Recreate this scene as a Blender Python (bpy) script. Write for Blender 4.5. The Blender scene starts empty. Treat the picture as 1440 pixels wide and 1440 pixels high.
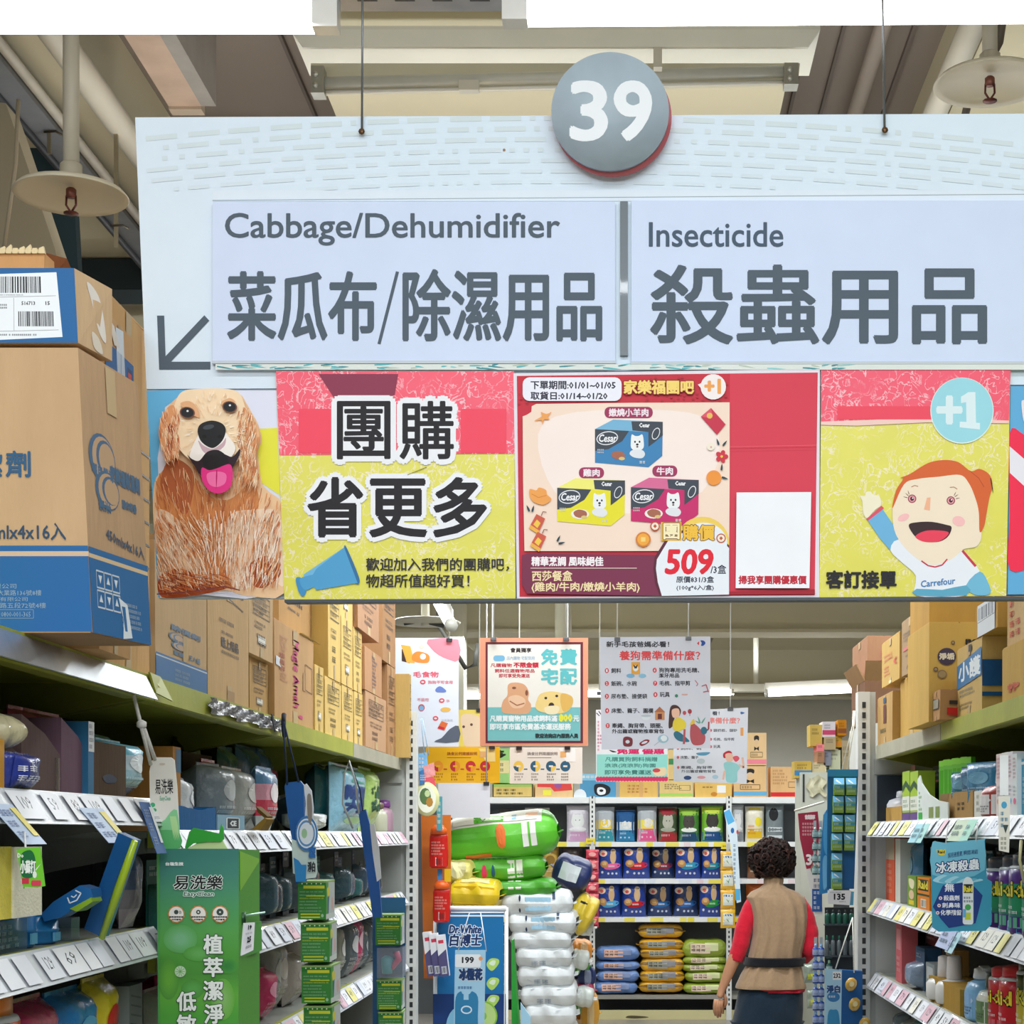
import bpy, math, random
from mathutils import Vector, Matrix, noise
R = random.Random(7)
SC = bpy.context.scene
COL = SC.collection
# ---------------------------------------------------------------- camera
F, CX, CY, H = 2400.0, 880.0, 1172.0, 1.55
cam = bpy.data.objects.new('camera', bpy.data.cameras.new('camera'))
COL.objects.link(cam); SC.camera = cam
cam.location = (0, 0, H); cam.rotation_euler = (math.pi/2, 0, 0)
cam.data.sensor_width = 36; cam.data.lens = 36*F/1440
cam.data.shift_x = (720-CX)/1440; cam.data.shift_y = (CY-720)/1440
cam.data.clip_end = 200
# ---------------------------------------------------------------- world, exposure
SC.view_settings.view_transform = 'Standard'; SC.view_settings.look = 'None'
SC.view_settings.gamma = 1; SC.view_settings.use_curve_mapping = False
SC.view_settings.exposure = 0.58
w = bpy.data.worlds.new('store_air'); SC.world = w; w.use_nodes = True
w.node_tree.nodes['Background'].inputs[0].default_value = (.86, .93, 1, 1)
w.node_tree.nodes['Background'].inputs[1].default_value = .09
# ---------------------------------------------------------------- lamp rows of the sales floor, with added fill rows
def area(x, y, z, sx, sy, e, name='tube_row_and_fill_light', rot=(0, 0, 0)):
    l = bpy.data.lights.new(name, 'AREA'); l.shape = 'RECTANGLE'; l.size = sx; l.size_y = sy
    l.energy = e; l.color = (.90, .95, 1)
    o = bpy.data.objects.new(name, l); COL.objects.link(o); o.location = (x, y, z); o.rotation_euler = rot
for (yy, e) in ((-9.5, 80), (-6.0, 130), (-3.2, 165), (-1.0, 125), (1.7, 34)):  # unseen rows, placed and strengthened as frontal fill for the sign
    area(0, yy, 3.85, 5.2, .14, e)
area(-1.72, 3.36, 3.155, 2.2, .07, 4); area(.86, 3.36, 3.175, 2.0, .07, 4)
for (yy, e) in ((5.5, 55), (7.0, 42), (9.4, 42)):  # the row just behind the sign is added to brighten the carton sides
    area(0, yy, 3.3, 2.6, .1, e)
for (yy, e) in ((-3.2, 16), (0.4, 14), (3.36, 7), (5.5, 9), (8.2, 14), (12.3, 24), (17.95, 15)):   # added uplights to brighten the ceiling, for the tubes' upward glow
    area(0, yy, 3.24, 3.6, .1, e, rot=(math.pi, 0, 0))
for yy in (12.3, 15.2):
    area(0, yy, 3.3, 5.5, .1, 85)
area(0, 18, 3.02, 7, .08, 85)
area(0, 21.5, 3.1, 7, .1, 85)

def lin(c):
    if isinstance(c, str):
        c = c.lstrip('#')
        if len(c) == 3: c = ''.join(k*2 for k in c)
        c = [int(c[i:i+2], 16)/255 for i in (0, 2, 4)]
    return tuple((k/12.92 if k <= .04045 else ((k+.055)/1.055)**2.4) for k in c[:3])+(1,)
def mixc(a, b, t):
    def cv(c):
        if isinstance(c, str):
            c = c.lstrip('#')
            if len(c) == 3: c = ''.join(k*2 for k in c)
            return [int(c[i:i+2], 16)/255 for i in (0, 2, 4)]
        return c
    a, b = cv(a), cv(b)
    return tuple(a[i]*(1-t)+b[i]*t for i in range(3))
# ---------------------------------------------------------------- materials (colour comes from the mesh, relief and grain from nodes)
MATS = {}
def mk(name, rough=.5, metal=0, var=.06, vscale=30, bump=0, bscale=60, spec=.5, alpha=1, emit=0, coat=0, detail=3, stretch=(1, 1, 1), crinkle=0, sheen=0, trans=0):
    m = bpy.data.materials.new(name); m.use_nodes = True; MATS[name] = m
    nt = m.node_tree; N = nt.nodes; L = nt.links; b = N['Principled BSDF']
    at = N.new('ShaderNodeAttribute'); at.attribute_name = 'Col'
    tc = N.new('ShaderNodeTexCoord'); mp = N.new('ShaderNodeMapping'); mp.inputs['Scale'].default_value = stretch
    L.new(tc.outputs['Object'], mp.inputs[0])
    nz = N.new('ShaderNodeTexNoise'); nz.inputs['Scale'].default_value = vscale; nz.inputs['Detail'].default_value = detail
    L.new(mp.outputs[0], nz.inputs['Vector'])
    mr = N.new('ShaderNodeMapRange'); mr.inputs['From Min'].default_value = .25; mr.inputs['From Max'].default_value = .75
    mr.inputs['To Min'].default_value = 1-var; mr.inputs['To Max'].default_value = 1+var
    L.new(nz.outputs['Fac'], mr.inputs['Value'])
    vm = N.new('ShaderNodeVectorMath'); vm.operation = 'SCALE'
    L.new(at.outputs['Color'], vm.inputs[0]); L.new(mr.outputs[0], vm.inputs['Scale'])
    last = vm.outputs[0]
    if crinkle:
        n2 = N.new('ShaderNodeTexNoise'); n2.inputs['Scale'].default_value = 37; n2.inputs['Detail'].default_value = 6; n2.inputs['Distortion'].default_value = 1.6
        L.new(tc.outputs['Object'], n2.inputs['Vector'])
        r1 = N.new('ShaderNodeValToRGB'); e = r1.color_ramp.elements
        e[0].position = .475; e[0].color = (0, 0, 0, 1); e[1].position = .525; e[1].color = (0, 0, 0, 1)
        k = r1.color_ramp.elements.new(.5); k.color = (1, 1, 1, 1)
        L.new(n2.outputs['Fac'], r1.inputs[0])
        n3 = N.new('ShaderNodeTexNoise'); n3.inputs['Scale'].default_value = 10; n3.inputs['Detail'].default_value = 2
        L.new(tc.outputs['Object'], n3.inputs['Vector'])
        r2 = N.new('ShaderNodeMapRange'); r2.inputs['From Min'].default_value = .38; r2.inputs['From Max'].default_value = .52
        L.new(n3.outputs['Fac'], r2.inputs['Value'])
        mu = N.new('ShaderNodeMath'); mu.operation = 'MULTIPLY'; L.new(r1.outputs[0], mu.inputs[0]); L.new(r2.outputs[0], mu.inputs[1])
        mu2 = N.new('ShaderNodeMath'); mu2.operation = 'MULTIPLY'; L.new(mu.outputs[0], mu2.inputs[0]); mu2.inputs[1].default_value = crinkle
        mx = N.new('ShaderNodeMix'); mx.data_type = 'RGBA'; L.new(mu2.outputs[0], mx.inputs['Factor'])
        L.new(last, mx.inputs['A']); mx.inputs['B'].default_value = (.92, .8, .84, 1)
        last = mx.outputs['Result']
    if emit:
        L.new(last, b.inputs['Emission Color']); b.inputs['Emission Strength'].default_value = emit
    L.new(last, b.inputs['Base Color'])
    b.inputs['Roughness'].default_value = rough; b.inputs['Metallic'].default_value = metal
    b.inputs['Specular IOR Level'].default_value = spec; b.inputs['Coat Weight'].default_value = coat
    b.inputs['Alpha'].default_value = alpha; b.inputs['Sheen Weight'].default_value = sheen
    b.inputs['Transmission Weight'].default_value = trans
    if bump:
        n4 = N.new('ShaderNodeTexNoise'); n4.inputs['Scale'].default_value = bscale; n4.inputs['Detail'].default_value = 5
        L.new(mp.outputs[0], n4.inputs['Vector'])
        bp = N.new('ShaderNodeBump'); bp.inputs['Strength'].default_value = bump; bp.inputs['Distance'].default_value = .01
        L.new(n4.outputs['Fac'], bp.inputs['Height']); L.new(bp.outputs[0], b.inputs['Normal'])
    return m
mk('print', .5, var=.02, vscale=12, spec=.3)
mk('taped_print', .35, var=.04, vscale=14, spec=.5, crinkle=.75)
mk('card', .85, var=.07, vscale=16, bump=.15, bscale=90, stretch=(1, 1, .25), spec=.2)
mk('paint', .45, var=.04, vscale=6, bump=.03, bscale=30)
mk('worn_paint', .5, var=.12, vscale=9, bump=.08, bscale=50)
mk('film', .22, var=.06, vscale=25, bump=.7, bscale=32, coat=.3)
mk('crumple', .4, var=.07, vscale=12, bump=1.0, bscale=7, coat=.15)
mk('plastic', .3, var=.03, vscale=30, coat=.2)
mk('cloth', .95, var=.08, vscale=60, bump=.35, bscale=240, spec=.15, sheen=.2)
mk('hair', .7, var=.35, vscale=60, bump=.9, bscale=120, spec=.3)
mk('skin', .5, var=.05, vscale=30, bump=.1, bscale=200)
mk('steel', .38, metal=.75, var=.1, vscale=20, bump=.05)
mk('clear', .12, var=.1, vscale=20, bump=.5, bscale=25, alpha=.3, coat=.6)
mk('glow', .5, var=0, emit=6.0)
mk('wall_paint', .8, var=.03, vscale=1.5, bump=.04, bscale=8)
mk('floor_tile', .25, var=.05, vscale=3)
mk('string', .8, var=.1, vscale=200)

# ---------------------------------------------------------------- mesh builder, world coordinates
class MB:
    def __init__(s): s.v = []; s.f = []; s.c = []; s.sm = []
    def face(s, pts, col, sm=False):
        n = len(s.v); s.v += [tuple(p) for p in pts]; s.f.append(tuple(range(n, n+len(pts)))); s.c.append(col); s.sm.append(sm)
    def add(s, vs, fs, col, sm=False):
        n = len(s.v); s.v += [tuple(p) for p in vs]
        for i, f in enumerate(fs):
            s.f.append(tuple(n+k for k in f)); s.c.append(col[i] if isinstance(col, list) else col); s.sm.append(sm)
    def hexa(s, b, t, col):      # b, t: four points each, counter-clockwise seen from above
        vs = list(b)+list(t)
        s.add(vs, [(3, 2, 1, 0), (4, 5, 6, 7), (0, 1, 5, 4), (1, 2, 6, 5), (2, 3, 7, 6), (3, 0, 4, 7)], col)
    def box(s, x0, x1, y0, y1, z0, z1, col):
        x0, x1 = min(x0, x1), max(x0, x1); y0, y1 = min(y0, y1), max(y0, y1); z0, z1 = min(z0, z1), max(z0, z1)
        s.hexa([(x0, y0, z0), (x1, y0, z0), (x1, y1, z0), (x0, y1, z0)], [(x0, y0, z1), (x1, y0, z1), (x1, y1, z1), (x0, y1, z1)], col)
    def slab(s, pts, dv, col):   # polygon pts swept by vector dv
        n = len(pts); a = [Vector(p) for p in pts]; b = [p+Vector(dv) for p in a]
        s.add(a+b, [tuple(range(n)), tuple(range(2*n-1, n-1, -1))]+[(i, n+i, n+(i+1) % n, (i+1) % n) for i in range(n)], col)
    def tube(s, path, r, col, n=8, cap=True):
        P = [Vector(p) for p in path]; k = len(P); rs = r if isinstance(r, (list, tuple)) else [r]*k
        vs = []; up = None
        for i, p in enumerate(P):
            d = (P[min(i+1, k-1)]-P[max(i-1, 0)]).normalized()
            if up is None: up = Vector((0, 0, 1)) if abs(d.z) < .9 else Vector((1, 0, 0))
            a = d.cross(up).normalized(); b = a.cross(d).normalized(); up = b
            for j in range(n):
                t = 2*math.pi*j/n; vs.append(p+(a*math.cos(t)+b*math.sin(t))*rs[i])
        fs = [(i*n+j, i*n+(j+1) % n, (i+1)*n+(j+1) % n, (i+1)*n+j) for i in range(k-1) for j in range(n)]
        if cap: fs += [tuple(range(n-1, -1, -1)), tuple(range((k-1)*n, k*n))]
        s.add(vs, fs, col, True)
    def lathe(s, prof, c, col, n=20, axis='z', sx=1, sy=1):   # prof: (radius, height) ; col may be list per band
        vs = []
        for r, h in prof:
            for j in range(n):
                t = 2*math.pi*j/n; a, b = r*math.cos(t)*sx, r*math.sin(t)*sy
                vs.append((c[0]+a, c[1]+b, c[2]+h) if axis == 'z' else (c[0]+a, c[1]+h, c[2]+b) if axis == 'y' else (c[0]+h, c[1]+a, c[2]+b))
        k = len(prof); fs = []; cs = []
        for i in range(k-1):
            for j in range(n):
                fs.append((i*n+j, i*n+(j+1) % n, (i+1)*n+(j+1) % n, (i+1)*n+j)); cs.append(col[i] if isinstance(col, list) else col)
        fs += [tuple(range(n-1, -1, -1)), tuple(range((k-1)*n, k*n))]; cs += [col[0] if isinstance(col, list) else col, col[-1] if isinstance(col, list) else col]
        s.add(vs, fs, cs, True)
    def grid(s, fn, nu, nv, col, sm=True, closed=False):
        vs = [fn(i/nu, j/nv) for j in range(nv+1) for i in range(nu+1)]
        fs = []; cs = []
        for j in range(nv):
            for i in range(nu):
                fs.append((j*(nu+1)+i, j*(nu+1)+i+1, (j+1)*(nu+1)+i+1, (j+1)*(nu+1)+i)); cs.append(col((i+.5)/nu, (j+.5)/nv) if callable(col) else col)
        s.add(vs, fs, cs, sm)
    def mesh(s, name, mat, off=(0, 0, 0)):
        me = bpy.data.meshes.new(name)
        ox, oy, oz = off
        me.from_pydata([(a-ox, b-oy, c-oz) for a, b, c in s.v], [], s.f)
        at = me.color_attributes.new('Col', 'FLOAT_COLOR', 'CORNER'); buf = []; cache = {}
        for f, c in zip(s.f, s.c):
            key = c if isinstance(c, str) else tuple(c)
            if key not in cache: cache[key] = lin(c)
            buf += list(cache[key])*len(f)
        if len(buf) == len(at.data)*4: at.data.foreach_set('color', buf)
        me.polygons.foreach_set('use_smooth', s.sm)
        me.materials.append(MATS[mat]); me.update()
        return me
    def obj(s, name, mat, parent=None, label=None):
        off = (0, 0, 0)
        if parent is not None: off = tuple(parent['_o'])
        else:
            xs, ys, zs = zip(*s.v); off = ((min(xs)+max(xs))/2, (min(ys)+max(ys))/2, min(zs))
        o = bpy.data.objects.new(name, s.mesh(name, mat, off)); COL.objects.link(o)
        if parent is not None: o.parent = parent
        else: o.location = off
        o['_o'] = off
        if label: o['label'] = label
        return o
def tag(o, label, cat, group=None, kind=None):
    o['label'] = label; o['category'] = cat
    if group: o['group'] = group
    if kind: o['kind'] = kind
    return o
def thing(name, label, cat, loc=(0, 0, 0), group=None):
    o = bpy.data.objects.new(name, None); COL.objects.link(o); o.location = loc; o['_o'] = tuple(loc); o.empty_display_size = .05
    return tag(o, label, cat, group)
def struct(name, mb, mat):
    o = mb.obj(name, mat); o['kind'] = 'structure'; return o
def copy_tree(o, parent=None):
    c = o.copy(); COL.objects.link(c); c.parent = parent
    for ch in o.children: copy_tree(ch, c)
    return c
def place(root, loc, rz=0, label=None, cat=None, group=None, tilt=(0, 0), sc=None, first=False):
    c = root if first else copy_tree(root)
    c.location = loc; c.rotation_euler = (tilt[0], tilt[1], rz)
    if sc: c.scale = sc
    if label: c['label'] = label
    if cat: c['category'] = cat
    if group: c['group'] = group
    return c
def P(px, py, Y): return Vector(((px-CX)/F*Y, Y, H-(py-CY)/F*Y))
NUM = ['first', 'second', 'third', 'fourth', 'fifth', 'sixth', 'seventh', 'eighth', 'ninth', 'tenth', 'eleventh', 'twelfth', 'thirteenth', 'fourteenth', 'fifteenth', 'sixteenth', 'seventeenth', 'eighteenth', 'nineteenth', 'twentieth']
# ---------------------------------------------------------------- lettering
_TC = {}
def glyphs(st, res=3, sp=1.0, line=1.0):
    k = (st, res, sp, line)
    if k not in _TC:
        cu = bpy.data.curves.new('t', 'FONT'); cu.body = st; cu.resolution_u = res; cu.space_character = sp; cu.space_line = line; cu.fill_mode = 'FRONT'
        ob = bpy.data.objects.new('t', cu); me = ob.to_mesh()
        vs = [(v.co.x, v.co.y) for v in me.vertices]; fs = [tuple(p.vertices) for p in me.polygons]
        ob.to_mesh_clear(); bpy.data.objects.remove(ob); bpy.data.curves.remove(cu)
        if vs:
            x0 = min(a for a, b in vs); x1 = max(a for a, b in vs); y0 = min(b for a, b in vs); y1 = max(b for a, b in vs)
            vs = [((a-x0)/max(x1-x0, 1e-6), (y1-b)/max(y1-y0, 1e-6)) for a, b in vs]
            # real faces only
        _TC[k] = (vs, fs)
    return _TC[k]
def smooth(pts, n=5):
    k = len(pts); out = []
    for i in range(k):
        p0, p1, p2, p3 = pts[i-1], pts[i], pts[(i+1) % k], pts[(i+2) % k]
        for j in range(n):
            t = j/n
            out.append(tuple(.5*((2*p1[a])+(-p0[a]+p2[a])*t+(2*p0[a]-5*p1[a]+4*p2[a]-p3[a])*t*t+(-p0[a]+3*p1[a]-3*p2[a]+p3[a])*t**3) for a in (0, 1)))
    return out
class Art:
    """flat print; fn(x, y, lift in metres) -> point on the printed surface; T maps drawing units to surface units"""
    def __init__(s, fn, T=None, step=.00002, base=.0004):
        s.fn = fn; s.T = T or (lambda x, y: (x, y)); s.m = MB(); s.k = base; s.step = step
    def q(s, x, y): a, b = s.T(x, y); return s.fn(a, b, s.k)
    def up(s, st=None): s.k += s.step if st is None else st
    def poly(s, pts, col): s.up(); s.m.face([s.q(*p) for p in pts], col)
    def blob(s, pts, col, n=5): s.poly(smooth(pts, n), col)
    def ell(s, cx, cy, rx, ry, col, n=22, rot=0):
        c, d = math.cos(rot), math.sin(rot)
        s.poly([(cx+rx*math.cos(2*math.pi*i/n)*c-ry*math.sin(2*math.pi*i/n)*d, cy+rx*math.cos(2*math.pi*i/n)*d+ry*math.sin(2*math.pi*i/n)*c) for i in range(n)], col)
    def rect(s, x0, y0, x1, y1, col, nu=1, nv=1):
        s.up(); s.m.grid(lambda u, v: s.q(x0+(x1-x0)*u, y0+(y1-y0)*v), nu, nv, col, False)
    def rrect(s, x0, y0, x1, y1, r, col):
        pts = []
        for cx, cy, a in ((x1-r, y0+r, -90), (x1-r, y1-r, 0), (x0+r, y1-r, 90), (x0+r, y0+r, 180)):
            for i in range(5): t = math.radians(a+i*22.5); pts.append((cx+r*math.cos(t), cy+r*math.sin(t)))
        s.poly(pts, col)
    def line(s, pts, w, col):
        s.up()
        for (a, b), (c, d) in zip(pts, pts[1:]):
            L = math.hypot(c-a, d-b) or 1; nx, ny = -(d-b)/L*w/2, (c-a)/L*w/2
            s.m.face([s.q(a+nx, b+ny), s.q(c+nx, d+ny), s.q(c-nx, d-ny), s.q(a-nx, b-ny)], col)
    def stroke(s, x, y, a, L, w, col, bend=0, st=5e-6):
        s.up(st); A = []; B = []
        for i in range(4):
            t = i/3; ang = a+bend*t; cx, cy = x+L*t*math.cos(ang), y+L*t*math.sin(ang); ww = w/2*(1-t)**.6 if i else w*.3
            A.append((cx-math.sin(ang)*ww, cy+math.cos(ang)*ww)); B.append((cx+math.sin(ang)*ww, cy-math.cos(ang)*ww))
        s.m.face([s.q(*p) for p in A+B[::-1]], col)
    def text(s, st, x0, y0, x1, y1, col, bold=0, res=3, slant=0, sp=1.0, outline=None, ow=0, rise=0):
        vs, fs = glyphs(st, res, sp)
        if not vs: return
        if outline: 
            for i in range(12):
                a = i*math.pi/6; s._txt(vs, fs, x0+ow*math.cos(a), y0+ow*math.sin(a), x1+ow*math.cos(a), y1+ow*math.sin(a), outline, slant, rise, .000003)
            s.up()
        offs = [(0, 0)]
        if bold:
            offs = [(bold*math.cos(a*math.pi/3), bold*math.sin(a*math.pi/3)) for a in range(6)]+[(0, 0)]
        for dx, dy in offs: s._txt(vs, fs, x0+dx, y0+dy, x1+dx, y1+dy, col, slant, rise, .000003)
        s.up()
    def _txt(s, vs, fs, x0, y0, x1, y1, col, slant, rise, st):
        s.up(st); h = y1-y0
        s.m.add([s.q(x0+(x1-x0)*a+slant*h*(1-b), y0+h*b-rise*a) for a, b in vs], fs, col)
    def bars(s, x0, y0, x1, y1, col, n=24, seed=1):
        r = random.Random(seed); s.up(); x = x0; u = (x1-x0)/(n*2.2)
        while x < x1:
            ww = u*r.choice((.7, 1, 1.6, 2.2)); s.m.face([s.q(x, y0), s.q(min(x+ww, x1), y0), s.q(min(x+ww, x1), y1), s.q(x, y1)], col); x += ww+u*r.choice((.7, 1, 1.5))
    def greek(s, x0, y0, x1, y1, rows, col, seed=1, cjk=True, fill=.62):   # lines of print too small to read
        r = random.Random(seed); s.up(); rh = (y1-y0)/rows
        for j in range(rows):
            x = x0; ya = y0+j*rh+rh*(1-fill)/2; yb = ya+rh*fill; xe = x0+(x1-x0)*r.uniform(.6, 1)
            cw = rh*fill
            while x < xe-cw*.5:
                for q in range(3):
                    yy = ya+(yb-ya)*(q+.1)/3; s.m.face([s.q(x, yy), s.q(x+cw*.85, yy), s.q(x+cw*.85, yy+(yb-ya)*.15), s.q(x, yy+(yb-ya)*.15)], col)
                xx = x+cw*r.uniform(.2, .6); s.m.face([s.q(xx, ya), s.q(xx+cw*.16, ya), s.q(xx+cw*.16, yb), s.q(xx, yb)], col)
                x += cw*(1.1 if r.random() < .88 else 1.8)
    def done(s, name, parent, mat='print', label=None):
        return s.m.obj(name, mat, parent, label) if s.m.f else None
def front(Y): return lambda x, y, k: P(x, y, Y-k) if False else Vector(((x-CX)/F*Y, Y-k, H-(y-CY)/F*Y))
def quadfn(a, b, c, d):   # unit square onto quad: a top-left, b top-right, c bottom-right, d bottom-left
    a, b, c, d = map(Vector, (a, b, c, d)); n = (d-a).cross(b-a).normalized()
    return lambda u, v, k: (a*(1-u)+b*u)*(1-v)+(d*(1-u)+c*u)*v+n*k
# ================================================================ the room
CREAM = '#cfc5a6'; SHADED_CREAM = '#8d8176'; LCREAM = '#d9d2b8'  # the taupe paints shade onto the unlit cream recess of the ceiling
m = MB(); m.box(-9, 9, -11, 24.5, -.1, 0, '#979289'); struct('floor', m, 'floor_tile')
m = MB(); m.box(-9, 9, 24, 24.2, 0, 4.3, '#e2dfd2'); struct('wall_back', m, 'wall_paint')
m = MB(); m.box(-9, 9, -11, 24.2, 4.32, 4.42, SHADED_CREAM)
for x0, x1 in ((-9, -1.76), (-.99, .525), (1.1, 9)):
    m.box(x0, x1, -11, 24, 4.0, 4.32, CREAM)
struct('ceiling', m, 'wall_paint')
def trim(mb, mat='wall_paint'):
    global TN
    TN += 1; return struct('trim_%d' % TN, mb, mat)
TN = 0
# transverse beams in the back hall
for y, z0, z1, t in ((12.2, 3.78, 4.0, .25), (16, 3.46, 3.95, .35), (20, 3.3, 3.7, .4), (23.4, 3.45, 4.0, .4)):
    m = MB(); m.box(-9, 9, y, y+t, z0, z1, LCREAM); m.box(-9, 9, y-.06, y+t+.06, z0-.03, z0, LCREAM); trim(m)
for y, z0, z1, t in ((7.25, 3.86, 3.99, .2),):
    m = MB(); m.box(-9, -1.3, y, y+t, z0, z1, '#27363b'); trim(m)  # bar painted dark in place of the shadowed gap before the next beam
m = MB(); m.box(-9, -1.3, 7.9, 8.1, 3.74, 3.86, SHADED_CREAM); trim(m)
# channel on the recess ceiling that is toned down for shade
m = MB(); m.box(-1.54, -1.43, 1, 5.75, 4.0, 4.07, '#c3a892'); m.box(-1.43, -1.38, 1, 5.75, 4.0, 4.3, '#9c958c')
m.box(-1.54, -1.43, 5.75, 5.8, 3.99, 4.03, '#b9a58f'); trim(m, 'worn_paint')
# deck seams and the vertical rib right of the old lamp
for x in (-1.2, .62, .74, .98):
    m = MB(); m.box(x, x+.012, 0, 12, 4.3, 4.319, '#6d635b'); trim(m)
m = MB(); m.tube([(.86, 1, 4.25), (.86, 12, 4.25)], .03, '#9a8f85', 10); trim(m)
# pipes and cable runs along the left soffit
m = MB(); m.tube([(-1.70, 1, 3.93), (-1.70, 11, 3.93)], .045, '#cdc5b2', 14); m.tube([(-1.70, 4.2, 3.93), (-1.70, 4.32, 3.93)], .055, '#bdb5a2', 14)
tag(m.obj('sprinkler_main_pipe', 'paint'), 'cream painted pipe running along the ceiling above the left sprinkler', 'pipe')
m = MB()
m.box(-2.02, -1.9, 1, 11, 3.9, 3.915, '#7d7f82'); m.box(-2.02, -2.01, 1, 11, 3.915, 3.97, '#8f8c86'); m.box(-1.91, -1.9, 1, 11, 3.915, 3.97, '#4a4c50')
m.tube([(-1.99, 1, 3.885), (-1.99, 11, 3.885)], .013, '#34363a', 6); m.tube([(-1.86, 1, 3.90), (-1.86, 11, 3.90)], .018, '#b8b0a0', 6)
tag(m.obj('cable_tray', 'worn_paint'), 'dark edged cable tray running under the cream soffit at upper left', 'tray')
# leaning brace at upper left, dark slab behind painted in for the shaded gap
m = MB(); m.slab([P(-140, 130, 5.2), P(8, 145, 5.2), P(24, 190, 5.2), P(78, 352, 5.2), P(88, 420, 5.2), P(-140, 420, 5.2)], (0, .12, 0), '#b3a88f'); trim(m)
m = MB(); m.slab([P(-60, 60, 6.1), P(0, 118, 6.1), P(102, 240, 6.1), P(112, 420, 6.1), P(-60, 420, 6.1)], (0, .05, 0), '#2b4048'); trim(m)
m = MB(); m.tube([P(26, 140, 5.0), P(22, 230, 5.0), P(5, 355, 5.0)], .006, '#b7ab93', 6); tag(m.obj('hanger_rod', 'paint'), 'thin hanger rod beside the slanting brace at upper left', 'rod')
for x, y in ((66, 190), (160, 322)):
    m = MB(); q = P(x, y, 5.7); m.box(q.x, q.x+.012, q.y, q.y+.012, q.z-.06, 4.0, '#a3987f'); m.tube([q+Vector((-.01, 0, .01)), q+Vector((.03, 0, .012)), q+Vector((.05, 0, 0))], .004, '#5d564b', 5)
    tag(m.obj('ceiling_hook', 'steel'), 'small hook bracket on the soffit %s' % ('left of the sprinkler stem' if x < 100 else 'right of the sprinkler dish'), 'hook')
# sprinklers
def sprinkler(cx, cy, Y, ztop, lab, top=True):
    q = P(cx, cy, Y); t = thing('ceiling_sprinkler', lab, 'sprinkler', q)
    m = MB(); r = 79/F*Y
    m.lathe([(.012, .034), (r*.5, .03), (r*.93, .012), (r, 0), (r*.985, -.003), (r*.9, .006), (r*.5, .022), (.012, .028)], q, '#ddd5bf', 40); m.obj('dish', 'paint', t)
    m = MB(); m.tube([q+Vector((0, 0, .03)), (q.x, q.y, ztop)], .021, '#c9c2b0', 14); m.lathe([(.027, 0), (.029, .01), (.029, .05), (.024, .055)], q+Vector((0, 0, .03)), '#c2bba8', 14)
    m.lathe([(.03, 0), (.036, .02), (.036, .06), (.025, .09)], (q.x, q.y, ztop-.11), '#c8c0ac', 14); m.obj('drop_pipe', 'paint', t)
    m = MB(); m.lathe([(.014, 0), (.014, .02), (.009, .025)], q+Vector((0, 0, -.005)), '#8a5a50', 8)
    for a in (-.012, .012): m.tube([q+Vector((a, 0, 0)), q+Vector((a*1.1, 0, -.025)), q+Vector((0, 0, -.045))], .003, '#6d3f3a', 6)
    m.lathe([(.002, 0), (.02, .002), (.02, .004), (.002, .006)], q+Vector((0, 0, -.05)), '#6d3f3a', 10); m.obj('nozzle', 'steel', t)
    return t
sprinkler(100, 275, 4.5, 3.9, 'round cream sprinkler dish hanging from a pipe left of the big sign')
sprinkler(1392, 118, 4.7, 3.9, 'round cream sprinkler dish above the right end of the big sign')
m = MB(); m.tube([(1.03, 1, 3.95), (1.03, 11, 3.95)], .04, '#c9c2b0', 12); tag(m.obj('sprinkler_branch_pipe', 'paint'), 'cream pipe on the ceiling above the right sprinkler dish', 'pipe')
m = MB(); m.tube([P(1412, 15, 4.8), P(1405, 60, 4.8), P(1360, 150, 5.2), P(1352, 185, 5.2)], .012, '#6f665c', 8); tag(m.obj('flexible_conduit', 'paint'), 'dark flexible conduit dropping behind the right sprinkler dish', 'conduit')
# ---------------------------------------------------------------- lit battens above the sign (Y 3.4)
def batten(name, x0, x1, yl, Y, h, lab, endx=None, tilt=0, off=False):
    yl -= 8; a = P(x0, yl, Y); b = P(x1, yl-tilt, Y); t = thing('ceiling_tube_light', lab, 'light', a)
    m = MB(); d = h*.35
    m.slab([a+Vector((0, -d, 0)), b+Vector((0, -d, 0)), b+Vector((0, -d, h)), a+Vector((0, -d, h))], (0, 2*d, 0), '#ffffff'); m.obj('diffuser', 'glow', t)
    m = MB(); m.slab([a+Vector((0, -d*1.1, h)), b+Vector((0, -d*1.1, h)), b+Vector((0, -d*1.1, h*1.35)), a+Vector((0, -d*1.1, h*1.35))], (0, 2.2*d, 0), '#d9dbe8'); m.obj('housing', 'paint', t)
    if endx:
        e = P(endx, yl, Y); w_ = .05 if endx > x1-5 else -.05
        m = MB(); m.box(e.x, e.x+w_, Y-d*1.15, Y+d*1.15, a.z-.002, a.z+h*1.3, '#e9e7e2'); m.obj('end_cap', 'plastic', t)
    return t
batten('l', -420, 441, 50, 3.4, .052, 'lit white tube light at top left above the sign', 441, 0)
batten('r', 742, 1700, 40, 3.4, .052, 'lit white tube light at top right above the sign', 742, 6)
m = MB(); q = P(-420, 4, 3.4); q2 = P(1700, -6, 3.4)
m.box(q.x, q2.x, 3.36, 3.46, q.z+.012, q.z+.035, '#a7abb4')
ms = MB()
for i in range(40):
    x = q.x+.03+i*.075; ms.box(x, x+.04, 3.385, 3.415, q.z+.010, q.z+.0125, '#3b3d42')
t = thing('slotted_lighting_channel', 'grey slotted steel channel that carries the lit tube lights', 'channel', (q.x, 3.4, q.z))
m.obj('channel', 'steel', t); ms.obj('slots', 'paint', t)
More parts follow.
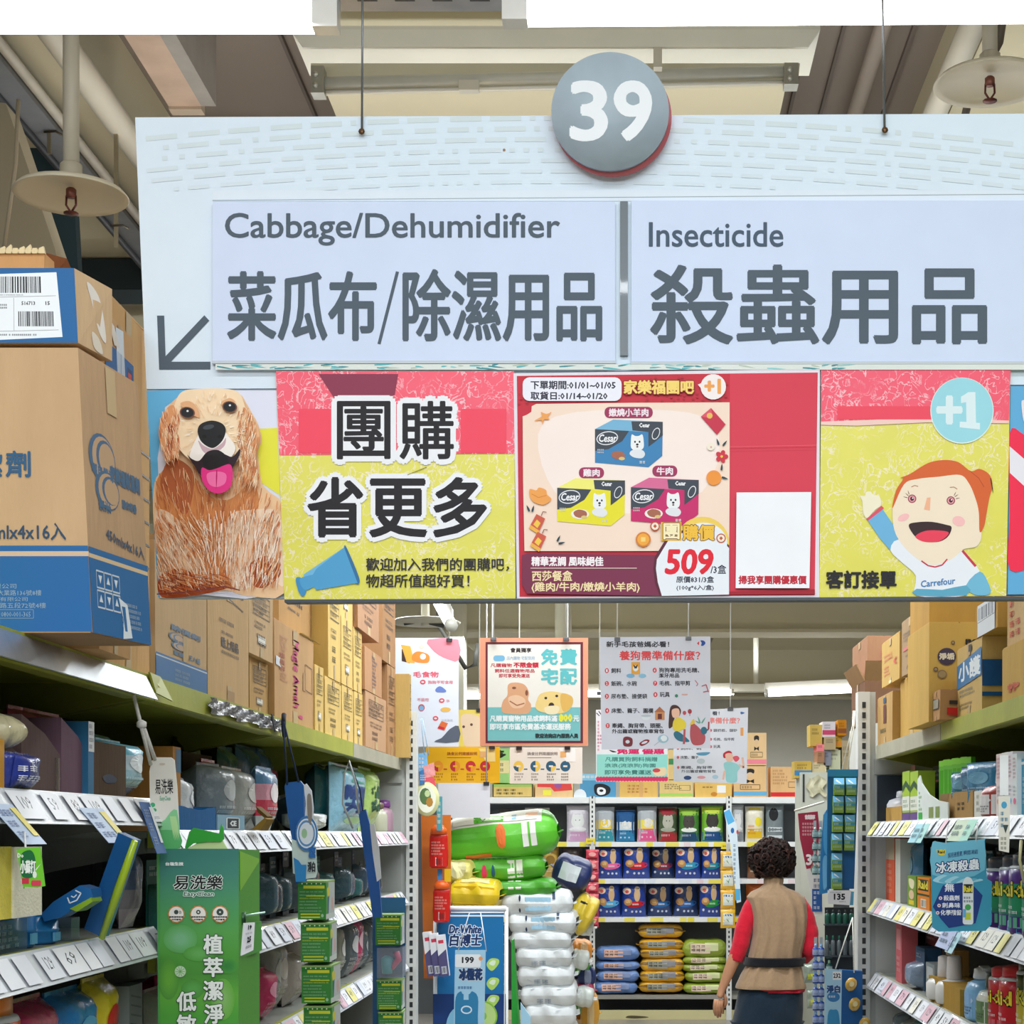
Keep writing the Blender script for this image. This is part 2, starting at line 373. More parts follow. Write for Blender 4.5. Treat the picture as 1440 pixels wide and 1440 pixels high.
# old unlit batten with reflector behind the sign
t = thing('unlit_tube_fixture', 'old unlit tube fixture with white reflector behind the 39 disc', 'light', P(440, 125, 5))
a, b = P(418, 88, 5), P(1148, 88, 5); zt, zb = P(0, 64, 5).z, P(0, 88, 5).z
m = MB(); m.slab([Vector((a.x, 4.9, zt)), Vector((b.x, 4.9, zt)), Vector((b.x-.035, 4.9, zb)), Vector((a.x+.035, 4.9, zb))], (0, .012, 0), '#efeee2')
m.slab([Vector((a.x, 4.9, zt)), Vector((b.x, 4.9, zt)), Vector((b.x, 5.2, zt)), Vector((a.x, 5.2, zt))], (0, 0, .01), '#e8e6d8'); m.obj('reflector', 'paint', t)
m = MB(); a, b = P(437, 128, 5), P(1122, 118, 5)
m.slab([P(437, 89, 5), P(1125, 89, 5), P(1122, 117, 5), P(440, 131, 5)], (0, .02, 0), '#d6cfb4'); m.obj('backplate', 'paint', t)
m = MB(); m.tube([P(455, 117, 4.96), P(1105, 101, 4.96)], .017, '#c9c9bd', 12); m.obj('lamp_tube', 'plastic', t)
m = MB(); m.tube([P(440, 130, 4.97), P(1122, 115, 4.97)], .006, '#edeade', 6); m.obj('bottom_rail', 'paint', t)
for x0, x1, y0, y1 in ((437, 455, 92, 130), (1103, 1123, 88, 118)):
    m = MB(); m.slab([P(x0, y0, 4.93), P(x1, y0, 4.93), P(x1, y1, 4.93), P(x0, y1, 4.93)], (0, .05, 0), '#aaa99f')
    for dy in (.35, .75): q = P((x0+x1)/2-2, y0+(y1-y0)*dy, 4.93); m.lathe([(.008, -.008), (.008, 0)], q, '#dcdcd4', 8, 'y')
    m.obj('lamp_holder', 'steel', t)
for x in (657, 925):
    m = MB(); m.slab([P(x-12, 112, 4.92), P(x+16, 112, 4.92), P(x+16, 126, 4.92), P(x-12, 126, 4.92)] if x < 800 else [P(x-6, 66, 4.89), P(x+6, 66, 4.89), P(x+6, 94, 4.89), P(x-6, 94, 4.89)], (0, .03, 0), '#cfcabb'); m.obj('clip', 'paint', t)
for x in (470, 1124, 1139):
    m = MB(); m.tube([P(x, 66, 5.05), P(x, -60, 5.05)], .004, '#e6e3d8', 6); m.obj('hanger_rod', 'steel', t)
# ---------------------------------------------------------------- far lit tubes and posts in the back hall
def tube_light(p, q, r, lab):
    t = thing('ceiling_tube_light', lab, 'light', p); p = Vector(p); q = Vector(q); d = (q-p).normalized()
    m = MB(); m.tube([p, q], r, '#ffffff', 10); m.obj('tube', 'glow', t)
    m = MB(); u = Vector((0, 0, r*1.2)); m.slab([p-d*.03+u, q+d*.03+u, q+d*.03+u*2.6, p-d*.03+u*2.6], (0, .09, 0), '#e7e4d6'); m.obj('housing', 'paint', t)
    for s_, e in ((p, -1), (q, 1)):
        m = MB(); m.tube([s_, s_+d*e*.03], r*1.15, '#d8d6ca', 8); m.obj('end_cap', 'plastic', t)
tube_light(P(606, 828, 9.0), P(634, 878, 8.2), .028, 'lit tube light slanting away below the big yellow poster')
tube_light(P(560, 979, 18), P(682, 979, 18), .032, 'lit tube light far back, left of the orange framed poster')
tube_light(P(822, 976, 18), P(858, 976, 18), .032, 'short stretch of lit tube between the two hanging posters far back')
tube_light(P(905, 974, 18), P(1028, 974, 18), .032, 'lit tube light far back behind the pet checklist poster')
tube_light(P(1080, 975, 17), P(1212, 969, 17), .034, 'lit tube light far back near the right cartons')
for x, y0, y1, Y, r, lab in ((792, 700, 902, 15.5, .075, 'thick cream pipe dropping from the ceiling above the orange framed poster'), (598, 622, 880, 12, .03, 'pale drop pipe above the leftmost hanging poster')):
    m = MB(); m.tube([P(x, y0, Y), P(x, y1, Y)], r, '#e6e3d3', 12); tag(m.obj('drop_pipe', 'paint'), lab, 'pipe')
m = MB(); m.tube([P(568, 876, 12), P(592, 872, 12), P(625, 880, 12)], .02, '#4a4c4a', 6); m.lathe([(.24, 0), (.25, .01), (.2, .03)], P(598, 877, 12), '#d6d2c2', 24)
tag(m.obj('ceiling_sprinkler', 'paint'), 'far sprinkler dish beside the slanting lit tube', 'sprinkler')
m = MB(); m.slab([P(655, 905, 15), P(668, 905, 15), P(760, 985, 15), P(745, 985, 15)], (0, .1, 0), '#dad5c0'); trim(m)
m = MB(); m.slab([P(630, 845, 15.2), P(652, 845, 15.2), P(652, 1000, 15.2), P(630, 1000, 15.2)], (0, .3, 0), '#dcd8c6'); trim(m)
m = MB(); m.tube([(P(617, 880, 13).x, 13, 4.3), P(617, 880, 13), P(630, 900, 13), P(655, 940, 13), P(668, 935, 13), P(672, 905, 13)], .02, '#55554f', 6); tag(m.obj('loose_cable', 'paint'), 'dark loose cable looping under the ceiling between the left posters', 'cable')
m = MB(); q = P(600, 990, 18.2); m.box(q.x, q.x+5.2, 18.15, 18.3, 3.06, 3.14, '#e8e5d6'); t = thing('lamp_rail', 'long pale rail above the far row of tube lights', 'rail', (q.x, 18.2, 3.06)); m.obj('rail', 'paint', t)
for px, r in ((901, .045), (1063, .028), (640, .02)):
    m = MB(); q = P(px, 975, 18.22); m.tube([(q.x, 18.22, 3.13), (q.x, 18.22, 4.0)], r, '#e6e3d3', 12); m.obj('drop_rod', 'paint', t)
# ================================================================ the big hanging sign
SY = 3.1
t = thing('hanging_aisle_sign', 'large white hanging aisle sign with a grey 39 disc over the aisle', 'sign', P(815, 545, SY))
signwhite = '#dae9f7'
m = MB(); m.slab([P(190, 165, SY), P(1640, 159, SY), P(1640, 540, SY), P(206, 547, SY)], (0, .022, 0), signwhite); m.obj('sign_board', 'print', t)
m = MB(); m.slab([P(207, 548, SY+.004), P(1640, 540, SY+.004), P(1640, 836, SY+.004), P(224, 842, SY+.004)], (0, .014, 0), '#c9d3da'); m.obj('lower_board', 'print', t)
g = Art(front(SY), step=2e-6)
for i in range(9):      # faint dashed arcs
    y0 = 166+i*15; segs = []
    x = 192+R.uniform(0, 40)
    while x < 1600:
        L = R.choice((44, 44, 30, 8)); 
        def ya(xx): return y0+34*((xx-780)/620)**2 - (0 if i > 5 else 0)
        if 165 < ya(x) < 268 and 165 < ya(x+L) < 268: g.line([(x, ya(x)), (x+L, ya(x+L))], 7-(i*.35), mixc('#d2dfe5', signwhite, i/11))
        x += L+R.choice((12, 16))
dk = '#4c5a68'
g.poly([(221, 444), (231, 444), (233, 501), (287.5, 443.5), (294.5, 451), (240.6, 508.8), (296, 508.8), (296, 519.6), (224, 520)], dk)
g.rect(299, 268, 1640, 283, '#dee9f5'); g.line([(299, 282), (1640, 272)], 1.2, '#9aa6ad')
for x, y in ((709, 211), (508, 186), (1245, 184)): g.ell(x, y, 2, 2, '#9c7b5c', 8)
g.done('printed_pattern', t)
m = MB(); m.slab([P(872, 283, SY-.006), P(883, 283, SY-.006), P(883, 500, SY-.006), P(872, 500, SY-.006)], (0, .006, 0), '#55616b'); m.obj('divider_bar', 'plastic', t)
for x0, y0, x1, y1 in ((299, 284, 865, 507), (888, 282, 1640, 508)):
    m = MB(); m.slab([P(x0, y0, SY-.008), P(x1, y0, SY-.008), P(x1, y1, SY-.008), P(x0, y1, SY-.008)], (0, .007, 0), '#d0ddf7')
    m.slab([P(x0-1, y1, SY-.010), P(x1+1, y1, SY-.010), P(x1+1, y1+4, SY-.010), P(x0-1, y1+4, SY-.010)], (0, .009, 0), '#c3ccd6'); m.obj('header_panel', 'print', t)
g = Art(front(SY-.008)); g.text('Insecticide', 913, 313, 1101, 347, '#43556a', .6, 4); g.text('殺蟲用品', 916, 374, 1386, 483, dk, 2.2, 3); g.done('lettering', t)
g = Art(front(SY-.008)); g.text('Cabbage/Dehumidifier', 317, 300, 787, 345, '#4b5967', .7, 4)
g.text('菜瓜布', 321, 383, 528, 478, dk, 2.0, 3); g.line([(533, 484), (559, 382)], 4.5, dk); g.text('除濕用品', 568, 380, 845, 479, dk, 2.0, 3)
g.done('lettering', t)
m = MB(); q = P(858, 156, SY-.03); r = 82/F*SY
m.lathe([(r, 0), (r, .012)], (q.x, SY-.03, q.z), ['#a7b7c4'], 64, 'y'); o = m.obj('number_disc', 'worn_paint', t)
g = Art(front(SY-.03)); g.text('3', 804, 116, 852, 196, '#eef2f8', 3.2, 5); g.text('9', 866, 116, 914, 196, '#eef2f8', 3.2, 5)
g.done('disc_numerals', t)
m = MB(); m.lathe([(r*1.01, 0), (r*1.01, .004)], (q.x+.004, SY-.018, q.z-.006), '#c06a72', 64, 'y'); m.obj('disc_backing', 'print', t)
for x, y in ((509, 186), (1244, 184)):
    m = MB(); a = P(x, y, SY-.004); b = P(x+1 if x < 800 else x-4, -80, SY-.02); m.tube([a, b], .0022, '#75787a', 6); m.lathe([(.006, -.004), (.004, 0)], a, '#8b6a4e', 8, 'y'); m.obj('hanging_wire', 'steel', t)
# torn teal strip under the header panels
g = Art(front(SY-.009)); 
g.rect(303, 512, 1640, 520, '#dde4e0')
for i in range(60):
    x = R.uniform(305, 1180); g.stroke(x, R.uniform(513, 519), R.uniform(-.2, .2), R.uniform(8, 30), 3, R.choice(('#5db5bd', '#8fcdd0', '#b9c7b6', '#3f8f9a')))
o = g.done('torn_tape_strip', t, label='torn teal and white tape strip')

def panel(name, lab, pts, Y, col, mat='print', cat='poster', th=.003):
    t = thing(name, lab, cat, P((pts[0][0]+pts[2][0])/2, pts[2][1], Y))
    m = MB(); m.slab([P(x, y, Y) for x, y in pts], (0, th, 0), col); m.obj('sheet', mat, t)
    return t
# ---------------------------------------------------------------- dog picture
DY = SY-.004
t = panel('dog_poster', 'poster of a golden retriever with its tongue out, under the arrow of the sign', [(207, 549), (389, 549), (401, 834), (345, 842), (280, 836), (224, 841)], DY, '#dcdfee')
g = Art(front(DY), lambda x, y: (200+x/2.769, 500+y/2.769), .00002)
g.poly([(17, 137), (185, 133), (90, 200), (60, 400), (75, 700), (70, 944), (62, 940)], '#62b4e4')
g.poly([(330, 137), (522, 137), (526, 290), (400, 280)], '#dfe3f6')
g.poly([(455, 285), (526, 282), (538, 545), (440, 480)], '#e6e33e')
dog = [(165, 145), (230, 136), (320, 136), (380, 150), (405, 185), (428, 225), (452, 270), (466, 330), (452, 370), (456, 430), (468, 500), (500, 535), (543, 575), (549, 700), (553, 925), (430, 938), (380, 930), (330, 915), (260, 925), (180, 938), (80, 944), (66, 900), (60, 800), (44, 640), (43, 540), (55, 475), (95, 430), (85, 380), (78, 340), (66, 290), (78, 235), (108, 190)]
g.blob(dog, '#eec79c', 3)
g.blob([(120, 420), (200, 470), (260, 545), (340, 560), (420, 500), (455, 560), (430, 700), (400, 880), (300, 900), (180, 800), (80, 640), (55, 560), (60, 480)], '#d68b50')
g.blob([(60, 600), (140, 640), (210, 760), (230, 860), (170, 900), (80, 920), (66, 820), (52, 700)], '#f0d3b4')
g.blob([(330, 640), (440, 600), (535, 620), (550, 800), (545, 900), (440, 800), (420, 900), (340, 880)], '#f3dcc2')
g.blob([(110, 400), (190, 440), (200, 520), (170, 620), (110, 560), (70, 500)], '#b5623a')
g.blob([(420, 810), (500, 780), (540, 850), (470, 905), (420, 880)], '#b55a2c')
g.blob([(68, 860), (150, 830), (260, 880), (330, 905), (200, 935), (76, 940)], '#b8552a')
def inside(x, y, poly):
    c = False
    for i in range(len(poly)):
        (x1, y1), (x2, y2) = poly[i-1], poly[i]
        if (y1 > y) != (y2 > y) and x < (x2-x1)*(y-y1)/(y2-y1)+x1: c = not c
    return c
rr = random.Random(3)
def fur(n, box, ang, cols, L=(26, 60), wd=(2, 5)):
    for _ in range(n):
        x, y = rr.uniform(box[0], box[2]), rr.uniform(box[1], box[3])
        a = ang(x, y)+rr.uniform(-.16, .16); l = rr.uniform(*L); ex, ey = x+l*math.cos(a), y+l*math.sin(a)
        if inside(x, y, dog) and inside(ex, ey, dog): g.stroke(x, y, a, l, rr.uniform(*wd), rr.choice(cols), rr.uniform(-.25, .25), .000008)
down = lambda x, y: math.pi/2+(x-290)/900
fur(900, (50, 430, 545, 900), down, ('#e0935a', '#cf7f48', '#eec498', '#b9623a', '#e8a872', '#dd8f58', '#c06d42'))
fur(500, (230, 600, 545, 930), lambda x, y: math.pi/2+(x-330)/700, ('#f7e6d2', '#efc9a2', '#d98c52', '#fbeee0'), (40, 85))
fur(340, (60, 620, 240, 930), lambda x, y: math.pi/2-.5+(y-700)/900, ('#f7e1c8', '#efc39a', '#d98c52'), (30, 70))
fur(150, (70, 850, 330, 935), lambda x, y: .35, ('#c9642e', '#8e3d22', '#e8a06a'), (30, 60))
# head
g.blob([(165, 147), (240, 137), (330, 137), (382, 152), (405, 200), (420, 270), (408, 330), (395, 390), (360, 430), (300, 440), (230, 440), (190, 410), (160, 380), (130, 330), (120, 260), (135, 195)], '#f6dcb8')
g.blob([(72, 300), (90, 230), (128, 200), (140, 250), (125, 320), (150, 390), (110, 410), (85, 370)], '#dd9a66')
g.blob([(100, 300), (120, 270), (128, 320), (118, 380), (100, 350)], '#9a4426')
g.blob([(398, 210), (430, 240), (462, 310), (452, 380), (425, 500), (400, 470), (392, 380), (410, 300)], '#eab684')
fur(240, (75, 210, 150, 410), down, ('#e6a676', '#c46d40', '#f6d6b0'), (20, 44))
fur(300, (385, 210, 462, 500), down, ('#f4cfa2', '#d98e5a', '#fae6cc', '#c57646'), (24, 50))
def face_fur(n, cols):
    for _ in range(n):
        x, y = rr.uniform(140, 405), rr.uniform(145, 430); dx, dy = x-280, y-300
        if (dx/125)**2+(dy/150)**2 < 1 and (dx/62)**2+((dy-20)/62)**2 > 1:
            g.stroke(x, y, math.atan2(dy, dx)+.2*rr.uniform(-1, 1), rr.uniform(12, 26), rr.uniform(2, 5), rr.choice(cols), 0, .000008)
face_fur(220, ('#fbeeda', '#f3d2a6', '#ecc292', '#fff6e8'))
g.blob([(160, 195), (195, 188), (222, 212), (232, 250), (205, 240), (170, 215)], '#e3ae80'); g.blob([(318, 190), (350, 176), (372, 190), (352, 196), (325, 205)], '#e3ae80')
g.blob([(222, 330), (250, 300), (320, 300), (350, 330), (372, 370), (345, 415), (290, 425), (235, 440), (195, 405)], '#f5efe9')
g.blob([(228, 340), (245, 380), (270, 395), (300, 385), (330, 360), (335, 330), (320, 350), (285, 372), (250, 360)], '#c9a9b4')
g.blob([(186, 396), (205, 412), (232, 418), (262, 385), (300, 378), (335, 395), (362, 402), (390, 372), (386, 400), (362, 445), (350, 480), (248, 480), (215, 440)], '#2a1420')
g.blob([(262, 385), (300, 376), (332, 395), (345, 430), (300, 458), (255, 445), (246, 415)], '#171015')
g.blob([(243, 445), (270, 455), (300, 448), (350, 432), (362, 470), (352, 520), (318, 543), (282, 540), (254, 515), (240, 480)], '#e8308a')
g.blob([(262, 470), (300, 460), (335, 470), (332, 505), (300, 520), (270, 508)], '#f774b0'); g.stroke(300, 455, 1.6, 75, 7, '#c01868')
g.blob([(226, 300), (240, 275), (280, 263), (320, 274), (335, 300), (322, 340), (290, 368), (262, 362), (236, 338)], '#131519')
g.ell(268, 288, 22, 9, '#3c444c', 14, -.2); g.ell(252, 325, 9, 7, '#000', 10); g.ell(312, 325, 9, 7, '#000', 10)
for ex, ey, rx in ((186, 232, 25), (350, 210, 24)):
    g.ell(ex, ey, rx+5, 22, '#7a4a3c', 20, .15); g.ell(ex, ey, rx, 19, '#14161b', 20, .15); g.ell(ex+1, ey-6, 4.5, 4, '#e9eef2', 8)
g.line([(68, 935), (200, 925), (330, 905), (390, 920)], 5, '#7a3a38')
g.done('dog_picture', t)
# ---------------------------------------------------------------- yellow and red group-buy poster
t = panel('group_buying_poster', 'yellow and red poster with black outlined characters and a blue megaphone', [(388, 522), (723, 522), (725, 843), (400, 845)], SY-.007, '#ddd74a', 'taped_print')
Y = SY-.0075
g = Art(front(Y)); g.poly([(388, 522), (723, 522), (723.5, 638), (393, 640)], '#f0405f'); g.done('red_band', t, 'taped_print')
g = Art(front(Y-.0006))
for x0, y0, x1, y1 in ((420, 575, 470, 637), (648, 575, 712, 637)): g.rect(x0, y0, x1, y1, '#f44a62')
g.poly([(448, 526), (560, 526), (555, 556), (470, 560)], '#8c3350')
for s_, x0, y0, x1, y1 in (('團', 472, 562, 551, 648), ('購', 560, 562, 640, 648), ('省', 431, 670, 512, 757), ('更', 518, 672, 602, 757), ('多', 608, 670, 686, 757)):
    g.text(s_, x0+3, y0+3, x1-3, y1-3, '#17141c', 1.3 if s_ in '團購' else 2.4, 3, outline='#eef0f6', ow=9)
g.text('歡迎加入我們的團購吧，', 515, 785, 716, 803, '#2a2828', .35, 1); g.text('物超所值超好買！', 515, 808, 660, 826, '#2a2828', .35, 1)
g.line([(573, 668), (600, 657)], 1, '#8a8634')
g.blob([(484, 770), (488, 771), (505, 812), (503, 822), (495, 815), (486, 790)], '#2f6fa0', 4)
g.poly([(484, 770), (503, 820), (445, 830), (427, 808)], '#4f9fd0'); g.poly([(484, 770), (445, 800), (432, 822), (427, 808)], '#6fb6de')
g.blob([(416, 815), (422, 812), (432, 822), (428, 838), (421, 834)], '#3e8fc4'); g.blob([(422, 814), (447, 808), (450, 818), (430, 830)], '#4f9fd0')
g.done('lettering', t)
# ---------------------------------------------------------------- red offer poster
Y = SY-.009
t = panel('offer_poster', 'red offer poster with three pet food boxes and a blank white square', [(722, 525), (1153, 519), (1152, 840), (727, 844)], Y, '#e6e0ea')
g = Art(front(Y), lambda x, y: (700+x/3.13, 500+y/3.13))
g.poly([(84, 90), (1408, 75), (1395, 1055), (96, 1062)], '#c9283c'); g.poly([(1022, 80), (1405, 76), (1395, 1052), (1016, 1054)], '#d93a50')
for i in range(150):
    x, y = R.uniform(90, 1010), R.uniform(95, 215); g.ell(x, y, 6, 6, '#b52638', 6)
g.poly([(1016, 1040), (1395, 1030), (1395, 1052), (1016, 1054)], '#a3182c')
g.blob([(110, 270), (130, 262), (148, 250), (150, 225), (170, 215), (600, 210), (1020, 208), (1020, 540), (1018, 860), (560, 862), (118, 862), (112, 560)], '#f6ddcb', 1)
g.blob([(200, 300), (600, 240), (950, 300), (900, 600), (500, 700), (250, 600)], '#f9e9e2')
g.rrect(110, 98, 545, 202, 30, '#eeeefa')
g.text('下單期間:01/01~01/05', 146, 114, 518, 150, '#2c2c40', 1.2, 1); g.text('取貨日:01/14~01/20', 146, 162, 482, 196, '#2c2c40', 1.2, 1)
g.text('家樂福團吧', 556, 112, 862, 170, '#f7d774', 2.5, 1, outline='#8a2a24', ow=6)
g.ell(948, 140, 56, 56, '#f6ecec'); g.poly([(880, 130), (905, 120), (905, 160)], '#f6ecec'); g.text('+1', 912, 108, 978, 168, '#f0a352', 4, 2, outline='#3a2a26', ow=3)
for s_, x0, y0, x1, y1 in (('嫩燒小羊肉', 470, 228, 682, 278), ('雞肉', 357, 494, 468, 542), ('牛肉', 680, 486, 790, 535)):
    g.rrect(x0, y0, x1, y1, 22, '#a02f5c'); g.text(s_, x0+20, y0+8, x1-20, y1-8, '#f3e6ee', 1.2, 1)
def petbox(ox, oy, c1, c2, c3):
    T0 = g.T; g.T = lambda x, y: T0(ox+x, oy+y)
    g.poly([(0, 42), (235, 55), (235, 210), (0, 190)], c1); g.poly([(0, 42), (80, 0), (298, 10), (235, 55)], c2); g.poly([(235, 55), (298, 10), (296, 160), (235, 210)], c1)
    g.poly([(0, 42), (150, 50), (120, 95), (60, 130), (0, 138)], '#3c4450'); g.poly([(160, 8), (298, 10), (235, 55), (165, 48)], '#3c4450'); g.poly([(235, 55), (298, 10), (298, 70), (262, 100), (235, 120)], '#3c4450')
    g.ell(54, 82, 48, 30, '#e8eaf0', 22, -.15); g.ell(54, 82, 44, 26, '#3c4450', 22, -.15); g.text('Cesar', 16, 66, 92, 98, '#f2f2f6', 1, 2, .15)
    g.text('Cesar', 195, 16, 240, 34, '#f2f2f6', 1, 1); g.ell(268, 62, 16, 28, '#e8eaf0', 14, .4); g.ell(268, 62, 13, 24, '#3c4450', 14, .4)
    for px, py, s in ((186, 100, 1),):
        g.blob([(px-28, py-8), (px-24, py-34), (px-10, py-28), (px+6, py-28), (px+22, py-34), (px+28, py-6), (px+26, py+26), (px, py+38), (px-26, py+26)], '#eef0f2')
        g.blob([(px-34, py+50), (px-20, py+34), (px+20, py+34), (px+34, py+52), (px+20, py+70), (px-16, py+66)], '#e2e5ea')
        g.ell(px-10, py-2, 4, 5, '#1b1b22', 8); g.ell(px+10, py-2, 4, 5, '#1b1b22', 8); g.ell(px, py+10, 6, 5, '#1b1b22', 8); g.ell(px, py+20, 5, 4, '#6a4a4a', 8)
    g.ell(100, 158, 40, 22, '#f0ece4', 16) if c3 else None
    g.blob([(72, 150), (95, 138), (125, 146), (130, 165), (105, 175), (80, 168)], '#a8664e'); g.ell(118, 172, 14, 8, '#d9c27a', 8)
    g.greek(10, 128, 50, 150, 2, '#e8e8e8', 3); g.greek(196, 178, 232, 198, 1, '#f4f4f4', 3)
    g.T = T0
petbox(428, 284, '#3a82b8', '#78b4d8', 0); petbox(262, 542, '#e9df2a', '#f2ec7a', 1); petbox(586, 540, '#c8246a', '#d96a98', 1)
g.poly([(893, 272), (938, 234), (1002, 306), (964, 352)], '#c9304a'); g.poly([(893, 272), (938, 234), (945, 268), (935, 278)], '#e0556a'); g.ell(932, 268, 13, 13, '#e8c05a', 10)
g.blob([(162, 290), (195, 270), (190, 252), (215, 260), (237, 252), (222, 272), (228, 285), (205, 285), (198, 306), (192, 288)], '#efa45a')
for a in range(5): g.ell(985+17*math.cos(a*1.257), 447+17*math.sin(a*1.257), 12, 10, '#d22f44', 10, a*1.257)
g.ell(985, 447, 6, 6, '#f3c84a', 8); g.ell(937, 404, 17, 17, '#f3ead8'); g.ell(938, 406, 4, 4, '#e09a9a')
for x, y, a in ((972, 388, -1.9), (990, 392, -.9), (984, 500, -1.5), (985, 530, .3), (140, 680, -2), (152, 682, -1.3), (262, 812, -1.1), (268, 822, -.2)): g.stroke(x, y+8, a, 30, 12, '#28424e')
g.ell(950, 541, 33, 33, '#f0953a'); g.blob([(140, 592), (170, 596), (182, 584), (212, 594), (218, 615), (236, 636), (200, 660), (150, 640)], '#f0a352'); g.line([(150, 612), (180, 628), (215, 618)], 3, '#d67a2a')
for ox, oy in ((137, 700), (142, 778)):
    g.poly([(ox, oy+62), (ox+34, oy), (ox+72, oy+20), (ox+40, oy+88)], '#d05a44'); g.poly([(ox+20, oy+46), (ox+36, oy+24), (ox+52, oy+40), (ox+38, oy+62)], '#f3c84a')
    g.poly([(ox, oy+62), (ox+8, oy+48), (ox+48, oy+74), (ox+40, oy+88)], '#efb24a'); g.line([(ox+55, oy+8), (ox+62, oy-10), (ox+78, oy-8)], 3, '#8a4a3a')
g.poly([(108, 880), (130, 874), (700, 880), (742, 1060), (130, 1050), (108, 1010)], '#7b2b4b'); g.line([(145, 938), (612, 938)], 3, '#e6d3c8')
g.text('精華烹調 風味絕佳', 150, 888, 464, 928, '#f6eef2', 1.6, 1); g.text('西莎餐盒', 152, 950, 328, 994, '#f3dfae', 1, 1); g.text('(雞肉/牛肉/嫩燒小羊肉)', 150, 1000, 624, 1046, '#f3dfae', 1, 1)
g.ell(900, 830, 118, 118, '#f1cf5e', 40); g.poly([(684, 940), (690, 890), (752, 790), (860, 758), (962, 780), (1017, 838), (1017, 1054), (712, 1060), (692, 1004)], '#5a1c34'); g.poly([(696, 940), (700, 900), (760, 800), (860, 770), (960, 790), (1017, 850), (1017, 1054), (722, 1060), (704, 1000)], '#e9eef6')
g.ell(905, 830, 104, 92, '#e9eef6', 40)
g.text('509', 738, 858, 938, 962, '#e2162f', 5, 3, .1); g.text('/3盒', 936, 924, 1004, 962, '#33384a', .8, 1)
g.text('原價831/3盒', 786, 974, 950, 1002, '#33384a', .8, 1); g.text('(100g*6入/盒)', 786, 1012, 950, 1038, '#33384a', .6, 1)
g.rect(718, 736, 808, 818, '#e8b93a'); g.text('團', 730, 742, 798, 810, '#f9ecc0', 2, 1, outline='#6a3a20', ow=5); g.text('購價', 815, 750, 952, 815, '#f2bf3e', 2.4, 1, outline='#6a3a20', ow=5)
for x, y in ((692, 754), (982, 807)): g.ell(x, y, 21, 21, '#c0562a'); g.ell(x, y, 16, 16, '#f6e6d6'); g.poly([(x, y-9), (x+8, y), (x, y+9), (x-8, y)], '#c0562a')
g.ell(640, 812, 33, 33, '#d9802a'); g.ell(640, 812, 26, 26, '#f3a93e'); g.rect(630, 802, 650, 822, '#f8d27a')
g.poly([(1050, 606), (1378, 604), (1370, 1026), (1046, 1026)], '#f2f4fa')
g.text('掃我享團購優惠價', 1060, 972, 1356, 1008, '#c02038', 1.8, 1)
g.line([(1022, 405), (1400, 398)], 2, '#e8606e')
g.done('print', t)
# ---------------------------------------------------------------- yellow poster with a waving girl
Y = SY-.007
t = panel('waving_girl_poster', 'yellow and red poster of a waving cartoon girl with brown hair bun', [(1155, 517), (1421, 515), (1415, 838), (1152, 840)], Y, '#ddd64c', 'taped_print')
T4 = lambda x, y: (1130+x/4, 500+y/4)
g = Art(front(Y-.0005), T4); g.poly([(98, 75), (1165, 60), (1155, 370), (700, 350), (98, 372)], '#ee3a5c'); g.done('red_band', t, 'taped_print')
g = Art(front(Y-.0012), T4)
g.poly([(98, 372), (700, 350), (1155, 366), (1155, 382), (700, 376), (300, 395), (98, 390)], '#f5cdc4'); g.rect(190, 285, 720, 360, '#f04a60')
g.ell(891, 310, 178, 186, '#e8f4ec', 44); g.ell(891, 308, 174, 182, '#9bd8e6', 44)
g.text('+', 755, 232, 885, 380, '#dcedf4', 9, 2); g.poly([(885, 232), (912, 216), (926, 206), (966, 206), (970, 378), (992, 380), (992, 416), (878, 404), (878, 372), (916, 374), (914, 262), (886, 268)], '#dcedf4')
skin_ = '#f3e2cb'
g.blob([(330, 820), (318, 790), (345, 790), (350, 770), (375, 765), (395, 785), (425, 790), (436, 840), (400, 870), (356, 915), (335, 880)], '#f2ead0')
g.poly([(352, 920), (438, 845), (452, 858), (366, 934)], '#dd5068'); g.poly([(362, 930), (446, 866), (500, 945), (532, 1030), (488, 1096), (430, 1030)], '#6db2dd')
g.blob([(488, 1096), (534, 1035), (640, 1120), (800, 1130), (890, 1096), (960, 1170), (990, 1230), (915, 1290), (900, 1352), (640, 1352), (632, 1240), (560, 1170)], '#e9edf6', 3)
g.blob([(915, 1290), (990, 1215), (1035, 1270), (1050, 1340), (960, 1345)], '#6fb6d6', 3); g.line([(893, 1098), (968, 1186)], 14, '#c9304a')
g.blob([(636, 1312), (780, 1318), (915, 1292), (915, 1350), (636, 1352)], '#5ba6c4', 2)
g.blob([(500, 860), (520, 780), (560, 720), (640, 690), (760, 670), (880, 670), (950, 730), (985, 820), (992, 940), (1000, 1020), (970, 1075), (900, 1090), (840, 1140), (740, 1178), (650, 1150), (560, 1070), (510, 980)], skin_)
g.blob([(500, 860), (520, 760), (560, 695), (545, 688), (600, 665), (700, 605), (790, 588), (870, 600), (940, 650), (990, 638), (1045, 670), (1062, 730), (1045, 800), (1030, 880), (1015, 960), (990, 992), (985, 880), (965, 800), (930, 720), (880, 672), (760, 682), (640, 695), (565, 725)], '#d8622c')
g.line([(935, 650), (985, 690), (1015, 740)], 4, '#b24a1c'); g.stroke(1052, 690, 1.4, 90, 10, '#5a2a1a')
g.line([(662, 1155), (700, 1182), (740, 1190), (780, 1178), (808, 1145)], 8, '#c9304a')
for x, y in ((610, 806), (828, 816)): g.ell(x, y, 24, 24, '#a04458'); g.ell(x, y, 18, 18, '#e8a0a8'); g.ell(x, y, 11, 12, '#5a2030'); g.ell(x+4, y-4, 4, 4, '#fff', 8)
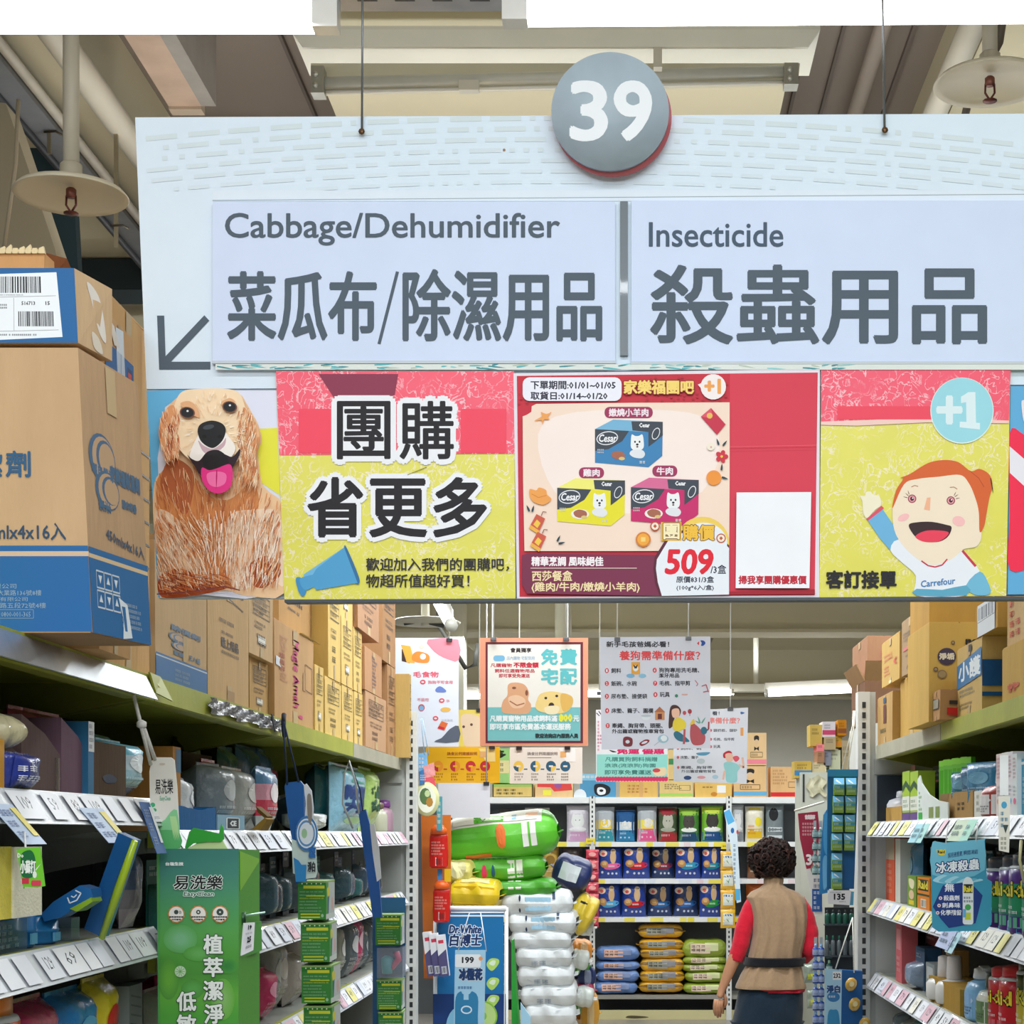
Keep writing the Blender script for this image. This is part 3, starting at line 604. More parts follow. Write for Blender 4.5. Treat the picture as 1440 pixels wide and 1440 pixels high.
for x, y, a in ((590, 790, -2.4), (584, 800, -2.9), (594, 782, -1.9), (850, 795, -.6), (856, 806, -.2), (846, 788, -1.1)): g.stroke(x, y, a, 26, 5, '#6a3030')
g.line([(606, 740), (625, 731), (644, 737)], 4, '#b06a4a'); g.line([(822, 742), (845, 740), (864, 752)], 4, '#b06a4a')
g.poly([(694, 800), (714, 798), (710, 872), (677, 866)], '#f4b592'); g.ell(562, 911, 34, 19, '#f8bfbf', 20, -.4); g.ell(872, 932, 36, 28, '#f8bfbf', 20, .3)
g.blob([(592, 952), (640, 938), (720, 936), (800, 952), (832, 966), (815, 1015), (770, 1045), (710, 1050), (650, 1035), (612, 1000)], '#33181f'); g.blob([(628, 1018), (680, 988), (750, 984), (815, 995), (790, 1030), (740, 1050), (670, 1046)], '#ea3d58')
g.text('Carrefour', 660, 1268, 852, 1304, '#3f7fb8', 1.2, 2, 0, 1, rise=20); g.text('客訂接單', 128, 1212, 520, 1308, '#1d1b22', 4, 2)
g.done('print', t)
# next poster cut by the right frame edge
t = panel('blue_circle_poster', 'blue poster with a red ring cut off by the right edge', [(1421, 543), (1640, 542), (1640, 835), (1417, 836)], SY-.004, '#5fabdc')
g = Art(front(SY-.005), T4); g.blob([(1158, 440), (1240, 445), (1340, 500), (1460, 660), (1460, 1000), (1340, 1150), (1160, 1205), (1160, 900)], '#f2264e', 4); g.poly([(1158, 510), (1250, 590), (1400, 740), (1400, 880), (1280, 770), (1160, 660)], '#e9e6f2')
g.blob([(1225, 270), (1240, 250), (1280, 260), (1280, 380), (1240, 375)], '#e8dfe6'); g.done('print', t)
m = MB(); m.slab([P(400, 843, SY-.01), P(1640, 838, SY-.01), P(1640, 842, SY-.01), P(400, 847, SY-.01)], (0, .03, 0), '#39424a'); q = P(1000, 842, SY)
tag(m.obj('bottom_rail', 'paint'), 'thin dark rail along the bottom edge of the hanging posters', 'rail')
# ================================================================ aisle shelving
XL, XR = .87, .83
TOPZ = 1.837
OLIVE = '#a6ab35'; GREY = '#b9bdba'
def YL(px, X=XL): return F*X/(CX-px)
def YR(px, X=XR): return F*X/(px-CX)
J = [YL(-360), YL(-70), YL(225)-.0, YL(398), YL(482), YL(560)]
JL = [.85, 2.0, 3.15, 4.30, 5.45, 6.60]
JR = [1.05, 2.2, 3.35, 4.5, 5.66]
def digits(g, x0, y0, x1, y1, seed): g.text(str(seed), x0, y0, x1, y1, '#22242c', 0, 1)
def shelving(side, name, lab, joints, X, levels, topmat):
    s = side; t = thing(name, lab, 'shelving', (s*(X+.24), (joints[0]+joints[-1])/2, 0))
    y0, y1 = joints[0], joints[-1]
    for a, b in zip(joints, joints[1:]):
        m = MB(); m.box(s*(X+.47), s*(X+.49), a+.003, b-.003, 0, 1.95, '#3e4446'); m.obj('back_panel', 'paint', t)
        m = MB(); m.box(s*(X-.01), s*(X+.47), a+.003, b-.003, 0, .14, '#c9c8bd'); m.obj('base_deck', 'paint', t)
    for a in joints:
        m = MB(); m.box(s*(X+.47), s*(X+.53), a-.015, a+.015, 0, 1.835, '#a9adab'); m.obj('rear_upright', 'paint', t)
    for bi, (a, b) in enumerate(zip(joints, joints[1:])):
        for li, z in enumerate(levels[bi]):
            top = li == 0; d = .5 if top else .44
            m = MB(); lc = OLIVE if bi < len(joints)-2 and s < 0 or (top and s > 0) else '#a9ab96'
            if top and bi == len(joints)-2: lc = '#aaa792'
            m.box(s*(X+.015), s*(X+d), a+.004, b-.004, z-.012, z, OLIVE if top else '#8f938c')
            m.box(s*X, s*(X+.014), a+.004, b-.004, z-(.042 if top else .03), z+.003, lc)
            m.box(s*(X+.02), s*(X+.05), a+.004, b-.004, z-.04, z-.012, '#8a8d2c' if top else '#777b74')
            sh = m.obj('shelf', 'worn_paint', t)
            for yy in (a+.02, b-.024):
                m = MB(); m.slab([(s*(X+.02), yy, z-.012), (s*(X+d), yy, z-.012), (s*(X+d), yy, z-.15), (s*(X+.2), yy, z-.075), (s*(X+.02), yy, z-.04)], (0, .004, 0), '#7c8028' if top else '#8f9089')
                m.obj('shelf_bracket', 'worn_paint', sh)
            if not top:
                m = MB(); e = X-.022 if s < 0 else X-.022
                m.slab([(s*X, a+.006, z+.004), (s*X, b-.006, z+.004), (s*(X-.034), b-.006, z-.046), (s*(X-.034), a+.006, z-.046)], (s*.002, 0, -.001), '#c9ced3'); m.obj('price_rail', 'plastic', sh)
                g = Art(quadfn(*([(s*X, a+.006, z+.004), (s*X, b-.006, z+.004), (s*(X-.034), b-.006, z-.046), (s*(X-.034), a+.006, z-.046)] if s < 0 else [(s*X, b-.006, z+.004), (s*X, a+.006, z+.004), (s*(X-.034), a+.006, z-.046), (s*(X-.034), b-.006, z-.046)])), base=.003)
                r = random.Random(bi*7+li+(5 if s > 0 else 0)); u = .01
                while u < .95:
                    w_ = r.choice((.05, .06, .075, .09)); cc = r.choice(('#eef0f4', '#e6e9ee', '#e9ebf2', '#d6dbe6', '#eceade', '#e4dd88', '#d9b4c0') if s > 0 or bi > 1 else ('#eef0f4', '#e9ecf2', '#e4e8f0'))
                    g.rect(u, .1, min(u+w_, .99), .9, cc)
                    if w_ > .055: 
                        g.text(str(r.choice((49, 59, 69, 79, 89, 99, 109, 129, 139, 159, 199))), u+w_*.28, .26, u+w_*.72, .62, '#2b2d38', 0, 1)
                        g.greek(u+w_*.15, .68, u+w_*.85, .84, 1, '#8a8e98', int(u*100))
                    u += w_+r.choice((.004, .03, .012))
                g.done('price_label', sh)
    return t
lv = [TOPZ, 1.61, 1.375, 1.10, .80]; lv2 = [TOPZ, 1.553, 1.322, 1.07, .80]
tl = shelving(-1, 'gondola_shelving', 'long grey and olive shelving filling the left side of the aisle', JL, XL, [lv, lv, lv2, lv2, lv2], 0)
rv = [TOPZ, 1.585, 1.333, 1.087, .83]
tr = shelving(1, 'gondola_shelving', 'long grey shelving with price rails along the right side of the aisle', JR, XR, [rv]*4, 0)
# end panels, slotted uprights
for t, s, X, y1 in ((tl, -1, XL, 6.60), (tr, 1, XR, 5.66)):
    m = MB(); m.box(s*(X-.0), s*(X+.49), y1+.01, y1+.03, 0, 1.815, '#b3b6b2' if s < 0 else '#d4d6d1'); m.obj('end_panel', 'paint', t)
    m = MB(); m.box(s*(X-.005), s*(X+.49), y1+.002, y1+.04, 1.745, 1.795, '#a9aba5'); m.obj('cross_rail', 'paint', t)
    m = MB(); xo, xi = s*(X-.06), s*(X-.02)
    m.box(xo, xi, y1, y1+.06, 0, 2.02, '#d7d9d5'); m.box(xi, s*(X+.0), y1+.01, y1+.05, 0, 2.02, '#bfc2be'); u_ = m.obj('end_upright', 'paint', t)
    m = MB()
    for i in range(50): z = .3+i*.034; m.box(s*(X-.046), s*(X-.034), y1-.001, y1, z, z+.02, '#2b2d2e')
    o = m.obj('upright_slots', 'paint', u_); o['kind'] = 'stuff'
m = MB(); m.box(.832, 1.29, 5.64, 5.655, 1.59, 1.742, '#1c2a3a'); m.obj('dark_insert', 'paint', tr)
m = MB(); m.box(-.86, -.66, 6.58, 6.6, 1.86, 2.06, '#c3c6c2'); 
# ================================================================ cartons
def cube_fn(x0, x1, y0, y1, z0, z1, s): # print surface of the aisle-facing side
    if s < 0: return quadfn((x1, y0, z1), (x1, y1, z1), (x1, y1, z0), (x1, y0, z0))
    return quadfn((x0, y1, z1), (x0, y0, z1), (x0, y0, z0), (x0, y1, z0))
PLACED = {-1: [[2.45, 2.68, 1.8, 2.26], [2.45, 2.6, 2.25, 2.38]], 1: []}
def settle(s, ya, yb, z0, z1):
    L = PLACED[s]
    for a, b, c, d in L:
        oy = min(yb, b)-max(ya, a); oz = min(z1, d)-max(z0, c)
        if oy > 0 and oz > 0:
            if oz < .06 or oz < oy*.6:
                if z0+z1 > c+d: z0 = d+.002
                else: z1 = c-.002
            elif ya+yb > a+b: ya = b+.002
            else: yb = a-.002
    if z0 > ZS+.02:
        tops = [d for a, b, c, d in L if min(yb, b)-max(ya, a) > .02 and d <= z0+.03]
        if tops: z0 = max(tops)+.004
    if yb < ya+.03: yb = ya+.03
    L.append([ya, yb, z0, z1]); return ya, yb, z0, z1
def carton(s, ya, yb, z0, z1, X, d, col, lab, draw=None, near=None, tape=True, group=None, openf=False, lid='#a8835a'):
    """s side; ya near, yb far; X aisle face; d depth"""
    ya, yb, z0, z1 = settle(s, ya, yb, z0, z1)
    xa, xb = (-X-d, -X) if s < 0 else (X, X+d)
    j = R.uniform(-.004, .004)
    t = thing('cardboard_carton', lab, 'carton', ((xa+xb)/2, (ya+yb)/2, z0), group)
    m = MB(); c2 = mixc(col, '#000000', 0)
    ins = .004
    m.hexa([(xa, ya, z0), (xb, ya, z0), (xb, yb, z0), (xa, yb, z0)], [(xa+ins*.3, ya+j, z1), (xb-ins*.3, ya, z1), (xb, yb, z1+j), (xa, yb, z1)], col)
    m.obj('box_body', 'card', t)
    m = MB(); mid = (xa+xb)/2
    if openf:
        m.slab([(xa, ya, z1), (xb, ya, z1), (xb+.01, ya-.03, z1+.07), (xa, ya-.03, z1+.07)], (0, .004, 0), lid)
        m.slab([(xb if s < 0 else xa, ya, z1), (xb if s < 0 else xa, yb, z1), ((xb+.03) if s < 0 else xa-.03, yb, z1+.06), ((xb+.03) if s < 0 else xa-.03, ya, z1+.06)], (.004, 0, 0), lid); m.obj('open_flap', 'card', t)
    else:
        m.box(xa+.002, mid-.002, ya+.002, yb-.002, z1, z1+.003, mixc(col, '#ffffff', .04)); m.box(mid+.002, xb-.002, ya+.002, yb-.002, z1, z1+.003, mixc(col, '#ffffff', .04)); m.obj('top_flap', 'card', t)
    g = Art(cube_fn(xa, xb, ya, yb, z0, z1, s), base=.0012)
    if tape: g.rect(.44, 0, .56, .16, '#b99c6c'); g.rect(.44, .86, .56, 1, '#c3a878')
    if draw: draw(g)
    g.done('printed_side', t)
    if near:
        g = Art(quadfn((xa, ya, z1), (xb, ya, z1), (xb, ya, z0), (xa, ya, z0)), base=.004); near(g); g.done('printed_front', t)
    return t
def d_table(ink='#4b443c', seed=1, hd=True, vert=False):
    def f(g):
        r = random.Random(seed)
        g.line([(.15, .12), (.85, .12), (.85, .42), (.15, .42), (.15, .12)], .012, ink)
        for yy in (.2, .28, .35): g.line([(.15, yy), (.85, yy)], .008, ink)
        g.greek(.18, .13, .8, .41, 4, ink, seed); g.greek(.2, .5, .8, .62, 2, ink, seed+2)
        if r.random() < .5: g.rect(.35, .7, .65, .8, '#e9e6dc')
        g.greek(.3, .66, .7, .86, 2, ink, seed+1)
    return f
def d_lines(ink='#3c4656', seed=1):
    def f(g): g.greek(.3, .2, .75, .5, 3, ink, seed); g.greek(.25, .55, .8, .62, 1, ink, seed)
    return f
TAN = '#d0af84'; YEL = '#dcbc72'; BRN = '#be9672'; PAL = '#d2b388'
ZS = TOPZ+.004
# nearest large carton, turned slightly, overhanging the shelf lip
t = thing('cardboard_carton', 'largest blue-based carton at far left, front face printed 450ml x4x16', 'carton', (-1.0, 2.55, ZS))
bb = [(-1.36, 2.47, ZS), (-.772, 2.47, ZS), (-.735, 2.64, ZS), (-1.36, 2.66, ZS)]; tt = [(-1.36, 2.47, 2.253), (-.793, 2.47, 2.253), (-.755, 2.64, 2.245), (-1.36, 2.66, 2.25)]
m = MB(); m.hexa(bb, tt, '#bf9e7b'); m.obj('box_body', 'card', t)
Z0_, Z1_ = ZS, 2.253
fn = quadfn(P(0, 489, 2.47), tt[1], bb[1], (P(0, 893, 2.47).x, 2.47, ZS))
g = Art(fn, lambda x, y: (x/130, (y-489)/404), base=.001)
BL = '#1c5f9a'
g.rect(0, 770, 130, 893, BL); g.rect(-1, 778, 131, 785, '#c8ad95'); g.line([(0, 489), (0, 489.1)], .1, BL)
g.text('劑', 10, 636, 47, 672, '#2a567c', 1, 2); g.text('潔', -30, 640, 3, 672, '#2a567c', 1, 2); g.text('mlx4x16入', -8, 738, 98, 762, '#2a4560', .4, 2)
g.text('有限公司', -20, 824, 24, 831, '#8aa0b4', 0, 1); g.text('內湖區大業路136號8樓', -30, 833, 60, 841, '#8aa0b4', 0, 1); g.text('股份有限公司', -20, 843, 40, 849, '#8aa0b4', 0, 1); g.text('重慶北路五段72號4樓', -30, 851, 66, 859, '#8aa0b4', 0, 1); g.text('0800-001-365', 2, 864, 44, 871, '#8aa0b4', 0, 1)
g.line([(-10, 861), (48, 861), (48, 873), (-10, 873)], .6, '#8aa0b4'); g.done('printed_front', t)
g = Art(quadfn(tt[1], tt[2], bb[2], bb[1]), base=.001)
g.rect(0, .697, 1, 1, '#2a6ba4'); g.rect(0, .72, 1, .735, '#d8bf98')
def swirl(g, x, y, rx, ry, ink='#4a6d8c'):
    g.ell(x, y, rx, ry, ink, 20); g.ell(x+rx*.1, y, rx*.85, ry*.9, '#c0a07e', 20); g.ell(x+rx*.25, y-ry*.05, rx*.7, ry*.74, ink, 18); g.ell(x+rx*.34, y-ry*.02, rx*.6, ry*.66, '#c0a07e', 18)
swirl(g, .3, .36, .22, .09); g.text('潔白嚴選', .12, .39, .48, .42, '#4a6d8c', .003, 1); swirl(g, .36, .47, .2, .07); g.text('奈米', .2, .51, .4, .55, '#4a6d8c', .003, 1)
g.text('家樂福除濕劑', .42, .37, .93, .43, '#4a6d8c', .004, 1); g.text('薰衣花香', .6, .48, .85, .51, '#4a6d8c', .003, 1); g.text('450mlx4x16入', .3, .605, .95, .65, '#4a5a70', .002, 1, rise=-.03)
for i in range(3):
    for j in range(2):
        x, y = .1+i*.13, .775+j*.07; g.line([(x, y), (x+.12, y), (x+.12, y+.06), (x, y+.06), (x, y)], .006, '#c9d6e0'); g.poly([(x+.03, y+.04), (x+.06, y+.012), (x+.09, y+.04)] if (i+j) % 2 else [(x+.03, y+.015), (x+.09, y+.015), (x+.06, y+.045)], '#dde6ec')
g.greek(.5, .86, .9, .96, 5, '#a9bccc', 4); g.poly([(.45, .85), (.6, .87), (.66, .99), (.5, 1), (.52, .93)], '#dfe8ee'); g.poly([(.5, .88), (.56, .88), (.58, .97), (.54, .97)], '#2a6ba4')
g.rect(.42, .01, .58, .18, '#c7ae84'); g.done('printed_side', t)
m = MB(); m.slab([(-1.36, 2.468, ZS-.001), (-.774, 2.468, ZS-.001), (-.737, 2.64, ZS-.001), (-1.36, 2.64, ZS-.001)], (0, 0, .002), '#9c7d5c'); m.obj('bottom_flap', 'card', t)
m = MB(); m.slab([(-1.3, 2.469, ZS+.001), (-1.301, 2.469, ZS+.001), (-1.3, 2.469, ZS+.002)], (0, .001, 0), BL)
# the carton with a shipping label on top of it
z0 = 2.26; t = thing('cardboard_carton', 'flat blue-ended carton with white barcode label on top of the largest carton', 'carton', (-1.0, 2.52, z0))
m = MB(); bb2 = [(-1.36, 2.47, z0), (-.7925, 2.47, z0), (-.772, 2.565, z0), (-1.36, 2.565, z0)]; tt2 = [(a, b, z0+.108) for a, b, c in bb2]; tt2[1] = (-.798, 2.47, z0+.108)
m.hexa(bb2, tt2, '#ceaf8a'); m.obj('box_body', 'card', t)
g = Art(quadfn((P(0, 0, 2.47).x, 2.47, z0+.108), tt2[1], bb2[1], (P(0, 0, 2.47).x, 2.47, z0)), lambda x, y: (x/108, (y-382)/105), base=.001)
g.rect(-20, 382, 108, 487, BL); g.poly([(-20, 391), (82, 388), (87, 479), (-20, 484)], '#e6e9f0')
g.bars(1, 394, 59, 417, '#20222a', 24, 2); g.text('516713', 31, 429, 50, 434, '#2a2a30', .2, 1); g.text('15', 65, 429, 71, 434, '#2a2a30', .2, 1); g.bars(26, 443, 76, 464, '#30323a', 26, 5)
g.line([(0, 423), (80, 421)], .6, '#9a9ca4'); g.line([(20, 424), (20, 470)], .6, '#9a9ca4'); g.line([(0, 471), (82, 469)], .6, '#9a9ca4'); g.greek(0, 419, 40, 421, 1, '#6a6c74', 5); g.greek(0, 432, 14, 440, 2, '#6a6c74', 5); g.greek(0, 474, 60, 478, 1, '#6a6c74', 5)
g.done('shipping_label', t)
g = Art(quadfn(tt2[1], tt2[2], bb2[2], bb2[1]), base=.001); g.blob([(.3, .1), (.6, .2), (.75, .5), (.8, .8), (.6, .7), (.45, .4)], '#e6dfd6'); g.blob([(.4, .75), (.6, .8), (.7, .98), (.45, .95)], '#ded3c2'); g.done('torn_tape', t)
# open carton behind it
t = thing('cardboard_carton', 'torn open carton peeking over the barcode carton at the left edge', 'carton', (-1.1, 2.9, 2.2))
q0, q1 = P(-120, 0, 2.8).x, P(88, 0, 2.8).x; zt = P(0, 352, 2.8).z
m = MB(); m.hexa([(q0, 2.8, 2.26), (q1-.03, 2.8, 2.26), (q1, 2.885, 2.26), (q0, 2.885, 2.26)], [(q0, 2.8, zt), (q1-.03, 2.8, zt-.004), (q1, 2.885, zt-.03), (q0, 2.885, zt-.02)], '#c99a68'); m.obj('box_body', 'card', t)
m = MB()
for i in range(20):
    x = q0 + (q1 - .03 - q0) * i / 20
    ztip = zt + .003 + .003 * (i % 3)
    rip = [(x, 2.797, zt-.006), (x+.0125, 2.797, zt-.006), (x+.01, 2.797, ztip), (x+.003, 2.797, zt + .0028)]
    m.slab(rip, (0, .006, 0), '#e0cfa6')
m.slab([(q1-.05, 2.797, zt), (q1-.01, 2.84, zt+.0), (q1+.004, 2.88, zt-.05), (q1-.03, 2.82, zt-.04)], (.004, 0, 0), '#7c4a2c')
m.obj('torn_edge', 'card', t)
m = MB(); 
# second-tier neighbours
def cbx(px0, px1, yt0, yb0, lab, draw, col=TAN, X=.74, d=.35, near=None, Yn=None):
    ya, yb = YL(px0, X), YL(px1, X); sc = (CX-px0)/X; return carton(-1, ya, yb, H-(yb0-CY)/sc, H-(yt0-CY)/sc, X, d, col, lab, draw, near)
def d_blue(g):
    g.rect(0, .5, 1, 1, '#1f64a0'); g.poly([(.35, .1), (.62, .05), (.7, .97), (.42, .97)], '#dbe4ec'); g.poly([(.1, .05), (.3, .12), (.5, .4), (.3, .45)], '#e6e0d4'); g.rect(.76, .62, .95, .9, '#28486e'); g.rect(.8, .7, .92, .8, '#c84a40'); g.bars(.42, .5, .66, .95, '#9ab4cc', 5, 3)
m = MB()
carton(-1, 2.69, 2.86, ZS, 2.255, .83, .42, '#c9a070', 'tall plain carton right behind the largest blue-based carton', None)
carton(-1, 2.62, 2.77, 2.262, 2.352, .80, .4, '#c9a276', 'carton with taped blue corner standing second from the barcode carton', d_blue)
carton(-1, 2.9, 3.17, ZS, 2.475, .885, .46, '#d0a56e', 'tallest plain tan carton touching the left edge of the big sign', lambda g: [g.line([(.0, .36+i*.065), (1, .36+i*.065)], .006, '#3a3530') for i in range(6)]+[g.rect(.2, .68, .95, .74, '#3c3a3a')])
def rowc(x0, x1, ytop, ybot, lab, draw=None, col=TAN, X=.885, d=.36, **k):
    """aisle-side carton given by its measured edges; bottom None = on the shelf"""
    ya, yb = YL(x0, X), YL(x1, X); sc = (CX-x0)/X
    zb = ZS if ybot is None else H-(ybot-CY)/sc; zt = H-(ytop-CY)/sc
    return carton(-1, ya+.002, yb-.004, zb, zt, X, d, col, lab, draw, **k)
def d_l2(g):
    g.rect(0, .80, 1, 1, '#2a6ba4'); g.rect(0, .815, 1, .825, '#c9d2d8'); swirl(g, .38, .64, .15, .035); g.text('潔白', .3, .655, .5, .675, '#4a6d8c', .003, 1); swirl(g, .42, .70, .14, .028); g.text('嚴選', .32, .74, .5, .77, '#4a6d8c', .003, 1)
    g.text('除濕劑', .28, .55, .85, .59, '#4a6d8c', .004, 1); g.text('三入組', .62, .73, .85, .77, '#5a7a94', .003, 1); g.greek(.35, .87, .75, .97, 3, '#9ab4c8', 3); g.rect(.5, .6, .58, .8, '#bb9a62')
# cartons hidden above by the sign still stand behind it
rowc(218, 291, 760, None, 'blue-based carton next to the largest one, below the dog poster', d_l2, TAN)
rowc(292, 350, 800, None, 'plain tan carton below the dog poster, small print on its upper half', lambda g: [g.line([(.1, .04), (.85, .08)], .01, '#3a3632'), g.line([(.1, .1), (.85, .18)], .01, '#3a3632'), g.greek(.25, .32, .75, .37, 1, '#5a5048', 3), g.greek(.3, .42, .7, .46, 1, '#5a5048', 4), g.text('貼上用品', .3, .48, .72, .56, '#4a4038', .004, 1), g.greek(.3, .58, .8, .62, 1, '#5a5048', 6), g.rect(.45, .9, .62, 1, '#b08a5c')], '#d0ac7c')
a = rowc(351, 378, 924, None, 'small tan carton under a taller one, third place along the left top shelf', d_table(seed=4), '#c29c66', X=.90)
rowc(350, 384, 815, 923, 'tan carton stacked on the small one below the dog poster corner', d_table(seed=9), TAN, X=.885)
def d_magic(g):
    g.text('Magic Amah', -.0, 0, .01, .01, '#c9a070', 0, 1) if False else None
    vs, fs = glyphs('Magic Amah', 2); g.up()
    for dx in (0, .02, -.02): g.m.add([g.q(.42+dx+(1-b)*.16, .1+a*.72) for a, b in vs], fs, '#d0457c')
    g.ell(.64, .9, .06, .02, '#d0457c', 12); g.greek(.12, .12, .3, .6, 14, '#c08068', 2); g.greek(.1, .3, .3, .5, 3, '#a8423a', 8); g.poly([(.02, .36), (.12, .37), (.1, .42), (.14, .46), (.02, .45)], '#dfe3ea'); g.rect(.7, .4, .78, .6, '#b48a58')
    g.line([(.76, .3), (.95, .32), (.95, .6), (.76, .58), (.76, .3)], .008, '#5a4a3c')
rowc(383, 441, 868, None, 'tan carton with vertical pink lettering in the middle of the left top shelf', d_magic, '#c9a070')
rowc(392, 438, 790, 864, 'open-topped carton resting on the one with pink lettering', d_lines(seed=3), '#bf9662', X=.93, openf=True)
for i, (x0, x1, yt, yb, c, tp) in enumerate(((427, 455, 935, None, YEL, 0), (424, 452, 800, 933, YEL, 0), (457, 480, 951, None, YEL, 0), (456, 479, 800, 948, YEL, 0), (481, 497, 963, None, YEL, 0), (480, 496, 866, 960, YEL, 0), (498, 510, 972, None, YEL, 0), (497, 509, 882, 968, YEL, 0), (474, 496, 790, 864, YEL, 0))):
    if i == 0: x0 = 443
    rowc(x0, x1, yt, yb, '%s carton with printed table, %s column of the yellow stack on left shelf' % (('lower yellow', 'upper yellow')[yb is not None] if i < 8 else 'topmost yellow', ('first', 'first', 'second', 'second', 'third', 'third', 'fourth', 'fourth', 'third')[i]), d_table('#5a5236', i+3), c, X=.88 if i != 8 else .885, group='yellow cartons on the left top shelf')
for i, (x0, x1, yt, yb, c) in enumerate(((512, 543, 970, None, BRN), (505, 537, 903, 969, '#b98c66'), (503, 533, 800, 902, '#b78d6c'), (545, 556, 934, None, '#ad835a'), (538, 556, 800, 932, '#a87f58'))):
    rowc(x0, x1, yt, yb, ('bottom brown carton of the three-high stack at the left shelf end', 'middle brown carton with dark vertical print in the three-high stack', 'top brown carton of the three-high stack behind the yellow poster', 'taller brown carton at the far left shelf end, lower one', 'brown carton on top at the far left shelf end')[i], (lambda g: [g.greek(.4, .1, .7, .9, 9, '#2f4668', 3)]) if i == 1 else d_table('#5c4a3c', i+20), c, X=(.87, .87, .87, .885, .885)[i], d=.38, group='brown cartons at the far end of the left shelf')
t = carton(-1, 6.44, 6.6, ZS, 2.16, .83, .2, '#c4a565', 'last yellowish carton at the far end of the left top shelf', d_table('#6a5a3a', 31))
# grey tape bundle hanging on the shelf lip and dark ties
t = thing('tape_bundle', 'crinkled silver film taped along the olive lip of the left top shelf', 'tape', (-.86, 4.2, TOPZ-.03))
def wrinkled(u, v):
    wx = -.862 + .006 * math.sin(v * 9 + u * 40)
    wz = TOPZ - .004 - .03 * v - .003 * v * math.sin(u * 21)
    return (wx, YL(290) + (YL(392) - YL(290)) * u, wz)
m = MB(); m.grid(wrinkled, 40, 4, '#5f6267')
o = m.obj('film', 'film', t)
m = MB(); m.slab([(-.853, 4.1, TOPZ+.0), (-.853, 4.14, TOPZ-.04), (-.853, 4.15, TOPZ-.04), (-.853, 4.12, TOPZ)], (.002, 0, 0), '#23262b'); m.tube([(-.85, YL(388), TOPZ+.01), (-.848, YL(386), TOPZ-.02), (-.85, YL(389), TOPZ-.045)], .006, '#1c2230', 6); m.obj('dark_tie', 'string', t)
# loose white metal rail fixed on the first lip
t = thing('lip_rail', 'bent white metal rail clipped along the near left top shelf lip', 'rail', (-.84, 2.6, TOPZ-.02))
m = MB(); m.slab([(-.868, .9, TOPZ-.002), (-.868, 3.08, TOPZ-.004), (-.852, 3.1, TOPZ-.045), (-.846, .9, TOPZ-.048)], (.002, 0, .001), '#b7bcc0'); m.obj('rail', 'steel', t)
m = MB(); m.slab([(-.868, 3.1, TOPZ+.006), (-.868, 3.17, TOPZ+.004), (-.85, 3.19, TOPZ-.04), (-.862, 3.12, TOPZ-.03)], (.004, 0, 0), '#9ca032'); m.obj('olive_clip', 'paint', t)

# ---------------------------------------------------------------- right top shelf
def rowr(x0, x1, ytop, ybot, lab, draw=None, col=TAN, X=.845, d=.3, dz=0, **k):
    """x1 near edge (right), x0 far edge"""
    ya, yb = YR(x1, X), YR(x0, X); sc = (x1-CX)/X
    zb = ZS if ybot is None else H-(ybot-CY)/sc; zt = H-(ytop-CY)/sc
    return carton(1, ya+.002, yb-.004, zb, zt, X, d, col, lab, draw, **k)
RED = '#c8413a'
def d_org(g): g.greek(.25, .1, .8, .8, 6, '#d06a48', 3)
def d_num(g): g.text('可二', .45, .12, .75, .26, '#3e4038', .004, 1); g.greek(.5, .36, .8, .5, 2, '#4a4c44', 4); g.text('環保', .1, .7, .3, .78, '#c8502a', .004, 1); g.greek(.12, .66, .3, .86, 2, '#c8502a', 4); g.greek(.55, .56, .8, .7, 3, '#6a6658', 4)
rowr(1409, 1500, 870, None, 'yellowish carton at the right frame edge on the top shelf', d_num, '#c9a357', X=.85)
rowr(1416, 1500, 770, 866, 'upper carton with orange print at the right frame edge', lambda g: [g.greek(.05, .1, .3, .9, 5, '#d8552a', 3), g.line([(.42, .1), (.5, .9)], .02, '#2a2420')], '#cfae7c', X=.86)
def d_mosq(g):
    g.poly([(.0, .24), (1, .12), (1, .5), (.0, .58)], '#2f76ac'); g.text('小護', .08, .22, .95, .48, '#e6eef2', .012, 1); g.greek(.1, .6, .9, .72, 2, '#6a7a80', 3); g.greek(.1, .8, .7, .9, 2, '#5a5648', 5); g.text('1', .5, .02, .6, .1, '#2a2a2a', .01, 1)
rowr(1346, 1381, 896, None, 'tan carton with blue square and white characters on the right top shelf', d_mosq, '#cfae6e', near=lambda g: [g.rect(0, .3, .75, .66, '#15518c'), g.rect(0, .74, .75, .8, '#15518c'), g.poly([(.36, .5), (.5, .42), (.5, .62), (.38, .6)], '#8a9490'), g.greek(.2, .88, .6, .95, 1, '#2a2c2c', 4)], d=.22)
rowr(1372, 1403, 835, 893, 'white-labelled carton on top of the one with the blue square', lambda g: [g.rect(.1, 0, .9, 1, '#d9dee4'), g.bars(.15, .1, .85, .5, '#5a6470', 10, 4), g.line([(.12, .55), (.88, .52)], .02, '#2a2c30')], '#c0964c', d=.2)
t = carton(1, 4.45, 4.78, ZS, P(0, 876, 4.45).z, .79, .16, '#cfa858', 'large yellow-tan carton with round dark emblem and bubbles on the right top shelf', None,
  near=lambda g: [g.text('PC', .60, .17, .82, .215, '#2a2620', .008, 2), g.ell(.29, .34, .15, .086, '#44384c', 28), g.text('淨垢', .17, .31, .41, .37, '#e8dcc0', .006, 1), g.ell(.39, .2, .033, .02, '#6a5648', 12), g.ell(.39, .2, .018, .011, '#a48c60', 12), g.ell(.11, .47, .04, .024, '#6a5648', 14), g.ell(.11, .47, .025, .014, '#a48c60', 12), g.ell(.215, .52, .075, .044, '#857058', 16), g.ell(.215, .52, .06, .034, '#a48c60', 16)], tape=False)
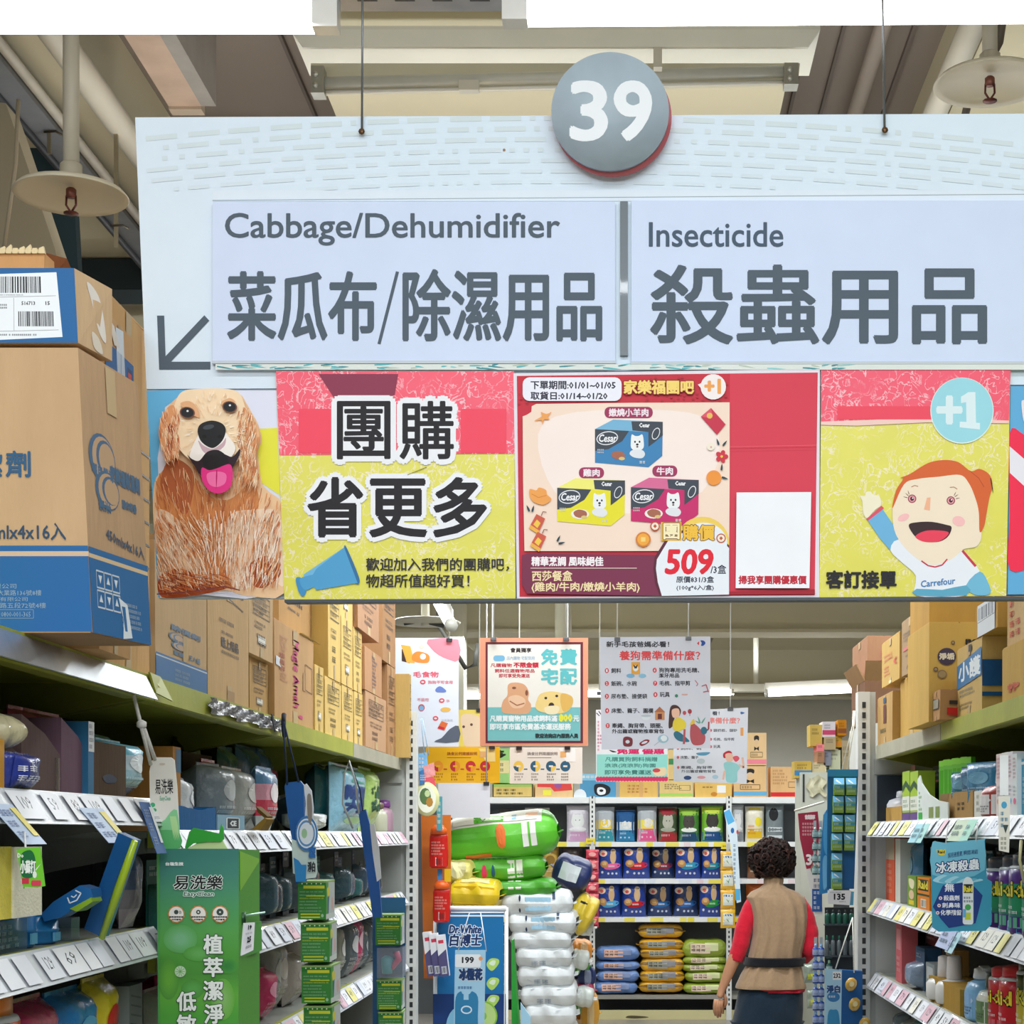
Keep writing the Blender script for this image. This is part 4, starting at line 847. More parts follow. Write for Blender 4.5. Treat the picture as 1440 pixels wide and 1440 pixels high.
carton(1, 4.5, 4.8, P(0, 876, 4.45).z+.006, P(0, 800, 4.45).z, .80, .34, '#c79a4c', 'plain yellow-brown carton on top of the one with the round emblem', None, tape=False)
rowr(1311, 1334, 965, None, 'small carton with a red square in front of the emblem carton', lambda g: [g.line([(.1, .25), (.9, .3), (.9, .6), (.1, .6), (.1, .25)], .04, '#4a443a'), g.rect(.14, .28, .86, .58, '#9a9480')], '#b98c5c', X=.80, d=.06, near=lambda g: [g.rect(.3, .6, .85, .85, '#cc2a22'), g.rect(.4, .35, .8, .48, '#3a3430')])
def d_red(g): g.greek(.15, .3, .85, .48, 2, '#d4705a', 3); g.greek(.15, .56, .5, .8, 3, '#d4705a', 3); g.text('(', .7, .5, .85, .62, '#c8503a', .02, 1); g.ell(.5, .96, .08, .03, '#f0e2b0', 10)
rowr(1266, 1300, 940, None, 'carton with hanging tags in front on the right top shelf', None, '#c09a52', X=.86, d=.26)
rowr(1268, 1292, 858, 938, 'greyish carton with faded print stacked over the tagged carton', lambda g: [g.greek(.1, .22, .9, .4, 3, '#5a564e', 3), g.rect(.1, .5, .9, .56, '#c86a68'), g.greek(.25, .64, .75, .7, 1, '#5a564e', 3), g.line([(.3, .9), (.5, .8), (.7, .88)], .02, '#5a564e')], '#a68a68', X=.845, d=.07)
rowr(1292, 1306, 850, 935, 'slim pinkish carton with open flap beside the greyish one', lambda g: g.rect(0, .45, .9, .56, '#c32f2c'), '#c3a07e', X=.85, d=.05, openf=True, lid='#b08a3c')
rowr(1234, 1263, 968, None, 'tan carton with dark strip at the far end of the right top shelf', lambda g: [g.rect(.42, .2, .6, .58, '#6a3a34'), g.rect(.42, .05, .6, .16, '#34506c'), g.greek(.2, .66, .8, .8, 1, '#5a6450', 3)], '#b8935c', X=.835, d=.09)
rowr(1240, 1265, 888, 966, 'tan carton with red print on the far end stack of the right shelf', d_red, '#c2a05c', X=.845, d=.2)
m = MB()
carton(1, 6.15, 6.5, 1.95, 2.1, .86, .14, '#7c5a44', 'dark open carton just beyond the right shelf end', None, openf=True)
carton(1, 6.15, 6.55, 2.115, 2.26, .87, .12, '#a57a5c', 'pinkish brown carton with magenta print beyond the right shelf end', None, near=lambda g: g.greek(.4, .3, .9, .7, 2, '#c04a6c', 3))
# ================================================================ merchandise builders: front faces -Y, base at z = 0, centred on x
def prot(name): 
    o = bpy.data.objects.new(name, None); COL.objects.link(o); o['_o'] = (0, 0, 0); o.empty_display_size = .03; return o
def pillow(w, d, h, nu=12, nv=12, seal=.06, lie=False, rnd=None, back=True, sq=3.0):
    """surface functions of a stand-up pouch: front(u, v, k)"""
    r = rnd or R; ph = r.uniform(0, 6); am = .003 if h < .4 else .008
    def th(u, v):
        a = 1-abs(2*u-1)**sq; b = min(1, max(0, v/.12))**.6 if not lie else 1-abs(2*v-1)**sq
        top = min(1, max(0, (1-v)/.35))**.7 if not lie else 1
        return max(0, a)**.5*max(b, .0)*top
    def fr(u, v, k=0):
        wv = am*math.sin(9*u+ph)*math.sin(7*v+ph)
        return Vector(((u-.5)*w*(1-.04*math.sin(math.pi*v)), -d/2*th(u, v)-wv*(th(u, v) > .1)-k, h*(1-v) if not lie else h*(1-v)))
    def bk(u, v, k=0):
        return Vector(((u-.5)*w*(1-.04*math.sin(math.pi*v)), d/2*th(u, v)+k, h*(1-v)))
    return fr, bk
def pouch(w, d, h, cols, seed=0, art=None, mat='film', name='pouch'):
    r = random.Random(seed); t = prot(name); fr, bk = pillow(w, d, h, rnd=r)
    flip = lambda u, v, k=0: fr(u, 1-v if False else v, k)
    m = MB(); cf = (lambda u, v: cols[min(int(v*len(cols)), len(cols)-1)]) if isinstance(cols, (list, tuple)) else (lambda u, v: cols)
    m.grid(lambda u, v: fr(u, 1-v), 12, 12, lambda u, v: cf(u, 1-v)); m.grid(lambda u, v: bk(1-u, 1-v), 12, 8, lambda u, v: cf(u, 1-v)); m.obj('bag', mat, t)
    g = Art(lambda u, v, k: fr(u, v, k), base=.0015)
    if art: art(g, r); g.done('printed_front', t)
    m = MB(); m.box(-w/2, w/2, -.0015, .0015, h*.985, h*1.03, cf(.5, 0)); m.obj('top_seal', mat, t)
    return t
def subpoly(g, cx, cy, rx, ry, col, rot=0, n=16):   # ellipse with inner rings so that it follows the bulge
    g.up(); c, d = math.cos(rot), math.sin(rot)
    ring = lambda f: [g.q(cx+f*(rx*math.cos(2*math.pi*i/n)*c-ry*math.sin(2*math.pi*i/n)*d), cy+f*(rx*math.cos(2*math.pi*i/n)*d+ry*math.sin(2*math.pi*i/n)*c)) for i in range(n)]
    a, b = ring(1), ring(.5); vs = a+b+[g.q(cx, cy)]
    g.m.add(vs, [(i, (i+1) % n, n+(i+1) % n, n+i) for i in range(n)]+[(n+i, n+(i+1) % n, 2*n) for i in range(n)], col)
def lying_bag(w, d, h, cols, seed=0, art=None, name='bag', mat='film', sq=3.2):
    """heavy bag lying flat: w along x, d along y, h thick"""
    r = random.Random(seed); t = prot(name); p1, p2, p3 = r.uniform(0, 6), r.uniform(0, 6), r.uniform(0, 6)
    def shape(u, v):   # u round x, v angle around section
        a = 2*math.pi*v; e = abs(2*u-1); sc = max(.05, (1-e**(sq*2)))**.42; wob = 1+.035*math.sin(9*u+p1+2*a)+.018*math.sin(19*u+p2+3*a)
        ca, sa = math.cos(a), math.sin(a); y = math.copysign(abs(ca)**.6, ca); z = math.copysign(abs(sa)**.6, sa)
        return Vector(((u-.5)*w*(1+.012*math.sin(3*a+p2)), -y*d/2*(.72+.28*sc)*wob, h*.5+z*h/2*(sc*.92+.05)*wob+.012*math.sin(5*u+p3)*0))
    cf = cols if callable(cols) else (lambda u, v: cols)
    m = MB(); m.grid(lambda u, v: shape(u, v), 32, 20, cf); m.obj('bag', mat, t)
    g = Art(lambda u, v, k: shape(u, (.25-v*.5) % 1)+Vector((0, -1, .25)).normalized()*k, base=.003)   # v 0 top .. 1 bottom on the -y side
    if art: art(g, r); g.done('printed_side', t)
    for sx in (0, 1):
        m = MB(); x = (sx-.5)*w; y0 = d*.36
        m.slab([(x-.002, -y0, h*.46), (x-.002, y0, h*.46), (x-.002+(sx-.5)*.05, y0*.9, h*.5), (x-.002+(sx-.5)*.05, -y0*.9, h*.5)], (0, 0, .004), cf(.02, .3)); m.obj('end_seal', mat, t)
    return t
def bxp(w, d, h, col, art=None, side=None, mat='print', name='packet', seed=0):
    t = prot(name); m = MB(); m.box(-w/2, w/2, -d/2, d/2, 0, h, col); m.obj('box_body', mat, t)
    if art:
        g = Art(quadfn((-w/2, -d/2, h), (w/2, -d/2, h), (w/2, -d/2, 0), (-w/2, -d/2, 0)), base=.0006); art(g, random.Random(seed)); g.done('printed_front', t)
    if side:
        g = Art(quadfn((w/2, -d/2, h), (w/2, d/2, h), (w/2, d/2, 0), (w/2, -d/2, 0)), base=.0006); side(g, random.Random(seed)); g.done('printed_side', t)
    return t
def can(r_, h, col, cap, band='#e8e8e8', capc=None, txt=None, tcol='#f3df3a', name='spray_can', ncols=None):
    t = prot(name); m = MB(); cols = [col, col, ncols or band, band, col]
    m.lathe([(r_*.95, 0), (r_, .006), (r_, h*.22), (r_, h*.28), (r_, h*.62), (r_, h*.80)], (0, 0, 0), cols, 20); m.lathe([(r_, h*.80), (r_*.96, h*.83), (r_*.62, h*.87), (r_*.6, h*.875)], (0, 0, 0), '#c8ccd0', 20); m.obj('can_body', 'plastic', t)
    m = MB(); m.lathe([(r_*.86, h*.84), (r_*.86, h*.97), (r_*.7, h)], (0, 0, 0), cap, 16); m.obj('cap', 'plastic', t)
    g = Art(lambda u, v, k: Vector((math.sin((u-.5)*2.2)*(r_+k), -math.cos((u-.5)*2.2)*(r_+k), h*.8*(1-v))), base=.0006)
    if txt:
        g.text(txt, .1, .18, .9, .42, tcol, .012, 1, 0, 1, outline='#15151a', ow=.025)
    g.greek(.15, .55, .85, .7, 2, '#f0f0f0', 3); g.rect(.1, .74, .9, .9, mixc(band, '#ffffff', .3), 4, 1); g.done('printed_label', t); return t
def bottle(w, d, h, col, cap, lab=None, name='bottle', neck=.22, trig=False, mat='plastic'):
    t = prot(name); m = MB(); hb = h*(1-neck); m.lathe([(w*.46, 0), (w*.5, .008), (w*.5, hb*.72), (w*.42, hb*.9), (w*.2, hb)], (0, 0, 0), col, 20, sy=d/w); m.obj('bottle_body', mat, t)
    m = MB(); m.lathe([(w*.2, hb), (w*.21, hb+.004), (w*.19, h*.97), (w*.12, h)], (0, 0, 0), cap, 14)
    if trig: m.slab([(-.015, -.012, h*.93), (.06*h/.25, -.012, h*.95), (.06*h/.25, -.012, h), (-.02, -.012, h*1.02)], (0, .024, 0), cap); m.slab([(.02, -.005, h*.93), (.03, -.005, h*.93), (.045, -.005, h*.84), (.037, -.005, h*.83)], (0, .01, 0), cap)
    m.obj('spray_head' if trig else 'cap', 'plastic', t)
    if lab:
        a_, b_ = w*.502, d*.502
        g = Art(lambda u, v, k: Vector((math.sin((u-.5)*2.4)*(a_+k), -math.cos((u-.5)*2.4)*(b_+k), hb*.72*(1-v)+.004)), base=.0006)
        g.rect(0, .12, 1, .92, lab, 6, 1); g.ell(.5, .35, .28, .14, mixc(lab, '#ffffff', .5), 12); g.greek(.2, .55, .8, .85, 3, mixc(lab, '#202020', .6), 2); g.done('label_print', t)
    return t
def pack(w, h, d, col, seed=0, art=None, mat='clear', inner=None, name='blister_pack'):   # hanging pack: backing card, clear bubble, content
    t = prot(name); m = MB(); m.box(-w/2, w/2, 0, .002, 0, h, col); m.obj('backing_card', 'print', t)
    m = MB(); f = lambda u, v: Vector(((u-.5)*w*.86, -.001-d*(max(0, (1-abs(2*u-1)**4)*(1-abs(2*v-1)**4)))**.4, h*.06+h*.66*v)); m.grid(f, 8, 8, inner or '#9fb2c0'); m.obj('bubble', 'film', t)
    g = Art(lambda u, v, k: Vector(((u-.5)*w, -k, h*(1-v))), base=.001); r = random.Random(seed)
    g.greek(.12, .06, .88, .2, 2, mixc(col, '#ffffff', .75), seed); g.ell(.5, .1, .07, .025, mixc(col, '#000000', .5), 8)
    if art: art(g, r)
    g.done('printed_card', t); return t
def retire(o):
    for c in list(o.children): retire(c)
    bpy.data.objects.remove(o)
def sheet(x0, y0, x1, y1, Y, name, lab, cat, col, draw=None, parent=None, T=None, th=.003, pts=None, mat='print', cords=None, cordy=845, clips=True, group=None):
    """a hanging or standing flat sheet facing the aisle mouth, measured at depth Y"""
    pts = pts or [(x0, y0), (x1, y0), (x1, y1), (x0, y1)]
    t = thing(name, lab, cat, P((x0+x1)/2, y1, Y), group)
    m = MB(); m.slab([P(a, b, Y) for a, b in pts], (0, th, 0), col); m.obj('sheet', mat, t)
    if draw: g = Art(front(Y), T); draw(g); g.done('print', t)
    for cx, cy in cords or ():
        a_ = P(cx, cy, Y)
        top_ = a_.z+.04 if cordy > 1100 else (4.0 if -.99 < a_.x < .525 else 4.3)
        m = MB(); m.tube([a_, (a_.x+.005, Y, top_)], .0035*Y/9.5, '#e8e8e2', 6); m.obj('cord', 'string', t)
        if clips: m = MB(); q = P(cx, cy, Y); k = Y/F; m.box(q.x-4*k, q.x+4*k, Y-.01, Y+.008, q.z-2.5*k, q.z+2.5*k, '#22252a'); m.obj('clip', 'plastic', t)
    return t
# ================================================================ back wall shelving (Y 14.2)
YB = 14.2; KB = F/YB
bx = lambda px: (px-CX)/KB
bz = lambda py: H-(py-CY)/KB
def deck(m, x0, x1, z, c='#eceeee', d=.45, lip=.045): m.box(x0, x1, YB, YB+d, z-lip, z, c)
t = thing('pet_food_shelving', 'tall white shelving of pet food across the back of the aisle', 'shelving', (0, YB+.3, 0)); back = t
ups = [640, 833, 1025, 1217]
m = MB(); m.box(bx(560), bx(1260), YB+.46, YB+.5, 0, bz(1126), '#55595c'); m.obj('back_panel', 'paint', t)
for u in ups:
    m = MB(); x = bx(u); m.box(x-.022, x+.022, YB-.015, YB+.01, 0, bz(1120), '#e3e5e2'); u_ = m.obj('upright', 'paint', t)
    m = MB()
    for i in range(44): z = .12+i*.04; m.box(x-.006, x+.006, YB-.0165, YB-.015, z, z+.02, '#2c2e30')
    o = m.obj('upright_slots', 'paint', u_); o['kind'] = 'stuff'
for a, b in zip(ups, ups[1:]):
    for py, lip in ((1121, .05), (1184, .04), (1236, .04), (1290, .04), (1400, .03)):
        m = MB(); m.box(bx(a)+.025, bx(b)-.025, YB, YB+.45, bz(py)-lip, bz(py), '#eef0f0' if py < 1350 else '#9a978f'); s_ = m.obj('shelf', 'paint', t)
        if 1150 < py < 1350:
            g = Art(quadfn((bx(a)+.03, YB-.001, bz(py)), (bx(b)-.03, YB-.001, bz(py)), (bx(b)-.03, YB-.001, bz(py)-lip), (bx(a)+.03, YB-.001, bz(py)-lip)))
            u = .02
            while u < .95:
                w_ = R.choice((.05, .08, .1)); g.rect(u, .05, min(1, u+w_), .95, R.choice(('#f0e14a', '#eef0ee', '#f0e36a', '#ecd8dc', '#dfe6ee'))); u += w_+R.choice((.01, .04))
            g.done('price_label', s_)
    m = MB(); m.box(bx(a), bx(b), YB+.02, YB+.05, 0, bz(1421), '#d9cf9c'); m.obj('kick_plate', 'paint', t)
m = MB(); g = Art(quadfn((bx(880), YB+.019, bz(1428)), (bx(912), YB+.019, bz(1428)), (bx(912), YB+.019, bz(1433)), (bx(880), YB+.019, bz(1433)))); g.blob([(0, .5), (.2, .1), (.8, .3), (1, .6), (.5, .9), (.1, .8)], '#5a543c'); g.done('scuff_mark', t)
# pouches on the first shelf
def cat_art(top, mid, low, pic='#e8e4dc'):
    def f(g, r):
        g.rect(.03, .02, .97, .36, top, 6, 3); g.rect(.03, .36, .97, .62, mid, 6, 3); g.rect(.03, .62, .97, .97, low, 6, 4)
        subpoly(g, .55, .45, .26, .13, pic); g.text('wer', .2, .25, .8, .36, '#ffffff', .01, 1) if False else None
        for i in range(3): subpoly(g, .25+.22*i, .86, .05, .03, mixc(low, '#ffffff', .7))
        g.greek(.2, .68, .75, .78, 1, mixc(low, '#ffffff', .85), 3)
    return f
def animal_art(bg, low, an='#e9e6e0', eye='#2a2a2a', acc='#7cbc3c'):
    def f(g, r):
        g.rect(.03, .02, .97, .2, acc, 6, 2); g.rect(.03, .72, .97, .97, low, 6, 3); subpoly(g, .5, .42, .3, .2, an); subpoly(g, .32, .3, .08, .1, an, .3); subpoly(g, .68, .3, .08, .1, an, -.3)
        g.ell(.42, .38, .03, .02, eye, 8); g.ell(.58, .38, .03, .02, eye, 8); subpoly(g, .5, .64, .4, .07, mixc(bg, '#ffffff', .5)); g.greek(.15, .76, .8, .86, 1, mixc(low, '#ffffff', .8), 3)
    return f
rows = [(700, 726, 1140, '#3c3a38', cat_art('#5a5a58', '#8a8078', '#4a4440'), 'dark pouch half hidden at the left of the first back shelf'),
 (737, 772, 1137, '#c9c6c0', animal_art('#d8d4cc', '#6c6660', '#f0eee8'), 'grey pouch with white animal picture left of the first back shelf'),
 (796, 828, 1134, '#d9d2dc', animal_art('#e3dfe4', '#d9a8cc', '#e9ebe9', acc='#e4e0e6'), 'white and pink pouch left of the first white upright'),
 (836, 864, 1136, '#b9bfc4', cat_art('#b9bfc4', '#f0d24a', '#3c9aa8'), 'grey and teal pouch, first in the middle bay of the top row'),
 (866, 893, 1140, '#27588c', cat_art('#2b5f96', '#d0dae0', '#2f86b4'), 'blue banded pouch, second in the middle bay of the top row'),
 (896, 924, 1135, '#b9bfc4', cat_art('#b9bfc4', '#f2df5a', '#ea5f96'), 'grey and pink pouch, third in the middle bay of the top row'),
 (926, 953, 1136, '#4a5c40', animal_art('#52603c', '#b42a34', '#b9b8a8', acc='#9c2030'), 'dark green pouch with red base in the top row'),
 (955, 984, 1137, '#4c8a3a', animal_art('#e6ead8', '#1f4a70', '#4a4440', acc='#9cc84a'), 'green and white pouch with dark animal, fifth in the top row'),
 (987, 1018, 1134, '#7cba3a', animal_art('#eef0e2', '#1d4f8c', '#3a3834', acc='#c8dc4a'), 'bright green pouch with blue base beside the second upright'),
 (1030, 1047, 1133, '#c9ccd0', animal_art('#dcdcdc', '#8a9098', '#eeeeee', acc='#d0d4d8'), 'silver pouch partly behind the blue hanging strip'),
 (1049, 1076, 1135, '#ece6d2', lambda g, r: (g.rect(.2, .02, .8, .1, '#e9d23a'), subpoly(g, .7, .42, .18, .14, '#f0dc3a'), g.rect(.1, .62, .9, .9, '#f0c42a', 5, 3), g.greek(.15, .5, .6, .8, 3, '#e08a3a', 3)), 'cream and yellow pouch above the shopper'),
 (1078, 1104, 1132, '#7f8a8e', lambda g, r: (subpoly(g, .4, .25, .26, .18, '#1d1e22'), g.rect(.1, .6, .9, .72, '#dfe4e6', 5, 1), g.rect(.1, .82, .9, .9, '#dfe4e6', 5, 1)), 'grey pouch with black cat above the shopper')]
for x0, x1, yt, c, art, lab in rows:
    w_ = (x1-x0)/KB; h_ = (1184-yt)/KB
    o = pouch(w_, .11, h_, c, x0, art); place(o, ((bx(x0)+bx(x1))/2, YB+.12, bz(1184)), R.uniform(-.06, .06), lab, 'pet food', 'pouches on the first back shelf', first=True)
# blue bags, two rows
def dogbag(acc, base='#1c3c8a'):
    def f(g, r):
        subpoly(g, .2, .22, .17, .10, '#f0d9c0'); subpoly(g, .2, .24, .08, .05, '#d8504a')
        subpoly(g, .62, .34, .13, .20, '#d8b488'); subpoly(g, .62, .16, .11, .08, '#e6cca4'); subpoly(g, .6, .14, .02, .015, '#3a2a20', 0, 8); subpoly(g, .66, .14, .02, .015, '#3a2a20', 0, 8)
        subpoly(g, .58, .62, .36, .10, acc, -.12); subpoly(g, .24, .55, .17, .11, '#c08a50'); subpoly(g, .24, .53, .11, .06, '#e2bc80'); g.greek(.42, .58, .85, .66, 1, '#f4f4f4', 3)
        for i in range(3): subpoly(g, .42+.17*i, .84, .045, .035, '#dfe6f4')
        g.ell(.16, .8, .05, .04, '#dfe6f4', 10)
    return f
accs = {'pink': '#ea6aa4', 'red': '#d42432', 'maroon': '#8a2a40', 'aqua': '#2f9cc0', 'teal': '#1f8c9c', 'light blue': '#5ab0dc', 'scarlet': '#c81c28', 'steel blue': '#2a6ca8', 'mid blue': '#2f6cb4', 'green': '#1f9c40'}
r1 = [(841, 875, 'pink', 1190), (876, 914, 'red', 1188), (916, 949, 'maroon', 1190), (950, 986, 'aqua', 1188), (987, 1016, 'teal', 1189)]
r2 = [(839, 873, 'light blue', 1242), (874, 909, 'scarlet', 1243), (911, 946, 'steel blue', 1244), (948, 983, 'mid blue', 1243), (984, 1016, 'green', 1240)]
for rr_, yb, nm in ((r1, 1236, 'upper'), (r2, 1290, 'lower')):
    for i, (x0, x1, a, yt) in enumerate(rr_):
        dark = a in ('maroon', 'steel blue', 'mid blue')
        o = pouch((x1-x0)/KB, .12, (yb-yt)/KB, '#22396c' if dark else '#1f3f96', x0, dogbag(accs[a]))
        place(o, ((bx(x0)+bx(x1))/2, YB+(.2 if dark else .1), bz(yb)), R.uniform(-.05, .05), 'navy dog food bag with %s band, %s of five in the %s row' % (a, NUM[i], nm), 'pet food', 'blue dog food bags in the middle bay', first=True)
for x0, x1, yt, yb, c, acc, lab in ((762, 785, 1192, 1236, '#c8a44a', '#8a6a2a', 'mustard bag at the left of the second back shelf'), (790, 818, 1190, 1236, '#4a3c3c', '#a89a90', 'dark brown bag left of the pink hanging strip'), (1052, 1072, 1192, 1236, '#8a5a38', '#e0b070', 'brown and white bag right of the second upright'),
    (1076, 1100, 1190, 1236, '#7a4c2c', '#d8a060', 'brown bag behind the shopper\'s hair'), (1050, 1084, 1242, 1290, '#c8641c', '#f09a3a', 'orange bag behind the shopper\'s neck')):
    o = pouch((x1-x0)/KB, .12, (yb-yt)/KB, c, x0, lambda g, r, acc=acc: (subpoly(g, .5, .4, .3, .15, acc), g.greek(.2, .65, .8, .8, 2, '#f0e8d8', 3)))
    place(o, ((bx(x0)+bx(x1))/2, YB+.12, bz(yb)), 0, lab, 'pet food', first=True)
# stacks of heavy bags on the bottom deck
def side_label(c1, c2):
    return lambda g, r: (g.rect(.18, .38, .62, .58, c1, 8, 2), g.rect(.5, .34, .8, .52, c2, 6, 2), g.greek(.2, .4, .6, .56, 1, mixc(c1, '#000000', .45), 5))
def stack(px0, px1, ys, cf, art, name, labf, cat, grp, Y0=YB+.2, d=.305):
    for i, (yt, yb) in enumerate(ys):
        w_ = (px1-px0)/KB*R.uniform(.97, 1.02); h_ = (yb-yt)/KB
        o = lying_bag(w_, d, h_*1.16, cf, px0*3+i, art, name); place(o, ((bx(px0)+bx(px1))/2+R.uniform(-.02, .02), Y0, bz(yb)), R.uniform(-.05, .05), labf(i), cat, grp, first=True)
stack(836, 898, [(1383, 1400), (1367, 1383), (1354, 1366), (1334, 1353)], lambda u, v: '#7c9ed4' if .05 < v < .45 else '#6b8ecb', side_label('#f0c2b0', '#8a9cc4'), 'feed_bag', lambda i: 'pale blue feed bag, %s in the stack on the bottom back shelf' % ('lowest', 'second', 'third', 'topmost')[i], 'feed bag', 'pale blue feed bags')
stack(899, 961, [(1383, 1398), (1367, 1384), (1350, 1369), (1336, 1350), (1323, 1338), (1303, 1321)], lambda u, v: '#eab12c' if .04 < v < .46 or v > .6 else '#8a6420', side_label('#a8a898', '#8f9096'), 'feed_bag', lambda i: 'golden feed bag, %s from the bottom of the six-high stack' % NUM[i], 'feed bag', 'golden feed bags')
stack(961, 1024, [(1385, 1400), (1368, 1384), (1357, 1369), (1347, 1358), (1325, 1350)], lambda u, v: '#9aae3c' if v < .47 or v > .55 else '#6c7c28', side_label('#f2dcc4', '#e2e6b0'), 'feed_bag', lambda i: 'green feed bag, %s from the bottom beside the yellow stack' % NUM[i], 'feed bag', 'green feed bags')
# cartons on top
def bcart(x0, x1, yt, col, lab, art, yb=1121, Yo=.1, near=None):
    z0, z1 = bz(yb)+.001, bz(yt); o = bxp((x1-x0)/KB-.006, .3, z1-z0, col, art, mat='card', name='cardboard_carton', seed=x0)
    place(o, ((bx(x0)+bx(x1))/2, YB+Yo+.1, z0), 0, lab, 'carton', 'cartons on top of the back shelving', first=True)
def a_box(stripe, txt=True, ink='#7a6a48'):
    def f(g, r):
        if stripe: g.rect(0, .78, 1, .95, stripe)
        g.greek(.15, .2, .85, .55, 3, ink, int(r.random()*50)); g.line([(.6, .3), (.92, .3), (.92, .6), (.6, .6), (.6, .3)], .02, ink)
    return f
bcart(691, 750, 1102, '#dcc074', 'yellow carton with boxed print under the small poster', lambda g, r: [g.rect(0, 0, 1, .22, '#9cc860'), g.greek(.1, .35, .9, .85, 2, '#6a5a30', 4), g.line([(.02, .02), (.98, .02), (.98, .98), (.02, .98), (.02, .02)], .03, '#3a3424')])
bcart(691, 716, 1052, '#9fd080', 'green and yellow carton behind the orange framed poster', lambda g, r: [g.rect(0, .35, 1, .72, '#e9dca0'), g.text('多', .2, .06, .8, .3, '#27331f', .02, 1), g.greek(.1, .4, .9, .7, 2, '#5a5230', 4)], 1101)
bcart(752, 806, 1101, '#e8c490', 'pale orange carton with red flap and yellow sticker', lambda g, r: [g.poly([(.05, 0), (.95, 0), (.98, .5), (.5, .6), (.4, .3), (.05, .28)], '#e24a44'), g.ell(.6, .1, .1, .3, '#a05a9a'), g.rect(.2, .5, .42, .85, '#f0ea50')])
bcart(815, 866, 1088, '#5a9cc4', 'blue pet food sack carton with black and white dog face', lambda g, r: [g.rect(0, 0, .95, .28, '#8cc4de'), g.greek(.05, .04, .8, .22, 1, '#f0f4f6', 3), g.blob([(.4, .5), (.52, .42), (.7, .45), (.85, .6), (.82, .85), (.6, .97), (.42, .85)], '#1d2026'), g.blob([(.5, .6), (.62, .58), (.72, .68), (.7, .86), (.55, .9), (.48, .78)], '#eceef0'), g.ell(.6, .72, .06, .06, '#1d2026', 8), g.ell(0, .95, .18, .3, '#e6ecf0', 14)])
bcart(871, 925, 1095, '#e0b868', 'yellow tan carton with small centred print', lambda g, r: [g.greek(.2, .3, .8, .8, 3, '#d0834a', 5), g.rect(.52, 0, .62, 1, '#d8a868')])
bcart(927, 975, 1097, '#e2c684', 'tan carton with green base stripe', a_box('#a4d060'))
bcart(940, 962, 1054, '#e4c68a', 'small tan carton with green patch behind the girl poster', lambda g, r: g.rect(0, .3, 1, .5, '#3c8a58'), 1096)
bcart(977, 1030, 1100, '#e6be6a', 'yellow carton with taped white slip', lambda g, r: [g.greek(.2, .25, .7, .4, 1, '#8a5a30', 3), g.rect(.6, .2, .84, .7, '#f0f0f0'), g.ell(.52, .8, .09, .15, '#c8842a', 10)])
def a_butler(stripe):
    return lambda g, r: [g.blob([(.5, .08), (.62, .12), (.6, .24), (.4, .24), (.38, .12)], '#2a2420'), g.ell(.5, .28, .1, .08, '#e6c49a'), g.poly([(.38, .42), (.5, .47), (.62, .42), (.62, .56), (.5, .5), (.38, .56)], '#2a2420'), g.line([(.2, .6), (.8, .6), (.8, .75), (.2, .75), (.2, .6)], .02, '#6a5030'), g.greek(.24, .62, .76, .74, 1, '#8a7048', 3), g.rect(0, .82, 1, .96, stripe)]
bcart(1032, 1079, 1077, '#e8c08a', 'carton with bow tie drawing and blue stripe, lower of two', a_butler('#6aaed4'))
bcart(1050, 1079, 1030, '#ebc795', 'carton with bow tie drawing and pink stripe, upper of two', a_butler('#f28a98'), 1076)
bcart(1084, 1121, 1078, '#e6ba84', 'orange tan carton with red base stripe by the right post', lambda g, r: [g.rect(0, .84, 1, .98, '#d82a34'), g.greek(.08, .08, .7, .6, 5, '#c09060', 4), g.line([(.7, .5), (.98, .5), (.98, .68), (.7, .68), (.7, .5)], .02, '#8a6a48')])
# hanging strips of sachets in front of the back shelves
def strip(px0, px1, y0, y1, n, Y, name, lab, cat, cols, art=None, cordt=None, tint=None):
    t = thing(name, lab, cat, P((px0+px1)/2, y1, Y)); k = Y/F; w_ = (px1-px0)*k
    m = MB(); m.slab([P(px0+(px1-px0)*.4, y0-10, Y+.012), P(px0+(px1-px0)*.6, y0-10, Y+.012), P(px0+(px1-px0)*.6, y1, Y+.012), P(px0+(px1-px0)*.4, y1, Y+.012)], (0, .002, 0), '#c9ccd0'); m.obj('clip_strip', 'plastic', t)
    hh = (y1-y0)/n
    for i in range(n):
        yy = y0+i*hh; a = P((px0+px1)/2, yy+hh, Y); r = random.Random(i); fr, bk = pillow(w_, .035, hh*k*.97, rnd=r)
        m = MB(); o_ = Vector((a.x, Y-.01, a.z)); c = cols[i % len(cols)]
        m.grid(lambda u, v: fr(u, 1-v)+o_, 8, 8, c); m.grid(lambda u, v: bk(1-u, 1-v)+o_, 8, 4, c)
        s_ = m.obj('sachet', 'film', t)
        g = Art(lambda u, v, kk: fr(u, v, kk)+o_, base=.001)
        if art: art(g, i); g.done('printed_front', s_)
    return t
strip(824, 842, 1194, 1304, 7, YB-.25, 'hanging_snack_strip', 'strip of pink and red snack sachets hanging left of the navy bags', 'snacks', ['#d84a5c', '#e86a74', '#c83a50'], lambda g, i: (subpoly(g, .5, .45, .3, .2, '#f0a8a4'), g.rect(.1, .75, .9, .9, '#8a2030', 4, 1)))
strip(1013, 1034, 1196, 1305, 4, YB-.25, 'hanging_snack_strip', 'strip of yellow and white snack sachets hanging right of the navy bags', 'snacks', ['#efb52e', '#f2c03a'], lambda g, i: (g.rect(.15, .2, .85, .82, '#e9efe6', 5, 4), g.rect(.2, .26, .8, .36, '#2c5a9c', 4, 1), g.stroke(.4, .5, .8, .3, .06, '#3a8a4a'), g.stroke(.6, .45, 2, .3, .06, '#3a8a4a')))
